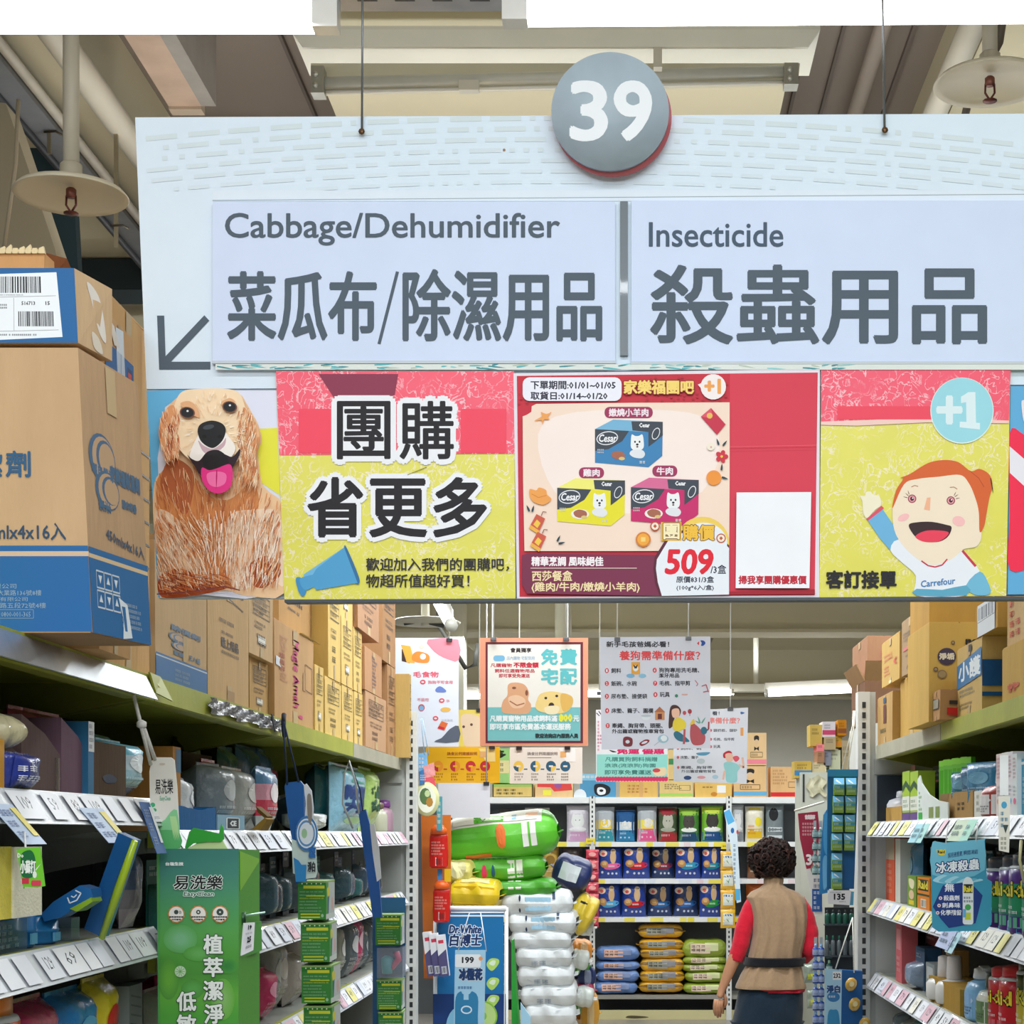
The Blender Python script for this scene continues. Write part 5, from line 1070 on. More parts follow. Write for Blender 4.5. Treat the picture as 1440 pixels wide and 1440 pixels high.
sheet(1016, 1140, 1042, 1280, YB-.4, 'hanging_banner', 'narrow pale blue hanging banner with a blue tip left of the shopper', 'banner', '#d9e8f2', lambda g: [g.poly([(1018, 1142), (1026, 1138), (1033, 1155), (1024, 1160)], '#5ab0e4'), g.ell(1030, 1168, 2.5, 4, '#2a6ab0', 10), g.ell(1037, 1170, 1.5, 3, '#d83a40', 8), g.greek(1031, 1186, 1037, 1244, 9, '#7a92a8', 3), g.rect(1034, 1250, 1041, 1266, '#5ab0dc')], pts=[(1018, 1140), (1026, 1136), (1036, 1160), (1042, 1268), (1036, 1270), (1026, 1180)])
for px, py, lab in ((828, 1183, 'left'), (1018, 1190, 'right')): sheet(px-4, py-4, px+9, py+4, YB-.03, 'shelf_flag', 'yellow price flag on the %s white upright' % lab, 'label', '#f2dc3a', lambda g: g.greek(px-2, py-2, px+7, py+2, 1, '#8a7a2a', 2))
# ================================================================ hanging posters over the aisle
TP = lambda ox, oy, k: (lambda x, y: (ox+x/k, oy+y/k))
def d_frame(g):
    g.rect(638, 302, 1295, 985, '#6e1c2c'); g.rect(652, 318, 1278, 968, '#f1ebe2'); g.rect(652, 742, 1278, 968, '#7cc3c4')
    g.text('會員獨享', 806, 342, 946, 372, '#3a3030', 1.5, 1); g.rrect(690, 392, 768, 432, 18, '#7ab8dc'); g.text('店內購物 宅配到府', 780, 398, 970, 424, '#9ab4cc', .5, 1)
    g.text('凡購寵物', 672, 446, 815, 472, '#c23a48', 1, 1); g.text('不限金額', 828, 440, 994, 474, '#c8203c', 2.4, 1); g.text('飼料任選寵物用品', 700, 484, 968, 508, '#c23a48', 1, 1); g.text('即可享受免運送', 728, 516, 936, 542, '#c23a48', 1, 1)
    for s_, x, y in (('免', 1016, 352), ('費', 1144, 352), ('宅', 1016, 484), ('配', 1144, 484)): g.text(s_, x, y, x+108, y+102, '#5fc0c4', 5, 1)
    g.blob([(790, 590), (840, 575), (900, 590), (930, 640), (925, 690), (945, 730), (920, 785), (780, 785), (745, 760), (755, 700), (785, 660)], '#e2a87e'); g.blob([(790, 680), (850, 660), (905, 690), (890, 740), (820, 745)], '#f0c6a2'); g.ell(830, 612, 14, 9, '#8a5238', 10); g.ell(915, 645, 10, 20, '#8a5238', 10); g.line([(800, 700), (850, 730), (900, 715)], 8, '#b06a48')
    g.blob([(985, 690), (1010, 650), (1080, 635), (1150, 645), (1200, 660), (1225, 710), (1195, 765), (1130, 785), (1020, 775), (975, 745)], '#f3d488'); g.blob([(1150, 650), (1220, 670), (1222, 730), (1170, 775), (1145, 720)], '#e8b85c'); g.ell(1044, 680, 10, 9, '#3a2620', 10); g.ell(1118, 666, 10, 9, '#3a2620', 10); g.ell(1082, 732, 20, 22, '#3a2a2c', 14); g.blob([(1040, 740), (1130, 735), (1120, 785), (1050, 785)], '#f7e6bc')
    g.text('凡購買寵物用品或飼料滿', 668, 798, 1120, 838, '#eef6f6', 2, 1); g.text('800', 1134, 790, 1222, 838, '#f0e83a', 4, 1); g.text('元', 1232, 800, 1268, 838, '#eef6f6', 2, 1)
    g.text('即可享市區免費基本運送服務', 668, 852, 1212, 894, '#eef6f6', 2, 1); g.text('歡迎洽詢店內服務人員', 974, 920, 1262, 950, '#1f3436', 2, 1)
sheet(675, 897, 827, 1049, 9.5, 'hanging_poster', 'square orange-framed hanging poster with two puppies and teal characters', 'poster', '#f29e7c', d_frame, T=TP(550, 840, 4.8), cords=((694, 899), (796, 899)))
def d_list(g):
    g.text('新手毛孩爸媽必看！', 158, 298, 580, 336, '#2b2c33', 1.5, 1); g.text('養狗需準備什麼？', 246, 362, 790, 424, '#e0474c', 2, 1)
    g.poly([(768, 310), (784, 296), (782, 324)], '#d8343c'); g.blob([(792, 292), (812, 292), (826, 308), (812, 326), (796, 326), (800, 308)], '#2450a0')
    for i, (x, y, s_, w_) in enumerate(((160, 495, '飼料', 66), (160, 582, '飯碗、水碗', 172), (160, 668, '尿布墊、撿便袋', 242), (162, 765, '床墊、籠子、圍欄', 280), (166, 866, '牽繩、胸背帶、頭圈、', 340), (483, 492, '狗狗專用洗毛精、', 270), (486, 580, '毛梳、指甲剪', 206), (488, 657, '玩具', 66))):
        g.ell(x, y, 14, 17, '#d8404a', 14); g.text(str(i+1), x-5, y-9, x+5, y+9, '#f2f2f6', .5, 1); g.text(s_, x+30, y-16, x+30+w_, y+16, '#33343c', 1, 1)
    g.text('外出籠或寵物推車背包', 196, 890, 545, 918, '#33343c', 1, 1); g.text('潔牙用品', 512, 514, 648, 542, '#33343c', 1, 1)
    g.rect(326, 438, 384, 520, '#e8a43a'); g.ell(354, 480, 18, 20, '#e9ece8'); g.poly([(338, 452), (354, 466), (370, 452), (362, 480), (346, 480)], '#3a3030'); g.ell(320, 530, 28, 14, '#7cb4d8'); g.ell(400, 530, 26, 14, '#8cc0dc')
    g.poly([(480, 775), (516, 738), (554, 775)], '#b06a44'); g.rect(486, 775, 550, 828, '#cf8f5c'); g.rect(504, 786, 532, 822, '#6a2a24'); g.ell(425, 812, 30, 18, '#dfe6ec'); g.ell(425, 800, 34, 8, '#b9c4cc')
    g.blob([(272, 950), (300, 940), (332, 955), (330, 1000), (300, 1008), (272, 998)], '#7a2a34'); g.ell(300, 975, 14, 12, '#d8dde2'); g.blob([(380, 985), (420, 960), (448, 965), (435, 985), (395, 1003)], '#8a2a30'); g.ell(414, 980, 22, 8, '#dadfe8', 12, -.35); g.ell(540, 955, 36, 28, '#9cc4d4'); g.ell(545, 952, 22, 20, '#e3ebef'); g.line([(480, 1000), (530, 960)], 4, '#aab4bc')
    g.blob([(590, 740), (630, 728), (660, 760), (650, 800), (618, 815), (612, 860), (580, 885), (578, 830)], '#4a2a24'); g.blob([(600, 760), (640, 750), (652, 780), (640, 812), (605, 808)], '#f0bfa4'); g.blob([(612, 830), (650, 812), (690, 840), (690, 880), (640, 905), (606, 885)], '#ead23c'); g.blob([(612, 915), (640, 905), (700, 950), (715, 975), (650, 970), (618, 945)], '#2e6f86')
    g.blob([(730, 850), (760, 860), (800, 900), (825, 940), (810, 990), (745, 995), (722, 940)], '#b8535a'); g.blob([(720, 860), (745, 820), (752, 850)], '#e8c43a'); g.line([(685, 890), (680, 990)], 14, '#b8535a'); g.line([(848, 840), (846, 890), (815, 910)], 10, '#a03a44'); g.ell(815, 900, 22, 26, '#2e6f86')
    g.ell(684, 780, 12, 14, '#c04a50'); g.ell(720, 770, 14, 16, '#a83a44'); g.line([(720, 780), (720, 800)], 4, '#a83a44'); g.stroke(790, 850, -1.9, 50, 14, '#6aa894'); g.stroke(800, 850, -1.0, 50, 14, '#6aa894'); g.stroke(785, 850, -2.6, 36, 12, '#6aa894')
    g.ell(630, 665, 11, 11, '#3a8a6c'); g.line([(665, 656), (705, 656)], 8, '#e2b0a4'); g.line([(755, 560), (775, 585), (765, 600)], 5, '#c05a5e'); g.line([(800, 600), (830, 590), (846, 640)], 7, '#c05a5e'); g.line([(810, 640), (846, 632)], 7, '#c05a5e')
    g.blob([(600, 640), (760, 580), (856, 620), (856, 1010), (640, 1010), (560, 900), (520, 760)], '#cfd6e8') if False else None
sheet(843, 895, 998, 1054, 9.4, 'hanging_poster', 'white hanging pet checklist poster with a girl and a red dog', 'poster', '#d9dbe6', d_list, T=TP(820, 840, 4.8), cords=((868, 899), (968, 898)), pts=[(843, 896), (999, 895), (999, 1052), (846, 1054)])
def d_left(g):
    g.blob([(248, 285), (455, 285), (455, 425), (400, 425), (320, 390), (265, 340)], '#f08a98', 2); g.poly([(72, 350), (105, 350), (125, 445), (72, 430)], '#4a342c'); g.poly([(66, 320), (130, 330), (160, 445), (105, 440), (75, 345)], '#efb24a')
    g.blob([(150, 380), (190, 365), (255, 390), (250, 440), (180, 440), (140, 420)], '#ee8e3c'); g.ell(205, 335, 18, 14, '#e2d2c0'); g.ell(215, 400, 20, 20, '#f6f2ee')
    g.text('食品', -30, 505, 60, 540, '#d8404e', 1, 1) if False else None; g.text('毛食物', 150, 502, 320, 540, '#e06070', 1.6, 1)
    for x, y in ((214, 572), (342, 697), (300, 817)): g.ell(x, y, 19, 16, '#d8505c'); g.ell(x, y, 10, 6, '#f4dfe2')
    g.text('狗狗不可食用', 250, 562, 415, 584, '#d88a94', 1, 1); g.text('水', 372, 688, 396, 708, '#d88a94', .6, 1); g.text('不能吃', 176, 680, 256, 702, '#d88a94', .6, 1)
    g.blob([(300, 620), (330, 600), (368, 625), (365, 640), (310, 640)], '#6a84c8'); g.ell(368, 758, 34, 16, '#e8b860'); g.poly([(340, 835), (384, 850), (360, 900), (312, 885)], '#e0703a'); g.poly([(325, 868), (362, 880), (355, 896), (314, 884)], '#c8283a'); g.ell(205, 745, 22, 24, '#c05a60'); g.ell(205, 748, 16, 16, '#7ab0d8')
    g.blob([(290, 976), (340, 950), (380, 905), (410, 880), (456, 868), (456, 975)], '#5a6272', 2); g.text('注意事項', 340, 822, 415, 836, '#c8ccd6', .5, 1)
sheet(556, 897, 645, 1050, 9.7, 'hanging_poster', 'tall white hanging poster with an orange cat and pink corner', 'poster', '#dfe5f0', d_left, T=TP(550, 840, 4.8), cords=((632, 900),))
sheet(645, 998, 676, 1052, 10.6, 'hanging_poster', 'yellow poster with a pale dog behind the orange framed poster', 'poster', '#f3dc6c', lambda g: [g.blob([(648, 1008), (660, 1004), (676, 1012), (676, 1050), (655, 1050), (650, 1030)], '#f3d8b8'), g.ell(652, 1022, 2, 2, '#6a4a3a', 8), g.ell(663, 1019, 2, 2, '#6a4a3a', 8)], cords=((674, 999),))
def pies(c1, c2, bg, ink):
    def f(g):
        for i, x in enumerate((318, 432, 537, 634)):
            y = 1140; f_ = (.25, .5, .75, 1)[i]; g.ell(x, y, 34, 36, c2)
            n = 14; g.poly([(x, y)]+[(x+34*math.cos(math.pi/2+f_*2*math.pi*j/n), y+36*math.sin(math.pi/2+f_*2*math.pi*j/n)) for j in range(n+1)], c1); g.rect(x-14, y-6, x+14, y+6, bg)
            g.greek(x-28, 1184, x+40, 1240, 3, ink, i)
            if i < 3: g.line([(x+36, 1160), (x+60, 1160)], 8, c1)
        g.text('換食比例建議說明', 378, 1044, 580, 1066, ink, .8, 1); g.line([(378, 1082), (540, 1082)], 4, ink); g.poly([(590, 1020), (700, 1020), (705, 1110), (640, 1110)], mixc(bg, '#ffffff', .5)); g.rect(600, 1040, 640, 1080, '#e8b070')
    return f
sheet(599, 1050, 703, 1101, 10.0, 'hanging_poster', 'orange-yellow poster with four red pie charts', 'poster', '#f3b81e', pies('#c83038', '#f09a2a', '#f3b81e', '#b0641c'), T=TP(550, 840, 4.8), cords=((692, 1051),))
sheet(717, 1051, 819, 1102, 10.1, 'hanging_poster', 'cream poster with four blue pie charts below the puppies', 'poster', '#ede3d6', pies('#33617c', '#f0c85a', '#ede3d6', '#9a8f86'), T=lambda x, y: (550+(x+542)/4.8, 840+y/4.8), cords=((730, 1052), (798, 1052)))
sheet(616, 1101, 689, 1150, 9.9, 'blank_sheet', 'plain white sheet hanging under the orange-yellow poster', 'sheet', '#e4e4ea', cords=((684, 1102),))
def d_free(g):
    g.blob([(175, 1030), (225, 1042), (200, 1046)], '#3a3434'); g.text('免運 優惠', 232, 1022, 545, 1056, '#e0306c', 4, 1); g.rect(92, 1060, 570, 1215, '#9adfd4')
    g.text('凡購買狗飼料捐贈', 150, 1078, 500, 1108, '#4f8c84', 1, 1); g.text('浪浪(流浪狗)狗園', 146, 1122, 488, 1152, '#4f8c84', 1, 1); g.text('即可享免費運送', 146, 1166, 460, 1196, '#3f7c74', 1, 1)
    g.blob([(470, 1180), (500, 1155), (555, 1150), (560, 1195), (500, 1205)], '#f0d8b0'); g.ell(495, 1168, 26, 14, '#d84a54')
    for i in range(24): g.ell(100+i*20, 1226, 14, 17, '#e23a68', 8)
    g.text('愛心公益專案', -10, 0, -9, 1, '#fff', 0, 1) if False else g.greek(96, 830, 122, 1040, 9, '#f09ab4', 3); g.line([(90, 780), (110, 800)], 6, '#3a3434'); g.line([(105, 768), (120, 790)], 6, '#3a3434')
sheet(838, 998, 939, 1099, 10.8, 'hanging_poster', 'pink and mint hanging poster partly behind the pet checklist', 'poster', '#f4eef2', d_free, T=TP(820, 840, 4.8), cords=((843, 975),), cordy=880)
def d_list2(g):
    g.text('養狗需準備什麼？', 700, 812, 1058, 852, '#f08a84', 1.5, 1); g.text('看！', 872, 770, 920, 796, '#3a3c44', .8, 1); g.blob([(1064, 772), (1090, 780), (1066, 790)], '#4a74b4')
    for x, y, s_, w_ in ((862, 898, '貓抓板、貓砂', 160), (862, 958, '毛梳、指甲剪', 140), (862, 1008, '玩具', 46), (640, 1080, '床墊、籠子', 120), (642, 1148, '牽繩、胸背帶', 210), (640, 1020, '飼料、碗', 140)): g.ell(x, y, 9, 10, '#e06a72', 10); g.text(s_, x+18, y-10, x+18+w_, y+10, '#5a5c64', .5, 1)
    g.text('外出籠或寵物背包', 664, 1164, 895, 1184, '#5a5c64', .5, 1)
    g.ell(705, 1218, 26, 14, '#3a5484'); g.ell(798, 1215, 28, 10, '#e8a0a8'); g.ell(892, 1212, 20, 14, '#b4d4e4'); g.ell(795, 1106, 28, 18, '#c4d0d4'); g.blob([(768, 1050), (855, 1046), (830, 1066), (780, 1066)], '#5a9ab8'); g.rect(1062, 880, 1082, 935, '#f0a860')
    g.blob([(950, 1050), (985, 1035), (1005, 1055), (960, 1085), (945, 1075)], '#c8303c'); g.blob([(960, 1060), (1005, 1055), (1010, 1100), (975, 1112)], '#f4c4ac'); g.blob([(1010, 1080), (1040, 1070), (1055, 1090), (1030, 1110)], '#e8606e'); g.blob([(950, 1120), (1000, 1112), (1060, 1140), (1040, 1180), (1035, 1245), (970, 1245), (960, 1180)], '#9cd8d8'); g.line([(1050, 1130), (1085, 1150), (1075, 1080)], 14, '#f4c4ac'); g.line([(955, 1170), (945, 1230)], 14, '#f4c4ac')
sheet(947, 996, 1052, 1101, 11.2, 'hanging_poster', 'white hanging checklist poster with a boy in a mint shirt', 'poster', '#e6e8ef', d_list2, T=TP(820, 840, 4.8), cords=((1027, 997),), cordy=972, pts=[(947, 1050), (947, 1000), (1052, 995), (1050, 1102), (947, 1099)])
# ================================================================ pile of litter and feed bags left of the back bay (Y ~ 10.4)
YP = 10.4; KP = F/YP
def pile(px0, px1, yt, yb, col, lab, art, cat='feed bag', grp=None, Y=YP, d=.42, rz=0, tilt=0, seed=0, name='feed_bag', cf=None, sq=3.2):
    k = F/Y; w_ = (px1-px0)/k; h_ = (yb-yt)/k
    o = lying_bag(w_, d, h_*1.12, cf or (lambda u, v: col), seed or px0+yt, art, name, mat='crumple', sq=sq); z = H-(yb-CY)/k
    return place(o, (((px0+px1)/2-CX)/k, Y, z), rz, lab, cat, grp, (0, tilt), first=True)
def a_green(g, r):
    g.rect(.12, .02, .84, .36, '#eef2e6', 8, 4); g.rect(.3, .2, .55, .36, '#5cbc3a', 6, 3); g.rect(.36, .23, .53, .33, '#eef2e6', 6, 3); g.text('TU', .31, .24, .4, .34, '#2f7c2a', .003, 1); g.rect(.62, .22, .66, .34, '#9ccbe8', 1, 3); g.rect(.74, .2, .84, .3, '#f2c4a0', 2, 2)
    g.rect(.2, .68, .42, .82, '#ee8a4a', 6, 2); subpoly(g, .52, .5, .04, .1, '#f07c3a'); g.rect(.7, .38, .75, .62, '#eef0ea', 2, 2); g.rect(.77, .38, .82, .62, '#eef0ea', 2, 2)
def a_green2(g, r):
    g.rect(.05, .04, .75, .3, '#e6efd8', 8, 2); g.greek(.1, .12, .7, .4, 2, '#2f8a2a', 3, fill=.4); g.rect(.58, .38, .66, .68, '#e8efe0', 2, 2); g.rect(.68, .38, .75, .68, '#e8efe0', 2, 2); subpoly(g, .32, .55, .03, .09, '#d83a6a'); subpoly(g, .42, .55, .02, .08, '#1f5a8a')
GR = '#5cc22c'
pile(646, 770, 1204, 1241, '#4fae2a', 'green litter bag second from the top of the pile', a_green2, tilt=-.05, cf=lambda u, v: '#58b430' if v > .5 or v < .3 else '#8fcf6a')
pile(690, 784, 1236, 1262, '#4aa62a', 'green litter bag third from the top, half under the others', lambda g, r: (g.rect(.3, .3, .38, .7, '#e8efe0', 2, 2), g.rect(.41, .3, .49, .7, '#e8efe0', 2, 2)), tilt=-.03)
pile(628, 790, 1149, 1210, GR, 'big green and white litter bag on top of the pile', a_green, tilt=-.1, cf=lambda u, v: '#e6ecde' if .06 < v < .42 and .08 < u < .86 else '#62c832', d=.5)
pile(770, 823, 1206, 1250, '#1f2f66', 'shiny navy bag lying behind the green litter bags', lambda g, r: (g.rect(.2, .4, .7, .6, '#e4e8ee', 4, 2),), Y=10.9, tilt=.35)
pile(634, 704, 1238, 1279, '#f2cf22', 'yellow bag in clear film at the left of the pile', lambda g, r: (g.rect(.1, .4, .9, .9, '#f3c41a', 6, 2), g.rect(.1, .05, .9, .3, '#e6e2a8', 6, 2)), Y=10.1, tilt=.05)
pile(628, 668, 1212, 1243, '#e0d676', 'small pale yellow wrapped bag beside the second green bag', lambda g, r: (subpoly(g, .5, .4, .3, .2, '#efe9b0'),), Y=10.15)
pile(788, 822, 1258, 1310, '#e6c83a', 'yellow and black bag end sticking out behind the white bags', lambda g, r: (g.rect(.2, .1, .5, .9, '#2a2a2a', 3, 3),), Y=10.9, tilt=.5)
W = '#e6ecee'
ws = [(705, 806, 1256, 1286, 1), (718, 812, 1284, 1311, 2), (722, 806, 1308, 1332, 0), (728, 806, 1332, 1358, 3), (730, 808, 1357, 1384, 3), (734, 812, 1384, 1411, 3), (738, 810, 1410, 1440, 0), (738, 812, 1440, 1472, 0)]
def a_white(k):
    def f(g, r):
        if k in (1, 2):
            g.rect(.35, .25, .7, .6, '#a8d2ea', 6, 2); [subpoly(g, .28, .25+.18*i, .014, .06, '#26385a') for i in range(3)]; g.rect(.72, .2, .76, .45, '#3a4c6a', 1, 2)
        if k == 3: g.rect(.15, .72, .75, .8, '#9ac4de', 6, 1); g.greek(.3, .5, .6, .7, 1, '#b0bcc8', 3)
        for i in range(5): u = r.uniform(.1, .8); g.stroke(u, r.uniform(.2, .8), r.uniform(-.5, .5), .12, .02, '#cfd8dc')
    return f
for i, (x0, x1, yt, yb, k) in enumerate(ws):
    pile(x0, x1, yt-3, yb+3, W, 'white crumpled bag, %s from the top of the white stack' % NUM[i], a_white(k), grp='white bags in the floor stack', rz=R.uniform(-.05, .05), name='feed_bag', sq=6)
    if i in (1, 3, 5): pile(x1-6, x1+20, yt+6, yb+4, '#dfe6e2', 'end of a white bag poking out behind the %s white bag' % NUM[i], None, Y=11.0, tilt=.2, d=.3)
for i, (x, y, c, lab) in enumerate(((817, 1335, '#f29a3a', 'orange bag corner at the right of the white stack'), (812, 1358, '#58a838', 'green bag corner below the orange one'), (822, 1372, '#22356c', 'navy bag corner right of the white stack'), (820, 1392, '#c84a6a', 'pink bag corner right of the white stack'), (826, 1410, '#efb040', 'tall yellow bag edge beside the back shelf upright'), (813, 1412, '#4c9c34', 'lower green bag corner right of the white stack'))):
    pile(x-14, x+12, y-12, y+(14 if i != 4 else 44), c, lab, lambda g, r: (subpoly(g, .5, .5, .2, .25, mixc(c, '#ffffff', .5)),), Y=11.3, d=.3, rz=.2)
m = MB(); q = P(770, 1475, 10.4); m.box(q.x-.42, q.x+.3, 10.1, 10.9, 0, q.z, '#9a8a6a'); 
for i in range(3): m.box(q.x-.45, q.x+.33, 10.05+i*.37, 10.15+i*.37, q.z-.005, q.z+.012, '#b79f76')
tag(m.obj('pallet_stack', 'card'), 'wooden pallet base under the white bag stack', 'pallet')
# ================================================================ end-cap display at the end of the left shelving (Y ~ 6.9)
YE = 6.9
t = thing('end_display_rack', 'wire-framed end display with blue detergent panel at the left shelf end', 'display', P(660, 1600, YE)); 
m = MB()
for px in (612, 712): m.tube([P(px, 1276, YE), P(px, 1724, YE)], .008, '#dfe2e2', 8)
m.tube([P(612, 1278, YE), P(712, 1278, YE)], .012, '#e4e6e6', 8); m.tube([P(612, 1284, YE+.45), P(712, 1284, YE+.45)], .008, '#c9cccc', 8)
for px in (612, 712):
    m.tube([P(px, 1278, YE), P(px, 1284, YE+.45)], .008, '#d4d7d7', 8); m.tube([P(px, 1284, YE+.45), P(px, 1650, YE+.45)], .008, '#c9cccc', 8)
m.obj('wire_frame', 'paint', t)
m = MB()
for i in range(12):
    y = 1300+i*14; m.tube([P(709, y, YE+.02), P(708, y, YE+.44)], .002, '#c9cdcd', 5)
o = m.obj('side_wires', 'paint', t); o['kind'] = 'stuff'
m = MB(); m.slab([P(616, 1284, YE-.02), P(708, 1284, YE-.02), P(708, 1700, YE-.02), P(614, 1700, YE-.02)], (0, .008, 0), '#1f74b0'); m.obj('backing_panel', 'print', t)
g = Art(front(YE-.02), TP(580, 1120, 4.5))
g.rect(130, 1250, 590, 1500, '#20407c'); g.rect(130, 750, 590, 760, '#eef2f4'); g.line([(585, 745), (582, 1440)], 6, '#eef2f4')
g.text('Dr.White', 232, 816, 432, 866, '#1c3f74', 3, 2, .15, outline='#eaf2f8', ow=7); g.text('白博士', 236, 872, 432, 946, '#1c3466', 3, 2, .1, outline='#eaf2f8', ow=8)
for x, y in ((505, 1060), (505, 1182), (505, 1292)): g.blob([(x-36, y+6), (x-10, y-34), (x+38, y-30), (x+40, y), (x-2, y+44)], '#b8dc6a'); g.blob([(x-20, y-2), (x, y-22), (x+22, y-18), (x+10, y+10)], '#e6f4d8')
g.ell(440, 1390, 98, 98, '#8cc63c', 30); g.ell(440, 1390, 88, 88, '#c2e08a', 30); g.ell(440, 1390, 30, 30, '#8cc63c', 16); g.ell(300, 1480, 90, 150, '#8cc8e8', 24); g.done('panel_print', t)
m = MB(); m.slab([P(592, 1146, YE+.02), P(634, 1146, YE+.02), P(634, 1376, YE+.02), P(596, 1376, YE+.02)], (0, .01, 0), '#e07a28'); o = m.obj('orange_strip_board', 'plastic'); tag(o, 'orange plastic strip board beside the slotted upright at the left shelf end', 'display')
t = thing('upright_poster_stand', 'green edge of a leaning panel between wire frame and white bags', 'panel', P(728, 1440, 7.6))
m = MB(); m.slab([P(719, 1322, 7.6), P(721, 1322, 7.6), P(740, 1600, 7.6), P(720, 1600, 7.6)], (0, .12, 0), '#2f9c3a'); m.obj('panel', 'print', t); m = MB(); m.slab([P(732, 1410, 7.55), P(746, 1430, 7.55), P(748, 1600, 7.55), P(734, 1600, 7.55)], (0, .02, 0), '#a8d4ea'); m.obj('blue_leaf', 'print', t)
# red-orange bottles on the strip board
def hang_bottle(px0, px1, yt, yb, lab):
    k = F/(YE-.06); w_ = (px1-px0)/k; h_ = (yb-yt)/k; o = prot('squeeze_bottle')
    m = MB(); m.lathe([(w_*.36, 0), (w_*.46, .01), (w_*.48, h_*.3), (w_*.45, h_*.74), (w_*.42, h_*.78)], (0, 0, 0), '#c4221c', 18, sy=.6); m.obj('bottle_body', 'plastic', o)
    m = MB(); m.lathe([(w_*.42, h_*.78), (w_*.4, h_*.9), (w_*.2, h_)], (0, 0, 0), '#f0641c', 16, sy=.7); m.obj('cap', 'plastic', o)
    g = Art(lambda u, v, kk: Vector(((u-.5)*w_*.86, -w_*.29-kk-.002+abs(u-.5)**2*.05, h_*.74*(1-v))), base=.002); g.rect(.0, .05, 1, .95, '#cc2018', 4, 1); g.greek(.1, .15, .9, .6, 5, '#f0b0a4', 3); g.rect(.35, .66, .75, .92, '#e8e8e8', 1, 1); g.bars(.38, .7, .72, .88, '#2a2a2a', 6, 2); g.done('printed_label', o)
    place(o, (((px0+px1)/2-CX)/k, YE-.06, H-(yb-CY)/k), 0, lab, 'bottle', 'red bottles on the orange strip', first=True)
hang_bottle(603, 631, 1160, 1221, 'upper red bottle with orange cap on the orange strip'); hang_bottle(608, 634, 1238, 1297, 'lower red bottle with orange cap on the orange strip')
for i, x in enumerate((603, 612, 622)):
    k = F/(YE-.08); o = bxp(12/k, .04, (62-i*2)/k, '#eeeef2', lambda g, r: [g.rect(0, .5, 1, 1, '#5a5480'), g.poly([(0, .5), (1, .35), (1, .5)], '#5a5480'), g.rect(.2, .12, .8, .2, '#d8405a'), g.rect(.2, .76, .8, .94, '#d4d4dc'), g.bars(.25, .78, .75, .92, '#30303a', 5, 3)], name='toothpaste_box')
    place(o, ((x+5-CX)/k, YE-.08-i*.006, H-(1372-CY)/k), 0, 'upright white and purple box, %s of three beside the blue panel' % NUM[i], 'box', 'white and purple boxes at the end display', (0, -.12), first=True)
# strip of crinkled pink and blue tags and the oval badge at top of the end display
t = thing('hanging_tag_bundle', 'bunch of blue and pink printed tags above an oval badge at the left upright', 'tags', P(600, 1150, 6.75))
for i, (pts, c) in enumerate(((((587, 1060), (600, 1058), (602, 1085), (590, 1100)), '#7ab4e0'), (((595, 1078), (610, 1072), (612, 1090), (598, 1096)), '#f0a0a0'), (((594, 1095), (610, 1092), (613, 1106), (602, 1108)), '#e85a68'), (((589, 1085), (596, 1082), (597, 1102), (590, 1104)), '#3a7ab8'))):
    m = MB(); m.slab([P(x, y, 6.72-i*.008) for x, y in pts], (0, .003, 0), c); s_ = m.obj('tag', 'film', t)
    g = Art(front(6.72-i*.008)); g.greek(pts[0][0]+2, pts[0][1]+4, pts[0][0]+11, pts[2][1]-4, 3, '#f4f0f0', i); g.done('tag_print', s_)
m = MB(); m.tube([P(592, 1010, 6.74), P(597, 1062, 6.72)], .002, '#9ab8d0', 5); m.tube([P(594, 1010, 6.74), P(603, 1062, 6.72)], .002, '#9ab8d0', 5); m.obj('cord', 'string', t)
q = P(600, 1124, 6.7); m = MB(); m.lathe([(.048, 0), (.05, .004), (.048, .008)], q, '#d8d8a0', 26, 'y', sy=1.35); s_ = m.obj('oval_badge', 'print', t)
g = Art(front(6.699)); g.ell(600, 1124, 13, 19, '#f0f2e0', 20); g.ell(598, 1120, 8, 12, '#5a7a4a', 12); g.ell(601, 1116, 4, 5, '#c8d8a0', 8); g.ell(604, 1128, 5, 7, '#b8853a', 8); g.done('badge_print', s_)
sheet(614, 1120, 622, 1168, 6.8, 'blue_leaflet', 'narrow teal leaflet above the upper red bottle', 'leaflet', '#5aa8b4', lambda g: g.greek(615, 1126, 621, 1160, 4, '#e8f0f0', 2))
sheet(615, 1222, 622, 1238, 6.84, 'blue_leaflet', 'small blue card between the two red bottles', 'leaflet', '#4a84c0'); sheet(625, 1222, 634, 1240, 6.83, 'yellow_leaflet', 'small yellow card between the two red bottles', 'leaflet', '#f0c020')
t = sheet(637, 1336, 685, 1500, 6.6, 'hanging_bottle_card', 'pale blue hanging card with a blue bottle and the number 199', 'card', '#a8d4ee', lambda g: [g.rrect(640, 1342, 676, 1360, 2, '#eef2f6'), g.text('199', 650, 1346, 666, 1354, '#20242c', .5, 2), g.ell(676, 1348, 3, 3, '#f0a060', 8), g.text('冰橙花', 646, 1362, 678, 1378, '#1f3a6c', 1.2, 1, outline='#eef4f8', ow=1.6), g.greek(644, 1386, 672, 1392, 1, '#3a7ab8', 3), g.blob([(641, 1402), (648, 1394), (651, 1398), (660, 1398), (664, 1394), (672, 1402), (672, 1430), (670, 1500), (642, 1500), (640, 1430)], '#3484b4', 3), g.ell(656, 1420, 8, 6, '#d8ecf8', 16), g.ell(656, 1420, 6, 4, '#3484b4', 16), g.rect(652, 1396, 659, 1406, '#a8d4ee')], pts=[(640, 1336), (683, 1336), (680, 1500), (637, 1500)])
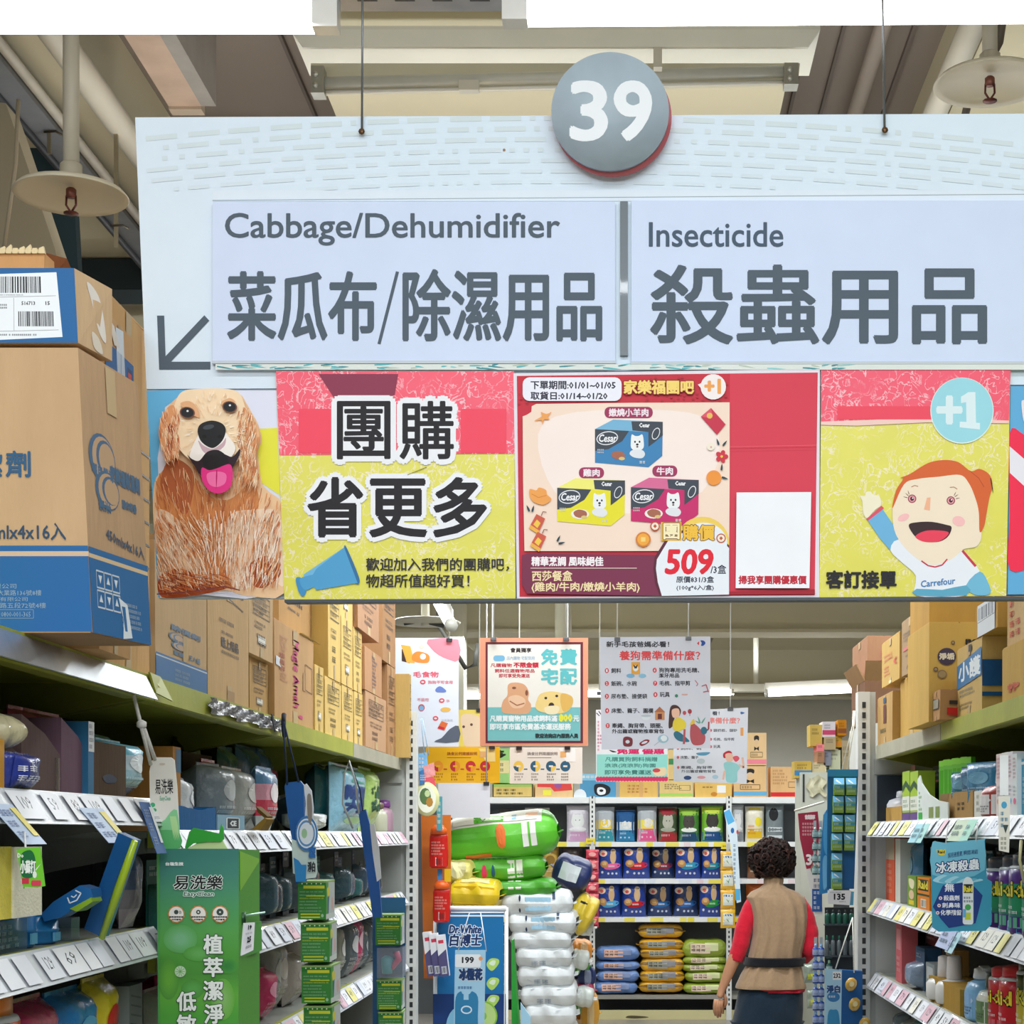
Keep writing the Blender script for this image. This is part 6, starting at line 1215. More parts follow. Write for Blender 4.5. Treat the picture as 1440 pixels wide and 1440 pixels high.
m = MB(); m.tube([P(644, 1338, 6.6), P(660, 1284, 6.62), P(676, 1284, 6.62), P(684, 1338, 6.6)], .0018, '#e4e8ec', 5); m.obj('cord', 'string', t)
# ================================================================ left side: hanging displays over the shelf fronts
# green hanging carton display at the bay joint
YG = 3.05
t = thing('green_hanging_display', 'green cardboard display with white header card hanging at the left shelving', 'display', P(285, 1600, YG))
xa, xb, ye = P(225, 0, YG).x, P(335, 0, YG).x, 3.228
za = P(0, 1194, YG).z; zb = .72
m = MB(); m.hexa([(xa, YG, zb), (xb, YG, zb), (xb, ye, zb), (xa, ye, zb)], [(xa-.006, YG, za), (xb, YG, za), (xb, ye, za-.004), (xa, ye, za)], ['#3c8a48', '#2f7a3c', '#4f9a52', '#4c9a30', '#2f7a3c', '#4f9a52']); m.obj('box_body', 'print', t)
g = Art(front(YG), TP(190, 1230, 6.857), base=.0008)
GC = ['#3a7a70', '#3f7f72', '#4a8f6c', '#4e9a5c', '#56a04e', '#4f9a3c', '#4a8f3a', '#5fa83c', '#4c9c3a', '#4c9c3a']
for i in range(90):
    y = -250+i*20; g.rect(240, y, 1000, y+21, mixc(GC[i//10], GC[i//10+1], (i % 10)/10))
def soft(g, x, y, rx, ry, c, b, n=7):
    for i in range(n): g.ell(x, y, rx*(1.25-i/n), ry*(1.25-i/n), mixc(b, c, .2+.8*i/n), 24)
for x, y, rx, ry, c in ((440, 620, 130, 110, '#7ab68c'), (900, 880, 70, 60, '#2f7d3c'), (620, 760, 120, 60, '#66ac5c'), (330, 1000, 80, 160, '#6aae3c'), (850, 1200, 90, 160, '#86b86c'), (560, 1100, 90, 70, '#5aa652')): soft(g, x, y, rx, ry, c, GC[max(0, min(8, int((y+250)/200)))])
g.text('台塩生技', 298, -120, 470, -88, '#e6ecea', 2, 1)
g.text('易洗樂', 372, 8, 838, 140, '#181c1c', 3, 3, .12, outline='#dfe8e0', ow=9); g.text('EasyClean', 470, 165, 758, 215, '#2f5a4c', 1.5, 2, .2, outline='#dfeee4', ow=7)
for i, x in enumerate((402, 615, 824)):
    n = 22; g.poly([(x+(84 if j % 2 else 76)*math.cos(2*math.pi*j/n), 380+(88 if j % 2 else 80)*math.sin(2*math.pi*j/n)) for j in range(n)], '#c8834c'); g.ell(x, 380, 70, 72, '#e9e6de'); g.ell(x, 360, 22 if i < 2 else 34, 22 if i < 2 else 34, '#3c4c48', 16); g.ell(x, 360, 9, 9, '#e9e6de', 10) if i else g.text('B', x+30, 348, x+52, 376, '#8a8a80', 1, 1)
    g.text('國際標準認證', x-68, 400, x+68, 414, '#202424', 1, 1); g.text('天然植萃', x-45, 424, x+45, 440, '#202424', 1, 1)
for s_, x, y in (('植', 668, 580), ('萃', 668, 800), ('潔', 668, 1025), ('淨', 676, 1250), ('低', 412, 1130), ('敏', 412, 1350)): g.text(s_, x, y, x+180, y+180, '#e6ebe6', 6, 2, outline='#163a24', ow=12)
g.ell(442, 932, 54, 54, '#bcd8b4', 24)
for i in range(10): g.line([(442, 932), (442+48*math.cos(i*.628), 932+48*math.sin(i*.628))], 5, '#6aa85c')
g.done('printed_front', t)
m = MB(); m.slab([(xb+.0005, YG+.01, za-.004), (xb+.0005, YG+.17, za-.02), (xb+.0005, YG+.165, za-.026), (xb+.0005, YG+.012, za-.075)], (.0008, 0, 0), '#7cbc34'); m.obj('side_flap', 'print', t)
# header: white bottle-shaped card
m = MB(); hp = [(217, 1180), (211, 1140), (210, 1085), (213, 1070), (220, 1065), (240, 1065), (245, 1069), (249, 1110), (253, 1194), (221, 1194)]; m.slab([P(x, y, YG+.03) for x, y in hp], (0, .004, 0), '#e6e3da'); hd = m.obj('header_card', 'print', t)
g = Art(front(YG+.03), TP(190, 1040, 6.857)); g.blob([(170, 790), (230, 800), (290, 770), (340, 700), (405, 680), (430, 900), (435, 1045), (200, 1050), (185, 950)], '#8cd49a', 2); g.blob([(200, 900), (300, 870), (430, 900), (436, 1048), (202, 1050)], '#62bc74', 2)
for i in range(6): g.stroke(340+i*10, 740, 1.4, 240, 16, '#b8e4a0')
g.text('易洗樂', 195, 380, 366, 525, '#1c2224', 1, 2); g.text('EasyClean', 240, 545, 342, 600, '#5ab08c', .6, 1); g.ell(170, 630, 24, 22, '#3cae78'); g.ell(186, 680, 22, 18, '#3cae78'); g.ell(262, 235, 30, 10, '#d8c8b4'); g.done('header_print', hd)
m = MB(); m.slab([P(x, y, YG+.012) for x, y in ((260, 1192), (266, 1170), (272, 1164), (290, 1168), (308, 1172), (311, 1158), (314, 1164), (315, 1180), (310, 1184), (292, 1184), (272, 1186), (262, 1194))], (0, .003, 0), '#2f9c34'); m.slab([P(x, y, YG+.015) for x, y in ((262, 1194), (280, 1184), (312, 1180), (320, 1194))], (0, .003, 0), '#c8dc9c'); m.obj('leaf_flap', 'print', t)
m = MB(); m.tube([P(212, 1075, YG+.03), P(200, 1028, YG-.02), P(186, 968, 3.025), P(184, 962, 3.025)], .0035, '#dcdad4', 8); m.tube([P(218, 1068, YG+.03), P(203, 1025, YG-.02)], .0035, '#dcdad4', 8); m.lathe([(.002, 0), (.009, .004), (.009, .012), (.002, .016)], P(199, 1025, YG-.02), '#e0dedA', 8); m.obj('white_cord', 'string', t)
# small price pouch hooked on its side
k_ = F/3.25; t = thing('price_pouch', 'clear price card pouch hooked on the side of the green display', 'price holder', P(352, 1345, 3.125))
pc = [P(341, 1300, 3.095), P(366, 1295, 3.2), P(367, 1336, 3.2), P(340, 1347, 3.095)]
m = MB(); m.slab(pc, (.002, 0, 0), '#4f9a44'); m.obj('green_card', 'print', t)
pc = [P(342, 1298, 3.062), P(357, 1297, 3.082), P(355, 1336, 3.082), P(338, 1344, 3.062)]
m = MB(); m.slab(pc, (.002, -.001, 0), '#e8e8ee'); s_ = m.obj('price_card', 'print', t)
g = Art(quadfn(pc[0], pc[1], pc[2], pc[3]), base=.006); g.text('19', .3, .08, .6, .2, '#20222a', .02, 1); g.text('25', .3, .45, .6, .62, '#20222a', .02, 1); g.greek(.2, .7, .9, .85, 1, '#4a4c54', 3); g.greek(.1, .28, .9, .38, 1, '#8a8c94', 3); g.done('card_print', s_)
m = MB(); m.tube([P(342, 1288, 3.085), P(372, 1283, 3.2)], .002, '#b8e0d0', 5); m.tube([P(341, 1283, 3.085), P(342, 1300, 3.085)], .006, '#3a5a40', 6); m.obj('hook', 'steel', t)
# blue bottle-shaped hanging card with round head
YD = 3.75
t = thing('hanging_bottle_card', 'blue bottle-shaped hanging card with striped round label at the second bay', 'card', P(425, 1240, YD))
m = MB(); m.slab([P(x, y, YD) for x, y in ((400, 1106), (402, 1101), (422, 1098), (427, 1104), (428, 1180), (430, 1240), (416, 1242), (412, 1190), (404, 1140))], (0, .012, 0), '#1e5ca0'); m.obj('blue_body', 'print', t)
m = MB(); m.slab([P(x, y, YD-.004) for x, y in ((410, 1180), (428, 1186), (444, 1190), (446, 1226), (444, 1234), (430, 1236), (412, 1228))], (0, .003, 0), '#cfe0d8'); s1 = m.obj('label_panel', 'print', t)
q = P(431, 1172, YD-.012); m = MB(); m.lathe([(.024, 0), (.025, .003), (.024, .006)], q, '#b8c8dc', 28, 'y', sy=1.5); m.slab([P(x, y, YD-.01) for x, y in ((427, 1104), (431, 1102), (438, 1112), (441, 1135), (440, 1160), (428, 1160), (430, 1130))], (0, .004, 0), '#dadde0'); s2 = m.obj('round_label', 'print', t)
g = Art(front(YD-.0125)); 
for rx, c in ((15.5, '#3f78b4'), (13.5, '#e0e6ec'), (12, '#5c90c4'), (10, '#dfe6ee')): g.ell(431, 1172, rx, rx*1.6 if rx > 15 else rx*1.55, c, 24)
g.blob([(432, 1120), (437, 1118), (439, 1140), (437, 1160), (433, 1150)], '#8a8078'); g.ell(428, 1172, 4, 7, '#9cc49c', 12); g.text('爽', 434, 1190, 444, 1206, '#2a6ab0', .6, 1); g.poly([(413, 1206), (420, 1210), (424, 1216), (431, 1216), (430, 1240), (416, 1240)], '#2f86c4'); g.text('淨白', 433, 1212, 443, 1226, '#30343a', .5, 1); g.done('card_print', t)
m = MB(); m.tube([P(404, 1104, YD), P(398, 1015, YD-.02)], .002, '#1c2f50', 6); m.tube([P(420, 1100, YD), P(399, 1015, YD-.02)], .002, '#1c2f50', 6); m.obj('dark_cord', 'string', t)
# green boxed packs on a clip strip
def greenbox(w, h, d, o, wash=0):
    m = MB(); m.box(-w/2, w/2, 0, d, 0, h, '#3f8a3c' if not wash else '#5fa03a'); m.obj('box_body', 'print', o)
    g = Art(quadfn((-w/2, 0, h), (w/2, 0, h), (w/2, 0, 0), (-w/2, 0, 0)), base=.0006)
    g.rect(0, 0, 1, .14, '#2f7c30'); g.rect(.2, .1, .96, .18, '#d4d83c')
    for i in range(5): g.ell(.15+i*.17, .05, .025, .02, '#dfe8c8', 8)
    for i in range(7): y = .24+i*.085; g.greek(.06, y, .95, y+.06, 1, '#9cc8a0' if i != 2 else '#c8d84a', i)
    g.rect(.3, .36, .96, .39, '#c8d83c'); g.rect(.1, .84, .8, .88, '#c8d83c'); g.rect(.1, .92, .8, .96, '#c8d83c'); g.ell(.88, .9, .05, .05, '#9cc8a0', 10); g.done('printed_front', o)
    g = Art(quadfn((w/2, 0, h), (w/2, d, h), (w/2, d, 0), (w/2, 0, 0)), base=.0006)
    g.rect(0, 0, 1, 1, '#b9c2c0'); g.rect(0, 0, .28, 1, '#4a9a44'); g.rect(.0, .86, 1, 1, '#c8d2cc'); g.blob([(.12, .2), (.35, .15), (.42, .35), (.2, .42)], '#d4c83a'); g.poly([(.2, .42), (.38, .38), (.3, .85), (.2, .88)], '#2c5f7c'); g.blob([(.6, .5), (.8, .45), (.85, .7), (.65, .78)], '#c9a8a4'); g.done('printed_side', o)
    m = MB(); m.box(-w/2-.001, w/2+.001, -.001, d+.001, h-.002, h+.002, '#8fae6a'); m.obj('lid', 'print', o)
def boxstrip(items, Y, d, lab, strip_px, y0, y1, strip_col='#2a6aa8'):
    t = thing('clip_strip', lab[0], 'display strip', P(sum(strip_px)/2, y1, Y+d+.01)); m = MB()
    m.slab([P(strip_px[0], y0, Y+d+.012), P(strip_px[1], y0, Y+d+.012), P(strip_px[1], y1, Y+d+.012), P(strip_px[0], y1, Y+d+.012)], (0, .004, 0), strip_col); m.obj('strip', 'plastic', t)
    for i, (x0, x1, ya, yb, kind) in enumerate(items):
        k = F/Y; w_ = (x1-x0)/k; h_ = (yb-ya)/k; o = prot('boxed_pack')
        if kind == 0: greenbox(w_, h_, d, o)
        else:
            m = MB(); m.box(-w_/2, w_/2, 0, d, 0, h_, '#c9ccd8'); m.obj('box_body', 'clear', o); m = MB(); m.lathe([(w_*.2, 0), (w_*.26, h_*.5), (w_*.1, h_*.6)], (-w_*.15, .03, .01), '#5ab8c8', 14); m.tube([(0, .03, h_*.3), (w_*.3, .03, h_*.6), (w_*.2, .03, h_*.85)], .01, '#e0608a', 8); m.obj('inner_item', 'plastic', o)
        place(o, (((x0+x1)/2-CX)/k, Y, H-(yb-CY)/k), R.uniform(-.03, .05), lab[1] % NUM[i], 'boxed goods', lab[2], first=True)
boxstrip([(419, 458, 1240, 1293, 0), (423, 463, 1299, 1353, 0), (424, 465, 1359, 1411, 0), (427, 466, 1416, 1470, 0)], 3.9, .12, ('grey clip strip behind the near green boxes', 'green instruction-printed box, %s from the top of the nearer strip', 'green boxes on the nearer strip'), (440, 462), 1236, 1480, '#6a7478')
boxstrip([(528, 563, 1287, 1329, 0), (530, 566, 1333, 1375, 1), (530, 564, 1379, 1420, 0), (532, 566, 1424, 1466, 0)], 5.0, .1, ('blue clip strip with boxes at the fourth bay', '%s box from the top on the farther blue strip', 'boxes on the farther blue strip'), (524, 570), 1262, 1480)
# long blue hanging stick card of bay four
t = thing('hanging_stick_card', 'long narrow blue and white hanging card swinging before the farther blue strip', 'card', P(530, 1290, 4.7))
m = MB(); m.slab([P(x, y, 4.7) for x, y in ((504, 1142), (514, 1138), (520, 1160), (528, 1200), (533, 1240), (537, 1290), (524, 1290), (516, 1230), (509, 1180))], (0, .012, 0), '#2b5ea8'); m.obj('blue_card', 'print', t)
m = MB(); m.slab([P(x, y, 4.69) for x, y in ((520, 1160), (526, 1158), (533, 1195), (536, 1235), (530, 1240), (524, 1200))], (0, .004, 0), '#dcdfe2'); m.obj('white_card', 'print', t)
m = MB(); m.tube([P(505, 1144, 4.7), P(500, 1100, 4.66), P(491, 1070, 4.64), P(484, 1090, 4.66), P(482, 1130, 4.68), P(496, 1165, 4.7)], .003, '#b8bcbc', 6); m.tube([P(491, 1070, 4.64), P(506, 1110, 4.68), P(510, 1140, 4.7)], .002, '#22304a', 6); m.obj('cord', 'string', t)
m = MB(); 
# ================================================================ stock on the aisle shelves
def onshelf(s, pa, pb, yt, z, build, lab, cat, group=None, X=None, rz=0, d=.09):
    X = X or ((XL if s < 0 else XR)+.03)
    ya, yb = (YL(pa, X), YL(pb, X)) if s < 0 else (YR(pb, X), YR(pa, X))
    sc = F/ya; h = H-(yt-CY)/sc-z; o = build(yb-ya, d, h)
    return place(o, (s*(X+d/2), (ya+yb)/2, z+.001), (math.pi/2 if s < 0 else -math.pi/2)+rz, lab, cat, group, first=True)
def P_(c, acc, seed=1, mat='film'): return lambda w, d, h: pouch(w, d, h, c, seed, lambda g, r: (subpoly(g, .5, .38, .3, .16, acc), g.greek(.15, .6, .85, .8, 3, mixc(c if isinstance(c, str) else c[0], '#ffffff', .7), seed)), mat)
def BX(c, fa=None, mat='print', name='packet', side=None): return lambda w, d, h: bxp(w, d, h, c, fa, side, mat, name)
S1, S2, S3 = 1.61, 1.375, 1.10
# --- left, first bay, upper shelf
def divbox(c):
    def f(w, d, h):
        o = prot('display_box'); m = MB(); m.slab([(-w/2, -d/2, 0), (w/2, -d/2, 0), (w/2, -d/2, h*.55), (w*.1, -d/2, h*.8), (-w/2, -d/2, h)], (0, d, 0), c); m.obj('box_body', 'card', o)
        m = MB(); m.box(w*.36, w*.46, -d/2-.003, -d/2, 0, h*.5, '#a89a90'); m.obj('edge_strip', 'clear', o); return o
    return f
onshelf(-1, -60, 28, 1003, S1, divbox('#5c4a46'), 'dark brown display box at the left edge of the upper left shelf', 'box', d=.25)
onshelf(-1, 30, 84, 1005, S1, divbox('#64504e'), 'brownish display box with clear edge strip, beside the pink bags', 'box', d=.25)
onshelf(-1, 86, 124, 1010, S1, divbox('#745868'), 'purplish display box holding clear pink bags', 'box', d=.22)
onshelf(-1, 52, 120, 995, S1, P_(['#c8607c', '#c4306c', '#8a6a84', '#8a6a84'], '#d8a0b8', 3, 'film'), 'clear bag with pink and blue print behind the purplish box', 'bag', X=.99, d=.1)
onshelf(-1, 124, 132, 1015, S1, BX('#2f6f9a', lambda g, r: [g.rect(0, 0, 1, .4, '#d8dce0'), g.greek(.1, .02, .9, .38, 4, '#20242c', 3)]), 'narrow blue and white packet right of the purplish box', 'packet', X=.89)
onshelf(-1, 129, 177, 1042, S1, BX('#54402e', lambda g, r: [g.blob([(.3, .62), (.5, .56), (.7, .62), (.66, .7), (.4, .72)], '#22324a')], 'card', 'cardboard_carton'), 'dark brown small carton with a faint emblem on the upper left shelf', 'carton', d=.25)
for i, (a, b) in enumerate(((140, 168), (179, 212))):
    onshelf(-1, a, b, 1025+i*15, S1, P_(['#7cc4dc', '#c8dce8', '#a8ccdc', '#3a3a78'], '#e8eef4', 5+i), 'light blue film pack %s the dark brown carton' % ('behind', 'right of')[i], 'pack', X=(1.03, .90)[i], d=.12)
onshelf(-1, -2, 6, 1040, S1, BX('#d8a03c'), 'thin golden box edge at the left frame border', 'box', X=.88)
o = pouch(.11, .06, .055, '#2a3a90', 3, lambda g, r: [g.rect(.05, .1, .95, .9, '#2a3a90'), g.greek(.1, .3, .9, .8, 2, '#e6e8f4', 3)]); place(o, (-.885, 2.47, S1+.001), math.pi/2, 'low navy and white packet lying at the front of the upper left shelf', 'packet', first=True)
o = prot('tied_bag'); m = MB(); m.grid(lambda u, v: Vector((.035*math.sin(math.pi*v)**.6*math.cos(6.283*u)*(1+.25*math.sin(5*6.28*u)), .035*math.sin(math.pi*v)**.6*math.sin(6.283*u), .055*v)), 20, 10, '#c8c09c'); m.obj('bag', 'film', o); place(o, (-.90, 2.44, S1+.058), 0, 'crumpled clear bag of pale sponges on the navy packet', 'bag', first=True)
# --- left, first bay, middle shelf
def sponge(w, d, h):
    o = prot('sponge_pack'); m = MB(); m.box(-w/2, -w*.12, -d/2, d/2, 0, h, '#e0d02a'); m.obj('yellow_sponge', 'cloth', o); m = MB(); m.box(-w*.12, w/2, -d/2-.004, d/2, 0, h*.99, '#e4e2c8'); m.obj('white_sponge', 'cloth', o); return o
onshelf(-1, -10, 55, 1192, S2+.055, sponge, 'yellow and white sponge block hanging at the left edge', 'sponge', X=.86, d=.04)
onshelf(-1, -20, 38, 1300, S2, BX('#5f7c88', lambda g, r: g.greek(.1, .1, .9, .9, 4, '#8fb0bc', 3), 'clear'), 'clear plastic tub under the yellow and white sponge', 'tub', d=.1)
sheet(22, 1192, 60, 1249, 2.30, 'soda_sponge_card', 'green hanging card with white and dark green lettering in front of the sponge', 'card', '#72c832', lambda g: [g.blob([(31, 1200), (44, 1196), (50, 1210), (47, 1232), (32, 1233), (29, 1215)], '#1f6c3c'), g.text('小蘇打', 29, 1210, 50, 1228, '#f2f6ee', .5, 1), g.text('Do', 25, 1200, 33, 1206, '#eef4e8', .3, 1), g.rect(31, 1235, 41, 1243, '#d0344c'), g.rrect(44, 1238, 58, 1246, 2, '#d8405a'), g.ell(49, 1230, 3, 5, '#e8f0e4', 10), g.stroke(50, 1224, -.9, 12, 1.6, '#e8f0e4')], pts=[(23, 1194), (56, 1191), (63, 1246), (52, 1248), (34, 1247), (33, 1250)])
m = MB(); m.tube([P(35, 1170, 2.32), P(36, 1192, 2.30)], .0015, '#e0e0e0', 5); tag(m.obj('string', 'string'), 'thin white string holding the green soda card', 'string')
def lint(x0, y0, x1, y1, Y, w_, lab, col='#1f5a96'):
    t = thing('scrub_brush', lab, 'brush', P(x0, y0, Y)); a, b = P(x0, y0, Y), P(x1, y1, Y-.06); d = (b-a).normalized(); n = Vector((-d.z, 0, d.x))
    m = MB(); m.slab([a-n*w_, a+n*w_, b+n*w_*.9, b-n*w_*.9], (0, .035, 0), col); m.obj('blue_body', 'plastic', t)
    m = MB(); m.tube([a-n*w_*1.15+Vector((0, -.01, 0)), (a+b)/2-n*w_*1.15+Vector((0, -.012, 0)), b-n*w_*1.1+Vector((0, -.01, 0))], [.005, .007, .005], '#9cb822', 8); m.obj('green_edge', 'plastic', t)
lint(131, 1312, 178, 1176, 2.75, .017, 'long blue scrub brush with lime edge leaning in the middle left shelf')
t = thing('blue_hand_brush', 'blue hand brush with white logo lying before the leaning brush', 'brush', P(95, 1300, 2.7))
m = MB(); pts = [(58, 1285), (75, 1268), (112, 1245), (128, 1250), (130, 1262), (108, 1276), (85, 1290), (62, 1296)]; m.slab([P(x, y, 2.66) for x, y in pts], (0, .05, 0), '#1f64a4'); b_ = m.obj('brush_body', 'plastic', t)
g = Art(front(2.66)); g.line([(95, 1262), (98, 1270), (108, 1266), (114, 1256), (106, 1252)], 1.8, '#e6eef4'); g.line([(100, 1260), (104, 1262), (108, 1258)], 1.6, '#e6eef4'); g.done('logo_print', b_); m = MB(); m.slab([P(x, y, 2.655) for x, y in ((98, 1278), (128, 1262), (130, 1268), (108, 1282))], (0, .05, 0), '#8ab02a'); m.obj('green_bristle', 'plastic', t)
def tub(c): 
    def f(w, d, h):
        o = prot('plastic_tub'); m = MB(); r_ = min(w, d)/2; m.lathe([(r_*.9, 0), (r_, h*.1), (r_, h*.42), (r_*1.04, h*.44), (r_*1.04, h*.52), (r_, h*.54), (r_, h*.95), (r_*.9, h)], (0, 0, 0), c, 22); m.obj('tub_body', 'plastic', o); m = MB(); m.box(-r_*.4, r_*.3, -r_*1.04, -r_*.96, h*.1, h*.4, '#6ab8e0'); m.obj('label', 'print', o); return o
    return f
onshelf(-1, 38, 62, 1284, S2, tub('#1f74b4'), 'blue plastic tub, nearer of two on the middle left shelf', 'tub', d=.08)
onshelf(-1, 64, 96, 1290, S2, tub('#2a80c0'), 'blue plastic tub, farther of two beside the hand brush', 'tub', d=.08)
onshelf(-1, 186, 206, 1198, S2, lambda w, d, h: pouch(w, d, h, ['#4a5a78', '#5c6880', '#8a8488', '#a89ca0'], 9), 'tall narrow grey blue packet at the end of the first bay', 'packet', d=.05)
onshelf(-1, 100, 112, 1292, S2, BX('#8fa6b0', None, 'clear'), 'small clear upright tub beside the hand brush', 'tub', d=.04)
# --- left, first bay, lower shelf
onshelf(-1, -30, 32, 1402, S3, lambda w, d, h: can(w*.42, h, '#e85a1c', '#f08a2c', '#f2c83a', tcol='#f2e03a', txt='特惠', name='round_tub'), 'orange round pack with yellow characters at the lower left corner', 'pack', d=.1)
onshelf(-1, 40, 98, 1418, S3, P_('#c02a68', '#e06a9c', 4), 'magenta film pack on the lower left shelf', 'pack', d=.1)
onshelf(-1, 60, 92, 1394, S3, P_('#6a3a4c', '#8a5a6a', 7), 'dark pink clear pack behind the magenta one', 'pack', X=.99)
onshelf(-1, 104, 148, 1402, S3, P_('#2a84c8', '#6ab8e4', 5), 'bright blue film pack right of the magenta one', 'pack', d=.1)
onshelf(-1, 147, 176, 1382, S3, P_('#dcc82c', '#c8342c', 6), 'yellow film pack with red lettering on the lower left shelf', 'pack', d=.08)
onshelf(-1, 182, 200, 1388, S3, BX('#7f8886', lambda g, r: [g.line([(.1, .1*i), (.9, .1*i+.06)], .02, '#5a6462') for i in range(1, 9)]), 'grey folded cloth packet beside the yellow pack', 'packet', d=.05)
# --- left, second bay
Z1, Z2, Z3 = 1.553, 1.322, 1.07
def torn(w, d, h):
    o = prot('torn_display_box'); r = random.Random(4); n = 12; pts = [(-w/2, -d/2, 0), (w/2, -d/2, 0)]+[(w/2-w*i/n, -d/2, h*(.82+.18*abs(i-6)/6+.03*r.uniform(-1, 1))) for i in range(n+1)]
    m = MB(); m.slab(pts, (0, .004, 0), '#1f5f98'); m.box(-w/2, w/2, d/2-.004, d/2, 0, h*1.4, '#6a4c30'); m.box(-w/2, -w/2+.003, -d/2, d/2, 0, h, '#8a6840'); m.box(w/2-.003, w/2, -d/2, d/2, 0, h, '#1f5f98'); m.obj('box_body', 'card', o); return o
onshelf(-1, 250, 304, 1132, Z1, torn, 'torn blue-fronted display box on the second bay upper shelf', 'box', d=.2)
onshelf(-1, 243, 254, 1050, Z1, BX('#a8763c', lambda g, r: g.rect(.4, .02, 1, .3, '#2f6484'), 'card', 'cardboard_divider'), 'upright tan cardboard panel behind the white header card', 'carton', d=.3, X=.93)
onshelf(-1, 257, 298, 1057, Z1, BX('#4f4030', None, 'card', 'cardboard_divider'), 'tall dark brown cardboard panel above the torn blue box', 'carton', X=1.06, d=.02)
onshelf(-1, 256, 284, 1095, Z1, P_(['#dfe4e8', '#e8ecee', '#cfd6da'], '#f0f2f2', 8), 'white film packs leaning out of the torn blue box', 'pack', X=.95, d=.05, rz=.2)
onshelf(-1, 258, 290, 1040, Z1, P_(['#2a2c30', '#c8ccd0', '#c83a3c'], '#e8e8ea', 18), 'small black and white packet on top of the dark brown panel', 'packet', X=1.10, d=.05)
onshelf(-1, 300, 318, 1070, Z1, P_(['#c83a48', '#2a4a9c', '#6ab0d4', '#d8dce0'], '#f0d83a', 11), 'red and blue tipped film pack behind the pale blue box', 'pack', X=.98, d=.06)
onshelf(-1, 306, 344, 1146, Z1, BX('#86aec8', lambda g, r: [g.rrect(.3, .15, .8, .85, .08, '#e8ecee'), g.rect(.34, .2, .76, .8, '#22303c'), g.text('CE', .45, .35, .66, .65, '#e8ecee', .02, 1)]), 'low pale blue box with a dark logo plate on the second bay shelf', 'box', d=.14)
for i, (a, b, yt, c, ac) in enumerate(((318, 336, 1075, '#8f9698', '#b8bcbc'), (334, 362, 1088, '#a4a8a8', '#c8cccc'), (344, 372, 1080, '#b4b6b4', '#d0d0cc'), (372, 396, 1092, '#c4c8cc', '#e0e4e4'))):
    onshelf(-1, a, b, yt, Z1, P_(c, ac, 20+i, 'film'), 'grey translucent refill bag, %s from the pale blue box' % NUM[i], 'bag', 'grey translucent refill bags', X=.93+.03*(i % 2), d=.12, rz=R.uniform(-.2, .2))
for i, (a, b, yt, c, ac) in enumerate(((320, 340, 1052, '#1d5a5c', '#2f9c8c'), (345, 372, 1050, '#2a5474', '#5a8cb0'), (374, 396, 1056, '#4a6a90', '#d8506a'))):
    onshelf(-1, a, b, yt, Z1, P_(c, ac, 30+i), ('teal pack with white tip', 'blue clear pack', 'blue pack with pink print')[i]+' hanging behind the grey refill bags', 'pack', X=1.12, d=.06)
onshelf(-1, 376, 396, 1080, Z1, P_(['#5a88b0', '#e0a0b4', '#d8405c', '#c8d0d4'], '#f0e8ec', 44), 'pink and white pack left of the blue bottle card', 'pack', X=.90, d=.06)
# open brown flap
t = thing('open_flap_box', 'small open brown box flap at the second bay shelf edge', 'box', P(368, 1165, 3.95)); m = MB()
m.slab([P(354, 1166, 3.9), P(372, 1150, 3.9), P(376, 1152, 3.9), P(366, 1168, 3.9)], (0, .08, 0), '#8a6c2c'); m.slab([P(360, 1134, 3.94), P(376, 1148, 3.94), P(374, 1152, 3.94), P(362, 1142, 3.94)], (0, .06, 0), '#6a5024'); m.obj('flap', 'card', t)
# --- left, third and fourth bay upper shelf
onshelf(-1, 446, 466, 1142, Z1, P_('#c8cccc', '#e0e2e2', 51), 'flat silver pack right of the blue bottle card', 'pack', d=.12, X=.9)
onshelf(-1, 462, 478, 1076, Z1, P_('#1d5f68', '#2f8c94', 52), 'dark teal pouch in the fourth bay upper shelf', 'pouch', X=.95)
onshelf(-1, 484, 522, 1074, Z1, lambda w, d, h: pouch(w, d, h, '#8fc4dc', 53, lambda g, r: (g.rect(.1, .1, .9, .25, '#3a8a7a', 4, 1), g.text('除濕', .15, .3, .85, .5, '#20407c', .02, 1), g.text('大師', .15, .52, .85, .7, '#20407c', .02, 1), subpoly(g, .5, .82, .3, .06, '#b8dca0'))), 'big pale blue pouch with navy characters, fourth bay upper shelf', 'pouch', d=.1)
onshelf(-1, 523, 539, 1080, Z1, lambda w, d, h: pouch(w, d, h, '#b8d87a', 54, lambda g, r: (g.rect(.1, .05, .9, .2, '#6ab02c', 4, 1), g.text('香', .15, .28, .85, .45, '#2a5a3c', .02, 1), g.text('氛', .15, .5, .85, .66, '#2a5a3c', .02, 1))), 'pale green pouch beside the pale blue one', 'pouch', d=.1)
onshelf(-1, 541, 548, 1128, Z1, lambda w, d, h: bottle(w, min(w, d), h, '#c8c8b0', '#6a5a48'), 'small cream bottle at the far end of the upper left shelf', 'bottle', d=.08)
onshelf(-1, 550, 557, 1125, Z1, lambda w, d, h: bottle(w, min(w, d), h, '#c8a0b4', '#8a4a9a'), 'small pink bottle with purple cap at the shelf end', 'bottle', d=.08)
onshelf(-1, 425, 442, 1120, Z1, P_('#46565e', '#6a7a84', 55), 'dark grey pouch in the third bay upper shelf', 'pouch', X=.97)
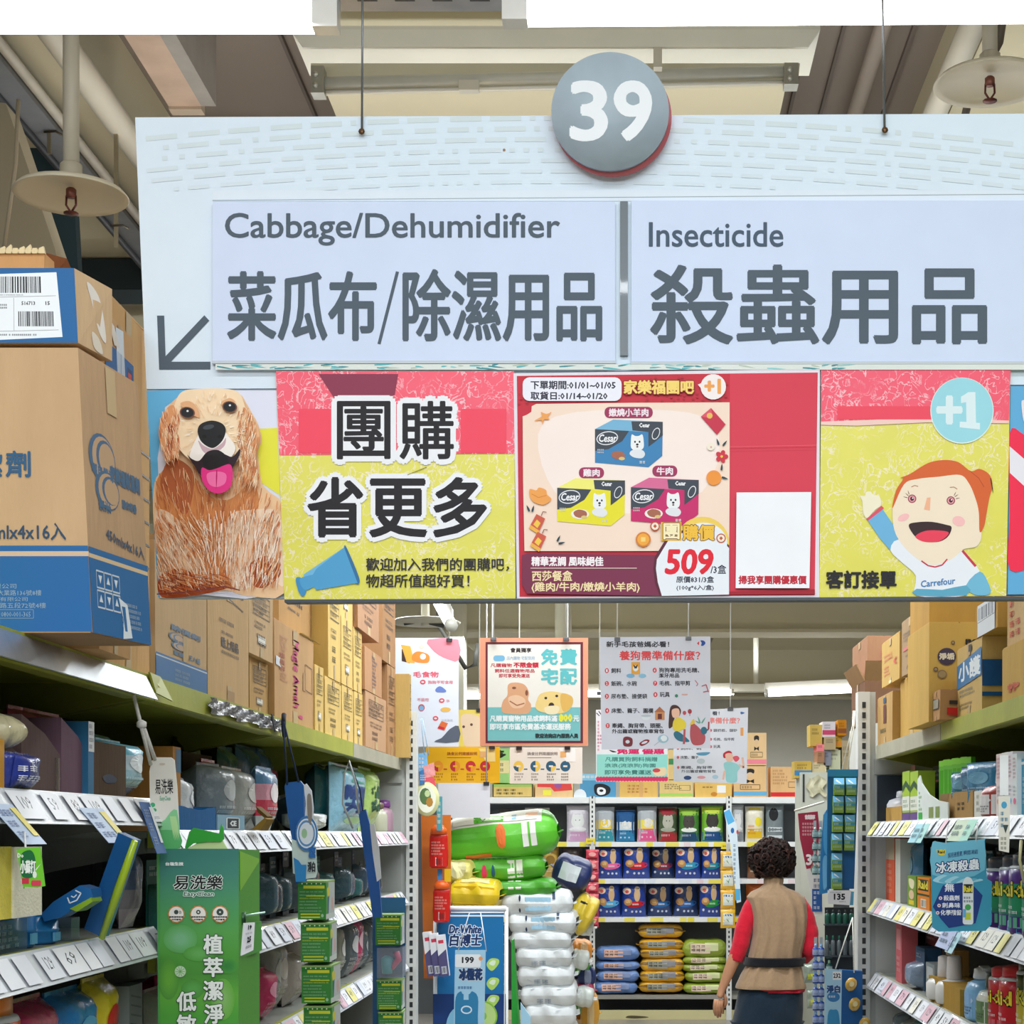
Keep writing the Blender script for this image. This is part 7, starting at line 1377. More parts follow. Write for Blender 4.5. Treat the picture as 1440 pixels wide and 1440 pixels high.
# --- dark stock filling the remaining left shelves
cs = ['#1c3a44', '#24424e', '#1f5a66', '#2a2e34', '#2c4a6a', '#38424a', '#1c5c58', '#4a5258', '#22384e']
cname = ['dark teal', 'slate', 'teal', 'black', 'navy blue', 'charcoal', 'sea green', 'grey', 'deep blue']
def fill(s, ya, yb, z, hs, colours, names, what, place_, X, cat='pack', kind='pack', wr=(.09, .16), seed=0, up=False):
    r = random.Random(seed); y = ya; cnt = {}
    while y < yb-.07:
        w_ = min(r.uniform(*wr), yb-y); h = r.uniform(*hs); i = r.randrange(len(colours)); c = colours[i]; cnt[i] = cnt.get(i, 0)+1
        ac = mixc(c, '#ffffff', r.choice((.25, .5, .7)))
        if kind == 'pack': o = pack(w_*.94, h, .05, c, int(y*100), inner=mixc(c, '#7f9aa8', .25), name='blister_pack')
        elif kind == 'pouch': o = pouch(w_*.96, .09, h, c, int(y*100), lambda g, rr: (subpoly(g, .5, .4, .3, .16, ac), g.greek(.15, .62, .85, .85, 3, ac, 3)))
        elif kind == 'box': o = bxp(w_*.95, .09, h, c, lambda g, rr: (g.ell(.5, .35, .32, .2, ac), g.greek(.15, .6, .85, .9, 3, ac, 3)))
        else: o = bottle(w_*.7, w_*.6, h, c, ac, mixc(c, '#ffffff', .6))
        place(o, (s*(X+r.uniform(0, .03)), y+w_/2, z+.002), (math.pi/2 if s < 0 else -math.pi/2)+r.uniform(-.12, .12), '%s %s %s %s, near to far' % (NUM[min(cnt[i]-1, 19)], names[i], what, place_), cat, what+'s '+place_, first=True)
        y += w_
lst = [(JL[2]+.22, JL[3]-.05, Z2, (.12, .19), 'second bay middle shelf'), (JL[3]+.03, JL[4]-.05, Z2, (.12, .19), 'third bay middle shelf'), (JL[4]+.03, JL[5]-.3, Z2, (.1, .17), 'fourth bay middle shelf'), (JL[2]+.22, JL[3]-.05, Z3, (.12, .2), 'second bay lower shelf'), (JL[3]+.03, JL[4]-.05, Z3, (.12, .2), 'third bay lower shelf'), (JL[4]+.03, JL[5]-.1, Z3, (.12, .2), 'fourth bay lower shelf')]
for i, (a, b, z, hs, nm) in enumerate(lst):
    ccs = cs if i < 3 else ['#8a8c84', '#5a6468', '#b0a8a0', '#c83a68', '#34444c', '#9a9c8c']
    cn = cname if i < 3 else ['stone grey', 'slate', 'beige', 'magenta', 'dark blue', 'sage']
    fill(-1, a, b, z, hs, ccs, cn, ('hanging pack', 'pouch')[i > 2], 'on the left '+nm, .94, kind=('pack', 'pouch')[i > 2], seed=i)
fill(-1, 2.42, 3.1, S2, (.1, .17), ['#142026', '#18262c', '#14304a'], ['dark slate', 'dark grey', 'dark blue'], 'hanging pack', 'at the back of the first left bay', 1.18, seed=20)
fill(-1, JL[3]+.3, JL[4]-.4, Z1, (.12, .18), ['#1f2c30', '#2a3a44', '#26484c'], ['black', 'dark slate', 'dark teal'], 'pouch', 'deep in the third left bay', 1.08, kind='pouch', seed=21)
# hanging labels under the rails
for i, (a, b, z, c, c2, lab) in enumerate(((0, 50, 1.57, '#b4c8e4', '#e8d860', 'blue and yellow promotion flap under the left rail at the frame edge'), (125, 170, 1.57, '#b4c8e4', '#e8d860', 'blue and yellow promotion flap left of the green display'), (208, 222, 1.585, '#2a5a9c', '#e8ecf2', 'blue and white striped tag at the first bay end'))):
    ya, yb = YL(a, .83), YL(b, .83); t = thing('promotion_flap', lab, 'label', (-.83, ya, z-.03))
    q = [(-.846, ya, z+.02), (-.846, yb-.05 if i < 2 else yb, z+.02), (-.815, yb, z-.035 if i < 2 else z-.07), (-.815, ya+.05 if i < 2 else ya, z-.035 if i < 2 else z-.07)]
    m = MB(); m.slab(q, (.001, 0, 0), c); m.obj('flap', 'print', t); g = Art(quadfn(*q), base=.002); g.greek(.1, .1, .6, .9, 3, '#7a90b8', i); g.rect(.7, .1, .95, .8, c2); g.done('flap_print', t)
# ================================================================ right side stock
A1, A2, A3, A4 = 1.585, 1.333, 1.087, .83
onshelf(1, 1244, 1268, 1134, A1, BX('#b8914c', None, 'card', 'tray_box'), 'small tan tray box at the far end of the upper right shelf', 'box', d=.07)
onshelf(1, 1255, 1267, 1076, A1, lambda w, d, h: pack(w, h, .03, '#c89a98', 1, lambda g, r: (g.rect(.2, .45, .8, .95, '#c8202c'), g.rect(.35, .22, .65, .45, '#ecebea')), inner='#c83038'), 'clear hanging pack with a red tube and white tip', 'pack', X=.9)
onshelf(1, 1247, 1254, 1112, A1, lambda w, d, h: bottle(w, w, h, '#d8dade', '#e8eaec'), 'small grey white bottle beside the red tube pack', 'bottle', X=.87)
for i, (a, b) in enumerate(((1269, 1279), (1280, 1291))): onshelf(1, a, b, 1084, A1, BX('#a8c83c', lambda g, r: [g.poly([(0, .3), (.5, .18), (1, .3), (1, .42), (.5, .3), (0, .42)], '#3a5a34'), g.rect(0, .5, 1, .78, '#e2e6da'), g.rect(0, .82, 1, 1, '#6a4a8c'), g.greek(.1, .55, .9, .74, 2, '#5a7a4c', 3)]), 'lime green and white tall packet with purple base, %s of two' % ('farther', 'nearer')[i], 'packet', d=.05)
onshelf(1, 1292, 1304, 1076, A1, lambda w, d, h: pack(w, h, .03, '#2a2c30', 2, lambda g, r: g.rect(.35, .25, .65, .75, '#c8707c'), inner='#4a4a50'), 'black hanging pack with pink stick', 'pack', X=.93)
onshelf(1, 1305, 1318, 1070, A1, lambda w, d, h: pack(w, h, .03, '#34343a', 3, inner='#787c84'), 'dark hanging pack left of the green tubes', 'pack', X=.97)
def whitecard(w, d, h):
    o = prot('display_card'); m = MB(); pts = [(w/2, 0), (w/2, h*.9), (w*.42, h), (w*.36, h*.82), (w*.1, h*.55), (-w*.2, h*.4), (-w/2, h*.34), (-w/2, 0)]; m.slab([(-x, -d/2, z) for x, z in pts][::-1], (0, .004, 0), '#e4ece8'); m.obj('card', 'print', o)
    g = Art(lambda u, v, k: Vector(((u-.5)*w, -d/2-k, h*(1-v)))); g.rect(.04, .82, .18, .98, '#3ab84a'); g.greek(.05, .35, .16, .8, 5, '#8ac87c', 3); g.rect(.4, .72, .55, .95, '#8a9c5a'); g.rect(.62, .72, .75, .95, '#8a9c5a'); g.done('print', o); return o
onshelf(1, 1290, 1333, 1083, A1, whitecard, 'white swooping display card with green print on the upper right shelf', 'card', X=.835, d=.02)
onshelf(1, 1322, 1368, 1112, A1, BX('#a98650', lambda g, r: [g.greek(.55, .35, .95, .7, 2, '#5a4830', 3), g.poly([(0, 0), (.3, 0), (.1, 1), (0, 1)], '#8a6a3a')], 'card', 'cardboard_carton'), 'open tan tray carton holding green tubes', 'carton', X=.85, d=.12)
for i in range(7): onshelf(1, 1323+i*6, 1327+i*6, 1070-i*.9-(i%2), A1+.03, BX('#66c82c', lambda g, r: [g.rect(0, 0, 1, .12, '#8ee04c'), g.rect(.15, .2, .85, .9, '#4fae20')], 'plastic', 'green_tube'), 'lime green slim packet, %s of seven standing in the tan tray' % NUM[6-i], 'packet', 'lime green packets in the tray', X=.86+.004*i, d=.012, rz=.25)
for i, (a, b, yt, c) in enumerate(((1342, 1356, 1086, '#2f7ca0'), (1356, 1370, 1078, '#2a6a94'), (1366, 1384, 1072, '#3a88b4'))): onshelf(1, a, b, yt, A1+.04, P_(c, mixc(c, '#ffffff', .3), 60+i), 'blue foil packet, %s of three leaning over the tan tray' % NUM[2-i], 'packet', 'blue foil packets', X=.86, d=.03, rz=.35)
onshelf(1, 1370, 1381, 1112, A1, BX('#dfe0d8', lambda g, r: g.greek(.3, .1, .7, .8, 3, '#b8bab0', 3)), 'plain white small box right of the tan tray', 'box', X=.85, d=.05)
onshelf(1, 1382, 1400, 1076, A1, lambda w, d, h: bottle(w, w*.9, h, ['#a02818', '#a02818', '#e4e4e6', '#e4e4e6'] and '#9c2a1c', '#ece9e6', '#e8e4e6', neck=.35), 'amber red bottle with white label and tall white top', 'bottle', X=.85)
for i, (a, b, yt, c) in enumerate(((1401, 1409, 1060, '#ecd8d8'), (1409, 1417, 1058, '#e6e8e2'), (1417, 1424, 1057, '#e8e4ea'), (1424, 1430, 1060, '#dfe8e8'))): onshelf(1, a, b, yt, A1, BX(c, lambda g, r: [g.greek(.1, .05, .9, .4, 6, '#c88a98', 3), g.ell(.5, .75, .3, .05, ('#f08a4c', '#7ac84c', '#4aa8d8', '#e87a9c')[i]), g.greek(.2, .5, .8, .68, 3, '#a0a8b0', 4)]), 'tall white printed box, %s of four right of the amber bottle' % NUM[3-i], 'box', 'tall white boxes on the upper right shelf', X=.84, d=.06)
onshelf(1, 1431, 1470, 1062, A1, BX('#3a9cc8', lambda g, r: [g.rect(.1, .05, .9, .1, '#e8f0f2'), g.greek(.2, .3, .8, .8, 5, '#c8e4ee', 3)]), 'bright blue box at the right frame edge of the upper shelf', 'box', X=.85)
onshelf(1, 1420, 1470, 1055, A1, P_('#7a8a3c', '#d8b83c', 66), 'olive and yellow pack behind the tall white boxes', 'pack', X=.96)
# second shelf
onshelf(1, 1246, 1258, 1178, A2, BX('#e05a30', lambda g, r: [g.rect(0, 0, 1, .35, '#b8a890'), g.greek(.2, .4, .8, .9, 5, '#f0b090', 3)]), 'orange red tall packet at the far end of the middle right shelf', 'packet', X=.85, d=.05)
onshelf(1, 1259, 1266, 1180, A2, BX('#dcdad0'), 'thin cream packet beside the orange red one', 'packet', X=.85, d=.05)
onshelf(1, 1267, 1287, 1184, A2, P_('#2b78a8', '#7ab4d0', 70), 'blue film pack on the middle right shelf', 'pack', X=.88, d=.05)
onshelf(1, 1288, 1306, 1180, A2, P_('#1f2a3a', '#8a98a4', 71), 'dark navy pack above the orange boxes', 'pack', X=.93, d=.05)
def raidbox(c, big):
    return lambda g, r: [g.rect(.08, .06, .92, .4, '#20241c'), g.text('Raid', .12, .1, .88, .34, '#e6d83a', .02, 1), g.rect(0, .5, 1, .56, '#2a4a2c'), g.rect(.3, .66, .75, .92, '#e6e0d0'), g.bars(.34, .69, .7, .89, '#2a2a2a', 6, 3)] if big else [g.blob([(.2, .1), (.8, .15), (.7, .4), (.3, .35)], '#f0e8c0'), g.ell(.5, .6, .3, .15, '#e8c8a0'), g.rect(.2, .78, .8, .92, '#e8d02a')]
onshelf(1, 1276, 1288, 1233, A2, BX('#7aa03c', raidbox(0, 0)), 'small yellow green insecticide box beside the orange one', 'box', X=.838, d=.05)
onshelf(1, 1290, 1307, 1236, A2, BX('#e88a1c', raidbox(0, 1)), 'orange insecticide box with black and yellow lettering', 'box', X=.838, d=.06)
onshelf(1, 1318, 1340, 1240, A2, BX('#e8921f', raidbox(0, 1)), 'second orange insecticide box behind the pale blue hanging card', 'box', X=.85, d=.06)
onshelf(1, 1345, 1380, 1200, A2, P_('#1f4a5c', '#4a8a94', 72), 'dark teal pack behind the pale blue hanging card', 'pack', X=.92, d=.06)
for i, (a, b) in enumerate(((1393, 1408), (1411, 1426), (1428, 1446), (1449, 1470))): onshelf(1, a, b, 1206-i*3, A2, lambda w, d, h: can(w*.48, h, '#4a1c7c', '#3a3a44', '#1f8a5a', txt='Raid', ncols='#1f7a5c'), 'purple insecticide can with yellow lettering, %s from the pale blue card' % NUM[i], 'spray can', 'purple cans on the middle right shelf', X=.85, d=.06)
for i, a in enumerate((1400, 1412, 1424, 1436)): onshelf(1, a, a+10, 1296, A2, tub('#5aa8c0'), 'tiny blue clear tub, %s along the rail before the purple cans' % NUM[i], 'tub', 'tiny blue tubs', X=.832, d=.025)
# third shelf
for i, (a, b, yt, c, ac, nm) in enumerate(((1260, 1268, 1300, '#d86a70', '#e89aa0', 'coral pink'), (1263, 1275, 1335, '#c04a60', '#2a2c30', 'pink and black'), (1272, 1286, 1312, '#2c3034', '#5a5e64', 'black framed'), (1276, 1288, 1340, '#4a6484', '#8a9cb4', 'steel blue'), (1288, 1300, 1335, '#3c6490', '#6a94bc', 'blue'), (1290, 1312, 1312, '#8a2c2c', '#3a2222', 'dark red'), (1302, 1314, 1358, '#8a9498', '#c0c6c8', 'silver grey'))):
    onshelf(1, a, b, yt, A3, lambda w, d, h: pack(w, h, .04, c, i, inner=ac) if i % 2 else bxp(w, .05, h, c, lambda g, r: (g.rect(.15, .1, .85, .45, ac), g.greek(.15, .55, .85, .85, 3, mixc(c, '#ffffff', .6), 3))), '%s packet near the far end of the lower right shelf' % nm, 'packet', X=.85+.03*(i % 3), d=.05)
onshelf(1, 1306, 1350, 1392, A3, lambda w, d, h: bxp(w, d, h, '#a88434', lambda g, r: g.line([(.1, .5), (.2, .52)], .04, '#4a3a18'), None, 'card', 'tray_box'), 'mustard tray box holding white nozzle bottles', 'box', X=.84, d=.1)
for i, (a, b) in enumerate(((1312, 1322), (1324, 1334))): onshelf(1, a, b, 1346, A3+.01, lambda w, d, h: bottle(w, w, h, '#dcdcda', '#e8e4e4', neck=.5), 'white bottle with long nozzle, %s of two in the mustard tray' % ('farther', 'nearer')[i], 'bottle', X=.85, d=.05)
onshelf(1, 1330, 1342, 1338, A3+.01, BX('#c8a05c', lambda g, r: [g.rect(.1, .1, .5, .9, '#e0dcd4'), g.rect(.5, .2, .6, .9, '#8a4a20')]), 'tan and white packet behind the nozzle bottles', 'packet', X=.9, d=.04)
onshelf(1, 1352, 1368, 1364, A3, lambda w, d, h: bottle(w, w*.7, h, '#7ab4dc', '#e6e8ea', '#8ab8e4', trig=True), 'pale blue trigger spray bottle on the lower right shelf', 'bottle', X=.845)
onshelf(1, 1368, 1385, 1372, A3, lambda w, d, h: bottle(w, w*.7, h, '#dfe6da', '#3c4a34', '#6a8a5a', neck=.3), 'white and green bottle with dark oval beside the spray bottle', 'bottle', X=.85)
for i, (a, b) in enumerate(((1387, 1400), (1402, 1416))): onshelf(1, a, b, 1362-i, A3, lambda w, d, h: can(w*.5, h, '#c41c2c', '#d8202c', '#c4202c', txt='Raid'), 'tall red insecticide can, %s of two on the lower right shelf' % ('farther', 'nearer')[i], 'spray can', X=.85)
for i, (a, b) in enumerate(((1418, 1428), (1430, 1442), (1445, 1460))): onshelf(1, a, b, 1348-i*2, A3, lambda w, d, h: can(w*.5, h, '#3a4a1c', '#3a3a20', '#c8b83c', txt='Raid', tcol='#e8e04a'), 'dark olive can with yellow lettering, %s right of the red cans' % NUM[i], 'spray can', 'dark olive cans', X=.85)
for i in range(6): onshelf(1, 1382+i*10, 1386+i*10, 1318+i*4, A3+.16, lambda w, d, h: pack(w, h, .02, '#20221e', i, inner='#a8b0a0'), 'slim clear hanging pack, %s under the middle right rail' % NUM[5-i], 'pack', 'slim hanging packs', X=.90, d=.02)
fill(1, 4.55, 5.55, A4, (.12, .17), ['#9aa4a4', '#2a8a8a', '#6a7a80', '#b8bcb4'], ['silver', 'teal', 'grey', 'pale grey'], 'pouch', 'on the lowest right shelf far bay', .90, kind='pouch', seed=31)
fill(1, 3.4, 4.45, A4, (.12, .17), ['#7a8a8c', '#2a7a8a', '#5a6a70', '#a8aca4'], ['silver', 'teal', 'grey', 'pale grey'], 'pouch', 'on the lowest right shelf near bay', .90, kind='pouch', seed=32)
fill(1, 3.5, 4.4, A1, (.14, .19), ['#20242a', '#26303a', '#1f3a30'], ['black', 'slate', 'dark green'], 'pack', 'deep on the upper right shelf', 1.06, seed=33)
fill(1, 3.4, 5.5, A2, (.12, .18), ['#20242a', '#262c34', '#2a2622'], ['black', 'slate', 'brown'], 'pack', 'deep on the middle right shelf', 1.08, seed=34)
# clips and flags on right rails
for i, (a, b, z, c, lab) in enumerate(((1288, 1300, 1.545, '#9fd4e0', 'pale blue flag under the upper right rail, first from the far end'), (1298, 1307, 1.545, '#a8dcd8', 'mint flag beside the first pale blue flag'), (1345, 1362, 1.552, '#c8dcc0', 'pale green flag under the upper right rail'), (1362, 1374, 1.552, '#a8e0cc', 'mint flag right of the pale green one'), (1328, 1346, 1.29, '#b8c4e4', 'lavender flag hanging under the middle right rail'), (1342, 1352, 1.285, '#b8e0ec', 'pale blue flag hanging under the middle right rail'))):
    ya, yb = YR(b, .79), YR(a, .79); q = [(.792, yb, z+.03), (.792, ya, z+.03), (.77, ya+.02, z-.02), (.77, yb+.02, z-.02)]; t = thing('shelf_flag', lab, 'label', (.78, ya, z-.02)); m = MB(); m.slab(q, (.001, 0, 0), c); m.obj('flag', 'print', t)
    g = Art(quadfn(*q), base=.002); g.greek(.15, .2, .85, .8, 2, '#5a7480', i); g.done('flag_print', t)
# big pale blue hanging card
def d_ice2(g):
    g.T = lambda x, y: (1200+x/6, 1030+y/6)
    g.blob([(690, 915), (760, 930), (1090, 900), (1105, 920), (1108, 1160), (900, 1230), (665, 1200), (660, 960)], '#74c0d8', 2)
    for i in range(7): g.blob([(670+i*50, 1250+i*4), (760+i*50, 1200+i*6), (850+i*40, 1250), (780+i*30, 1275)], ('#a8dcec', '#6cbcd6')[i % 2])
    g.blob([(703, 985), (718, 995), (740, 985), (760, 995), (778, 980), (775, 1025), (740, 1038), (708, 1020)], '#e8d02a'); g.text('Raid', 712, 996, 770, 1020, '#20242c', 1.5, 1)
    g.text('採用液態氮', 797, 1018, 920, 1062, '#2f5a84', .8, 1, rise=20); g.text('瞬間凍結', 930, 998, 1050, 1036, '#2f5a84', .8, 1, rise=12)
    g.text('冰凍殺蟲', 700, 1100, 1060, 1190, '#f0f6fa', 3, 2, 0, outline='#1c3476', ow=11, rise=35)
    g.T = lambda x, y: (1200+x/6, 1220+y/6)
    g.poly([(670, 330), (755, 150), (960, 120), (1010, 150), (1090, 235), (1030, 470), (805, 510), (735, 430)], '#1f3c84')
    g.text('無', 772, 135, 850, 202, '#f0f4fa', 2, 2)
    for i, s_ in enumerate(('殺蟲劑', '刺鼻味', '化學殘留')): g.ell(735-i*12, 258+i*62, 15, 15, '#f2d8dc'); g.ell(735-i*12, 258+i*62, 6, 6, '#1f3c84', 8); g.text(s_, 762-i*13, 234+i*62, 893+i*8, 278+i*62, '#eef2fa', 1.2, 1)
    g.rrect(922, 130, 1012, 480, 20, '#e8eef0'); g.blob([(930, 110), (945, 85), (965, 78), (990, 88), (1005, 112), (1008, 140), (926, 140)], '#e8eef0', 3); g.rect(930, 140, 1006, 215, '#26302c'); g.text('Raid', 934, 155, 1002, 205, '#e6d83a', 3, 1); g.greek(930, 240, 1006, 300, 2, '#3a5470', 3); g.ell(966, 335, 26, 26, '#4ab05a', 14); g.rect(940, 380, 990, 440, '#c8d83a'); g.rect(924, 350, 950, 420, '#6ab0dc')
sheet(1308, 1185, 1395, 1308, 3.7, 'hanging_freeze_spray_card', 'large pale blue hanging card with navy hexagon and a spray can picture', 'card', '#3f9cbc', d_ice2, pts=[(1309, 1192), (1316, 1186), (1385, 1182), (1388, 1236), (1395, 1240), (1394, 1300), (1386, 1309), (1320, 1310), (1311, 1304)], cords=((1330, 1186), (1372, 1184)), cordy=1172, clips=False)
t = sheet(1405, 1118, 1420, 1200, 3.3, 'hanging_paper_strip', 'white paper strip with blue print hanging over the upper right rail', 'paper', '#e0dfd2', lambda g: [g.rect(1406, 1062, 1418, 1118, '#e8ecec'), g.ell(1412, 1132, 4, 5, '#4aa0c8', 12), g.greek(1407, 1140, 1418, 1165, 3, '#4a8aa8', 3), g.poly([(1410, 1160), (1414, 1172), (1418, 1160)], '#3a4a4c'), g.greek(1407, 1176, 1418, 1196, 3, '#9a9a8a', 3)], pts=[(1404, 1120), (1421, 1120), (1419, 1199), (1405, 1196)])
m = MB(); m.tube([P(1436, 1182, 3.2), P(1434, 1210, 3.18), P(1440, 1240, 3.2)], .003, '#a8a478', 6); tag(m.obj('hanging_strip', 'plastic'), 'thin olive strip hanging beside the purple cans', 'strip')
# ================================================================ displays at the end of the right shelving
YQ = 5.55
t = thing('blue_sachet_display', 'blue hanging display board with rows of small blue and green packets', 'display', P(1185, 1275, YQ))
m = MB(); m.slab([P(1164, 1082, YQ), P(1207, 1082, YQ), P(1201, 1250, YQ), P(1163, 1250, YQ)], (0, .01, 0), '#1c5f9c'); m.slab([P(1164, 1082, YQ-.002), P(1207, 1082, YQ-.002), P(1207, 1092, YQ-.002), P(1164, 1092, YQ-.002)], (0, .003, 0), '#2f84bc'); m.obj('board', 'print', t)
m = MB(); m.slab([P(1164, 1252, YQ-.03), P(1197, 1252, YQ-.03), P(1195, 1273, YQ-.03), P(1164, 1271, YQ-.03)], (0, .004, 0), '#e4e9ee'); pl = m.obj('price_card', 'print', t)
g = Art(front(YQ-.03)); g.text('135', 1173, 1257, 1188, 1265, '#1c1f26', .5, 2); g.greek(1167, 1254, 1190, 1256, 1, '#8a94a4', 3); g.greek(1180, 1267, 1192, 1269, 1, '#3a4454', 3); g.done('card_print', pl)
m = MB(); m.slab([P(1195, 1254, YQ-.02), P(1201, 1254, YQ-.02), P(1200, 1273, YQ-.02), P(1195, 1273, YQ-.02)], (0, .03, 0), '#5aa8c8'); m.obj('tray_edge', 'print', t)
m = MB(); m.tube([P(1184, 1082, YQ), P(1199, 1020, YQ+.02), P(1200, 1000, YQ+.05)], .002, '#e6e6da', 6); m.tube([P(1191, 1086, YQ), P(1201, 1020, YQ+.02), P(1202, 1000, YQ+.05)], .002, '#e6e6da', 6); m.obj('cord', 'string', t)
n_ = 0
for row, (yy, cols_) in enumerate(((1094, 2), (1119, 2), (1146, 2), (1172, 2), (1200, 1), (1226, 1))):
    for c_ in range(cols_):
        x = 1176-row*1.0+c_*17 if cols_ == 2 else 1173; k = F/(YQ-.03); o = prot('small_packet'); w_, h_, d_ = 14/k, 24/k, .03
        m = MB(); m.slab([(-w_/2, 0, 0), (w_/2, 0, 0), (w_/2, 0, h_*.6), (w_*.55, .012, h_), (-w_*.45, .012, h_), (-w_/2, 0, h_*.6)], (0, d_, 0), '#7aa03c'); m.obj('packet_body', 'print', o)
        g = Art(lambda u, v, kk: Vector(((u-.5)*w_, -kk+max(0, .4-v)*.03, h_*(1-v)))); g.rect(0, 0, 1, .38, '#6ab0e0'); g.stroke(.2, .12, .4, .6, .12, '#e8f4fa'); g.rect(0, .38, 1, .62, '#3a84a0'); g.rect(0, .62, 1, 1, '#7a9c3a'); g.greek(.1, .42, .9, .9, 2, '#a8c8b0', 3); g.done('printed_front', o)
        place(o, ((x+4-CX)/k, YQ-.035, H-(yy+24-CY)/k), 0, 'small blue and green packet on the blue board, row %s, %s' % (NUM[row], ('left', 'right')[c_] if cols_ == 2 else 'single'), 'packet', 'small packets on the blue board', first=True); n_ += 1
sheet(1157, 1140, 1166, 1262, 5.62, 'long_blue_banner', 'long blue curling banner left of the blue display board', 'banner', '#3484bc', lambda g: [g.blob([(1159, 1145), (1164, 1150), (1164, 1200), (1158, 1190)], '#5ab0dc'), g.blob([(1157, 1210), (1163, 1205), (1164, 1240), (1158, 1250)], '#7ac0e4')], pts=[(1158, 1146), (1163, 1138), (1166, 1150), (1166, 1255), (1152, 1258), (1154, 1200)])
def d_crim(g):
    g.text('會員獨享', 1132, 1146, 1146, 1152, '#f0dcdc', .5, 1); g.greek(1128, 1156, 1150, 1176, 4, '#e8b8bc', 3); g.text('3.', 1134, 1202, 1146, 1216, '#f4ecec', .8, 2); g.ell(1146, 1222, 6, 7, '#9a8a72', 16)
    g.greek(1144, 1234, 1156, 1250, 2, '#5a6a8a', 4); g.rect(1142, 1250, 1156, 1282, '#2f5a9c'); g.greek(1144, 1252, 1154, 1280, 4, '#dfe6f0', 3)
sheet(1122, 1143, 1156, 1288, 5.75, 'crimson_banner', 'crimson hanging banner printed 3 with blue lower half', 'banner', '#e0dcd8', lambda g: [g.poly([(1122, 1144), (1150, 1141), (1153, 1172), (1146, 1220), (1134, 1222), (1125, 1180)], '#a02a44')]+[d_crim(g)], pts=[(1122, 1144), (1150, 1141), (1153, 1172), (1157, 1286), (1146, 1288), (1134, 1222), (1125, 1180)])
m = MB(); m.tube([P(1118, 1140, 5.78), P(1158, 1128, 5.6)], .004, '#e0dcd0', 6); tag(m.obj('banner_rod', 'plastic'), 'pale slanting rod above the crimson banner', 'rod')
# hanging strips of bottles beside the shopper
def bstrip(x, y0, n, dy, Y, c, cap, lab, grp, w_=10):
    t = thing('clip_strip', lab[0], 'display strip', P(x, y0+n*dy, Y+.04)); m = MB(); m.slab([P(x-2, y0-8, Y+.03), P(x+2, y0-8, Y+.03), P(x+2, y0+n*dy, Y+.03), P(x-2, y0+n*dy, Y+.03)], (0, .003, 0), '#aab4b8'); m.obj('strip', 'plastic', t)
    for i in range(n):
        k = F/Y; o = bottle(w_/k, w_*.7/k, dy*.92/k, c, cap, mixc(c, '#ffffff', .55), neck=.25); place(o, ((x-CX)/k, Y, H-(y0+(i+1)*dy-CY)/k), 0, lab[1] % NUM[min(i, 19)], 'bottle', grp, first=True)
for i, x in enumerate((1146, 1154)): bstrip(x, 1162, 4, 17, 5.66, '#2c6a68', '#c8d0cc', ('grey clip strip holding teal bottles, %s' % ('left', 'right')[i], ('left', 'right')[i]+' teal bottle strip, %s bottle from the top'), 'teal bottles on clip strips', 8)
for i, x in enumerate((1147, 1155)): bstrip(x, 1326, 7, 19, 5.64, '#2f4fa0', '#7ab0e0', ('grey clip strip holding navy bottles, %s' % ('left', 'right')[i], ('left', 'right')[i]+' navy bottle strip, %s bottle from the top'), 'navy bottles on clip strips', 9)
bstrip(1166, 1326, 5, 22, 5.62, '#1f5a54', '#9cc8b0', ('grey clip strip holding dark green bottles', 'dark green bottle strip, %s bottle from the top'), 'dark green bottles', 9)
# dark green bottle shelf rows behind the cords
t = thing('end_rack', 'dark wire rack of green-capped bottles under the 135 price card', 'rack', P(1190, 1380, 5.64))
m = MB(); m.slab([P(1160, 1276, 5.645), P(1201, 1276, 5.645), P(1201, 1372, 5.645), P(1160, 1372, 5.645)], (0, .006, 0), '#1c2428'); m.obj('back_board', 'paint', t)
for yy in (1300, 1344): m = MB(); m.slab([P(1160, yy, 5.6), P(1201, yy, 5.6), P(1201, yy+2, 5.6), P(1160, yy+2, 5.6)], (0, .04, 0), '#3c4a50'); m.obj('rack_shelf', 'paint', t)
for j, (y0, y1, c) in enumerate(((1280, 1300, '#1f5c4c'), (1316, 1344, '#5a6468'))):
    for i in range(5):
        k = F/5.58; o = bottle(7/k, 6/k, (y1-y0)/k, c, '#1f6a54' if j else '#2a3436', None); place(o, ((1164+i*8.5-CX)/k, 5.6, H-(y1-CY)/k), 0, '%s rack bottle, %s from the left' % (('upper dark green', 'lower clear green-capped')[j], NUM[i]), 'bottle', 'bottles on the end rack', first=True)
t = thing('blue_box_display', 'blue hanging display board with gold packets beside the 232 card', 'display', P(1200, 1480, 5.5))
m = MB(); m.slab([P(1182, 1364, 5.5), P(1213, 1366, 5.5), P(1213, 1500, 5.5), P(1182, 1500, 5.5)], (0, .04, 0), '#1f5c9c'); m.obj('board', 'print', t)
m = MB(); m.tube([P(1175, 1362, 5.48), P(1199, 1290, 5.5)], .0022, '#e4e4dc', 6); m.tube([P(1201, 1368, 5.48), P(1199, 1290, 5.5)], .0022, '#e4e4dc', 6); m.obj('cord', 'string', t)
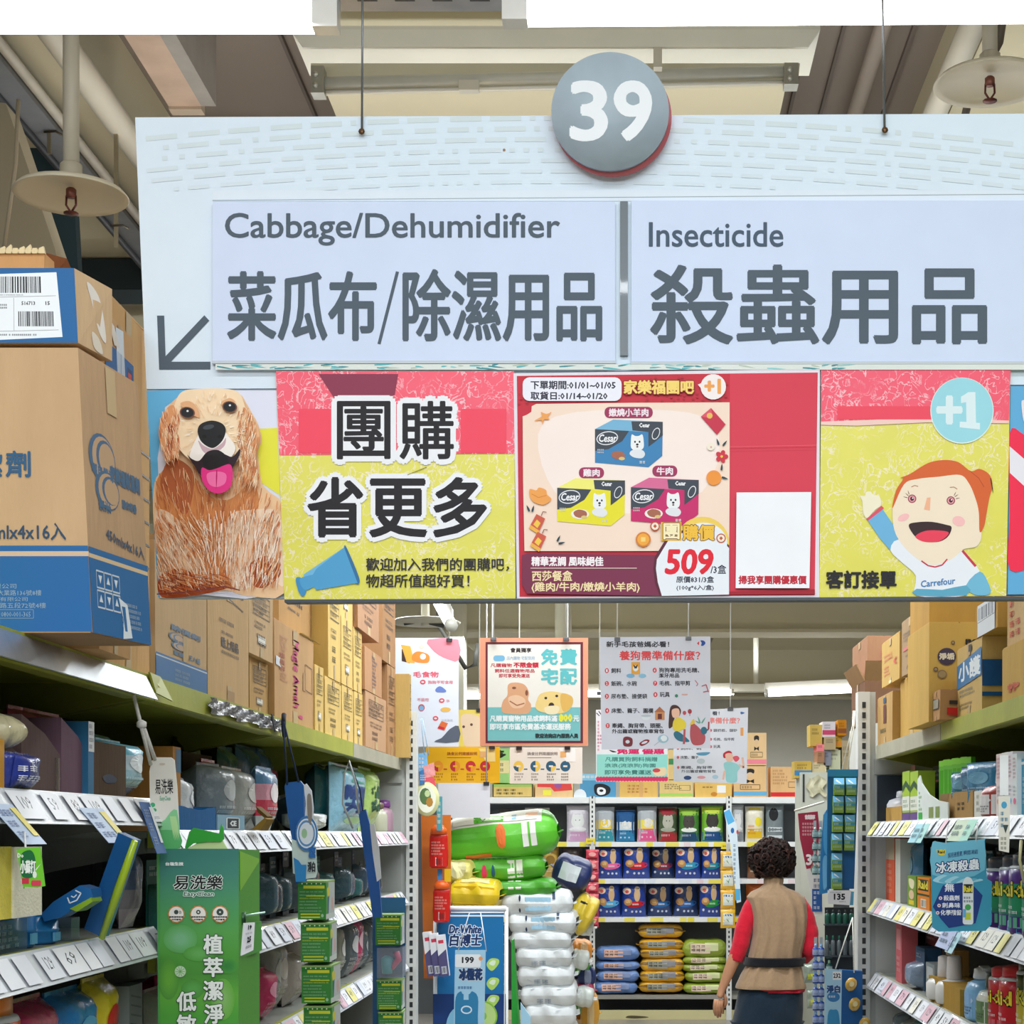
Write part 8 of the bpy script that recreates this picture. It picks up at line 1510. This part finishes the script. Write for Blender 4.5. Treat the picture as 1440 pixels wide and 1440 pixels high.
for i, (x, y) in enumerate(((1194, 1384), (1199, 1412), (1213, 1440))):
    k = F/5.45; o = prot('gold_packet'); m = MB(); m.grid(lambda u, v: Vector((8/k*math.sin(math.pi*v)**.4*math.cos(6.283*u), 4/k*math.sin(math.pi*v)**.4*math.sin(6.283*u), 20/k*v)), 16, 10, '#c8a048'); m.obj('packet_body', 'film', o)
    g = Art(lambda u, v, kk: Vector(((u-.5)*12/k, -4.4/k-kk, 20/k*(1-v)))); g.ell(.5, .45, .3, .2, '#e8d8a0', 12); g.greek(.25, .68, .75, .78, 1, '#7a5a20', 3); g.done('printed_front', o)
    place(o, ((x-CX)/k, 5.46, H-(y+10-CY)/k), 0, 'gold wrapped packet, %s from the top on the lower blue board' % NUM[i], 'packet', 'gold packets on the lower blue board', (0, .35), first=True)
sheet(1160, 1362, 1184, 1500, 5.42, 'hanging_bottle_card', 'bottle card hanging beside the gold packets, white price slip 232', 'card', '#a4d0ea', lambda g: [g.rect(1171, 1366, 1183, 1378, '#e8ecf0'), g.text('232', 1172, 1369, 1182, 1375, '#20242c', .3, 1), g.text('淨白', 1163, 1386, 1181, 1396, '#1f4a84', .8, 1, outline='#e8f0f6', ow=1), g.ell(1172, 1402, 9, 7, '#3a7cb8', 16), g.greek(1165, 1399, 1180, 1404, 1, '#dfe8f0', 3), g.blob([(1164, 1428), (1172, 1420), (1180, 1428), (1181, 1490), (1164, 1490)], '#3a90c4')], pts=[(1160, 1362), (1184, 1364), (1182, 1500), (1159, 1500)])
# blurred packs between shopper and end rack
for i, (x, y, c) in enumerate(((1138, 1356, '#c8cc4a'), (1142, 1392, '#c8c84a'))):
    k = F/6.3; o = pouch(16/k, .03, 26/k, '#8f9a8c', i, lambda g, r: g.rect(.2, .5, .8, .8, c, 3, 2)); place(o, ((x-CX)/k, 6.3, H-(y+26-CY)/k), .3, '%s grey and yellow tag between the shopper and the end rack' % ('upper', 'lower')[i], 'tag', first=True)
# goods on top of the next run, right of the wall
t = thing('end_panel_unit', 'pale end panel unit of the next shelving run behind the shopper', 'shelving', P(1150, 1660, 8.9))
m = MB(); a, b = P(1126, 1086, 8.9), P(1172, 1128, 8.9); m.box(a.x, b.x, 8.9, 9.2, 0, a.z, '#c9ccbe'); m.obj('panel', 'paint', t); m = MB(); m.box(a.x+.01, a.x+.02, 8.895, 8.9, b.z, a.z-.01, '#2a2c2c'); m.obj('slot_line', 'paint', t)
top = a.z
for i, (x0, x1, y0, y1, c, st, lab) in enumerate(((1118, 1142, 1070, 1094, '#c8a850', '#3a84b8', 'mustard box with blue band on the far right stack'), (1143, 1162, 1072, 1090, '#d6c8a0', None, 'cream box in the far right stack'), (1168, 1184, 1054, 1084, '#cdd0b0', None, 'pale green grey box in the far right stack'), (1150, 1160, 1056, 1072, '#a87c5c', None, 'small brown box in the far right stack'), (1160, 1170, 1054, 1076, '#8a8c98', None, 'grey small box in the far right stack'),
    (1141, 1158, 1018, 1048, '#c8aa58', None, 'yellow tan box near the top of the far right stack'), (1160, 1176, 1036, 1054, '#b8a480', None, 'tan box under the pink and white one'), (1158, 1176, 1014, 1036, '#dcd6dc', '#c8406a', 'pink and white box near the top of the far right stack'), (1174, 1186, 1034, 1050, '#d8a83c', '#e8902a', 'golden box beneath the orange tube'), (1179, 1191, 1012, 1034, '#c8821c', '#8a4a14', 'orange tube standing highest on the far right stack'), (1150, 1160, 1046, 1056, '#f08a94', None, 'pink box in the far right stack'), (1186, 1200, 1040, 1090, '#b8a888', None, 'tall tan box behind the white cords'))):
    k = F/8.95; w_, h_ = (x1-x0)/k, (y1-y0)/k; zz = H-(y1-CY)/k
    o = bxp(w_, .16, h_, c, lambda g, r: ([g.rect(0, .55, 1, .85, st)] if st else [])+[g.greek(.15, .15, .8, .5, 2, mixc(c, '#000000', .35), i)], None, 'card', 'small_carton'); place(o, (((x0+x1)/2-CX)/k, 8.95+.02*(i % 3)+.1, zz), 0, lab, 'carton', 'mixed boxes on the far right stack', first=True)
m = MB(); m.box(.865, 1.3, 6.1, 6.6, 0, 1.945, '#cfd0c8'); tag(m.obj('neighbour_unit', 'paint'), 'pale side of the next shelving unit just past the right upright', 'shelving')
m = MB(); k = F/8.8; m.grid(lambda u, v: P(1136+u*24+3*math.sin(v*9), 1092+v*26+3*math.sin(u*8), 8.88+.01*math.sin(u*11)), 8, 8, '#d8d4b4'); tag(m.obj('crumpled_film', 'film'), 'crumpled cream film hanging in front of the far right end panel', 'film')
# ================================================================ the shopper, seen from behind
YW = 8.42; KW = F/YW
t = thing('person', 'person seen from behind in beige vest, red sweater and navy trousers walking away', 'person', P(1088, CY+H*KW, YW))
W_ = lambda px, py, dy=0: P(px, py, YW)+Vector((0, dy, 0))
def skinmesh(nodes, edges, sub=2):
    me = bpy.data.meshes.new('b'); me.from_pydata([tuple(n[0]) for n in nodes], edges, [])
    ob = bpy.data.objects.new('b', me); COL.objects.link(ob)
    md = ob.modifiers.new('s', 'SKIN'); md.use_smooth_shade = True
    for i, n in enumerate(nodes): me.skin_vertices[0].data[i].radius = n[1] if isinstance(n[1], tuple) else (n[1], n[1])
    me.skin_vertices[0].data[0].use_root = True
    sb = ob.modifiers.new('u', 'SUBSURF'); sb.levels = sub; sb.render_levels = sub
    dg = bpy.context.evaluated_depsgraph_get(); ev = ob.evaluated_get(dg); m2 = ev.to_mesh()
    mb = MB(); mb.v = [tuple(v.co) for v in m2.vertices]; mb.f = [tuple(p.vertices) for p in m2.polygons]; mb.sm = [True]*len(mb.f)
    ev.to_mesh_clear(); bpy.data.objects.remove(ob); return mb
N = []; E = []
def nd(p, r, par=None): N.append((p, r)); i = len(N)-1; (E.append((par, i)) if par is not None else None); return i
pel = nd(W_(1083, 1410), (.12, .09)); wa = nd(W_(1087, 1350), (.105, .08), pel); ch = nd(W_(1090, 1290), (.12, .085), wa); nb = nd(W_(1089, 1252), (.06, .05), ch); nt = nd(W_(1087, 1232, .005), .043, nb); h1 = nd(W_(1086, 1215, .02), (.066, .078), nt); h2 = nd(W_(1086, 1200, .02), (.062, .072), h1)
ls = nd(W_(1060, 1266), .042, ch); le = nd(W_(1041, 1328, -.02), .036, ls); lm = nd(W_(1028, 1358, -.01), .033, le); lw = nd(W_(1015, 1392, .0), .021, lm); lh = nd(W_(1011, 1404, .0), (.028, .016), lw); 
rs = nd(W_(1127, 1270), .042, ch); re_ = nd(W_(1139, 1332, -.02), .036, rs); rw = nd(W_(1130, 1352, .2), .022, re_); rh = nd(W_(1127, 1352, .26), (.026, .016), rw)
for s_, hx in ((0, 1068), (1, 1102)):
    z = lambda zz: CY+(H-zz)*KW
    hip = nd(W_(hx, 1432), .085, pel); kn = nd(W_(hx-2 if s_ == 0 else hx+2, z(.43), .03 if s_ else -.02), .055, hip); an = nd(W_(hx-3 if s_ == 0 else hx+3, z(.09), .06 if s_ else -.1), .036, kn); nd(W_(hx-3 if s_ == 0 else hx+3, z(.04), .2 if s_ else .06), .035, an)
sk = '#c58f6c'
mb = skinmesh(N, E); mb.c = [sk]*len(mb.f)
n0 = len(mb.v)
# hands: five separate tapering fingers each, rooted in the palm
def finger(mb, pts, r): mb.tube(pts, [r, r*.95, r*.85, r*.5], sk, 8)
for dx, L, cv in ((-4.2, 24, -2), (-1.4, 27, -1), (1.4, 26, 0), (4.0, 21, 2)):
    a = W_(1011+dx, 1406); finger(mb, [a, W_(1010+dx*1.1, 1406+L*.4, .006), W_(1011+dx*1.1+cv*.4, 1406+L*.72, .018), W_(1012+dx+cv*.6, 1406+L*.95, .034)], .0105)
finger(mb, [W_(1017, 1397, .008), W_(1021, 1405, .014), W_(1021, 1412, .02), W_(1019, 1418, .024)], .010)
for dx in (-3.6, -1.2, 1.2, 3.4): finger(mb, [W_(1127+dx, 1352, .27), W_(1127+dx, 1353, .31), W_(1127+dx, 1356, .335), W_(1127+dx, 1362, .34)], .0085)
finger(mb, [W_(1122, 1350, .25), W_(1118, 1350, .27), W_(1116, 1352, .29), W_(1116, 1355, .30)], .010)
mb.obj('body', 'skin', t)
m = MB(); q = W_(1086, 1212, .02)   # face on the far side
m.grid(lambda u, v: q+Vector((.012*math.cos(6.283*u)*math.sin(math.pi*v), .088+.016*math.sin(math.pi*v)*max(0, math.sin(6.283*u)), -.005-.045*v)), 10, 6, sk); m.obj('nose', 'skin', t)
for sx in (-1, 1):
    m = MB(); m.lathe([(.002, -.004), (.011, 0), (.011, .002), (.002, .005)], q+Vector((sx*.028, .083, .012)), '#e8e2da', 12, 'y'); e_ = m.obj('eye', 'plastic', t); m = MB(); m.lathe([(.005, .004), (.002, .007)], q+Vector((sx*.028, .083, .012)), '#2a1a14', 10, 'y'); m.obj('iris', 'plastic', e_)
    m = MB(); m.grid(lambda u, v: q+Vector((sx*(.072+.012*math.sin(math.pi*v)), .01+.018*math.cos(6.283*u)*math.sin(math.pi*v), -.012+.03*math.cos(math.pi*v))), 10, 8, sk); m.obj('ear', 'skin', t)
m = MB(); m.tube([q+Vector((-.024, .078, -.052)), q+Vector((0, .088, -.054)), q+Vector((.024, .078, -.052))], [.003, .006, .003], '#a85a50', 8); m.obj('mouth', 'skin', t)
# hair: cap of curls
m = MB(); c = W_(1085, 1208, .0); rr = random.Random(5)
def hp(u, v):
    a, b = 6.283*u, math.pi*v; d = Vector((math.cos(a)*math.sin(b), math.sin(a)*math.sin(b), math.cos(b))); n_ = noise.noise(d*3.2)*.12+noise.noise(d*7+Vector((3, 1, 2)))*.10
    return c+Vector((d.x*.103, d.y*.10, d.z*.094))*(1+n_)
m.grid(hp, 40, 26, lambda u, v: '#2a1915' if v < .35 else '#1c1310')
for i in range(230):
    a = rr.uniform(0, 6.283); b = math.acos(rr.uniform(-.8, 1)); d = Vector((math.cos(a)*math.sin(b), math.sin(a)*math.sin(b), math.cos(b)))
    if d.y > .75 and d.z < .3: continue
    p = c+Vector((d.x*.103, d.y*.10, d.z*.092))*rr.uniform(.94, 1.06); r_ = rr.uniform(.012, .024)
    ax = d.orthogonal().normalized(); bx_ = d.cross(ax); L = []
    for k in range(9): th = k*.85+rr.uniform(0, .3); L.append(p+(ax*math.cos(th)+bx_*math.sin(th))*r_*(1-.06*k)+d*.004*k*.5)
    m.tube(L, [.002, .0055, .007, .007, .0065, .006, .005, .004, .001], rr.choice(('#1a110e', '#241612', '#35201a', '#3f241c', '#20140f')), 5)
m.obj('hair', 'hair', t)
def loft(m, secs, col, n=44, wr=.0035, sd=1, fold=None):
    def fn(u, v):
        f = v*(len(secs)-1); i = min(int(f), len(secs)-2); w0 = f-i; w0 = w0*w0*(3-2*w0)*.3+w0*.7
        A, B = secs[i], secs[i+1]; py = A[0]+(B[0]-A[0])*w0; xl = A[1]+(B[1]-A[1])*w0; xr = A[2]+(B[2]-A[2])*w0; dp = A[3]+(B[3]-A[3])*w0; oy = (A[4] if len(A) > 4 else 0)*(1-w0)+(B[4] if len(B) > 4 else 0)*w0
        a = 6.283*u; ca, sa = math.cos(a), math.sin(a); x = (xl+xr)/2+(xr-xl)/2*math.copysign(abs(ca)**.85, ca)
        wv = wr*(math.sin(11*a+v*6+sd)+.8*math.sin(5*a-v*13+sd*2))+(fold(u, v) if fold else 0)
        return W_(x, py, oy+dp*math.copysign(abs(sa)**.85, sa)+wv*(-1 if sa < 0 else 1))
    m.grid(fn, n, len(secs)*5, col)
m = MB(); loft(m, [(1382, 1050, 1131, .118), (1390, 1048, 1132, .122), (1394, 1058, 1131, .12), (1393, 1062, 1128, .10)], '#c8283c'); m.obj('sweater_hem', 'cloth', t)
def vf(u, v):   # creases running from the shoulder blades to the waist
    s_ = 0
    for u0, k in ((.62, .3), (.68, .2), (.80, -.25), (.88, -.35), (.74, .05)):
        dd = u-(u0-k*(v-.3)*.3)
        s_ += .015 * math.exp(-(dd/.014)**2) * max(0, min(1, (v-.22)*5)) * max(0, min(1, (1-v)*5))
    return s_
m = MB(); loft(m, [(1233, 1076, 1100, .046), (1236, 1074, 1102, .055), (1244, 1074, 1101, .06), (1249, 1067, 1108, .07), (1254, 1056, 1122, .085), (1261, 1050, 1130, .10), (1270, 1053, 1134, .11), (1290, 1057, 1136, .118), (1315, 1058, 1134, .12), (1338, 1054, 1128, .115), (1350, 1051, 1127, .112), (1358, 1049, 1127, .116), (1370, 1042, 1129, .125), (1385, 1035, 1133, .135), (1389, 1034, 1134, .135), (1389, 1037, 1131, .128)], '#a88c6e', 64, .003, 1, vf); m.obj('vest', 'cloth', t)
m = MB(); loft(m, [(1345, 1049, 1131, .128), (1346.5, 1047, 1133, .138), (1356, 1045, 1132, .140), (1357.5, 1047, 1131, .132)], '#14161c', wr=.001); m.obj('waist_strap', 'cloth', t)
m = MB(); q = W_(1092, 1360, .14); m.lathe([(.0, 0), (.07, .005), (.085, .03), (.07, .06), (0, .065)], q, '#16181e', 20, 'y', sy=.8); m.obj('waist_bag', 'cloth', t)
m = MB()
def sleeve(pts, rs, sd):
    n = 40
    P0 = [Vector(p) for p in pts]
    def at(f): i = min(int(f), len(P0)-2); w0 = f-i; return P0[i].lerp(P0[i+1], w0), rs[i]*(1-w0)+rs[i+1]*w0
    path = []; rad = []
    for i in range(n+1): p, r_ = at(i/n*(len(P0)-1)); path.append(p); rad.append(r_ * (1 + .016*math.sin(i*.9+sd) + .012*math.sin(i*2.3+sd)))
    m.tube(path, rad, '#d42238', 18)
sleeve([W_(1066, 1264), W_(1056, 1280), W_(1046, 1305, -.01), W_(1041, 1328, -.015), W_(1034, 1350, -.01)], [.045, .046, .044, .042, .038], 1)
sleeve([W_(1120, 1268), W_(1131, 1285), W_(1138, 1310, -.01), W_(1138, 1334, -.01), W_(1132, 1348, .08)], [.045, .046, .044, .044, .038], 2); 
o = m.obj('sleeves', 'cloth', t); o.name = 'sweater_sleeves'
m = MB(); loft(m, [(1384, 1042, 1129, .11), (1400, 1037, 1129, .12), (1420, 1033, 1129, .125), (1440, 1029, 1128, .125), (1452, 1028, 1128, .12)], '#1f2f3e', wr=.003)
for hx, dk_, ay in ((1056, -1, -.1), (1102, 1, .06)):
    zz = lambda z: CY+(H-z)*KW
    m.tube([W_(hx, 1436), W_(hx, zz(.6), .0), W_(hx+dk_, zz(.43), .03 if dk_ > 0 else -.02), W_(hx+dk_*2, zz(.25), ay*.5), W_(hx+dk_*3, zz(.1), ay)], [.105, .088, .074, .066, .062], '#1f2f3e', 20)
m.obj('trousers', 'cloth', t)
for hx, ay in ((1053, -.1), (1105, .06)):
    m = MB(); q = W_(hx, CY+H*KW, ay); m.grid(lambda u, v: Vector((q.x+.045*math.cos(6.283*u)*math.sin(math.pi*v)**.5*(1), q.y+.06+.13*math.sin(6.283*u)*math.sin(math.pi*v)**.5, .085*(1-v)+.0)), 20, 8, '#20242a'); m.obj('shoe', 'plastic', t)
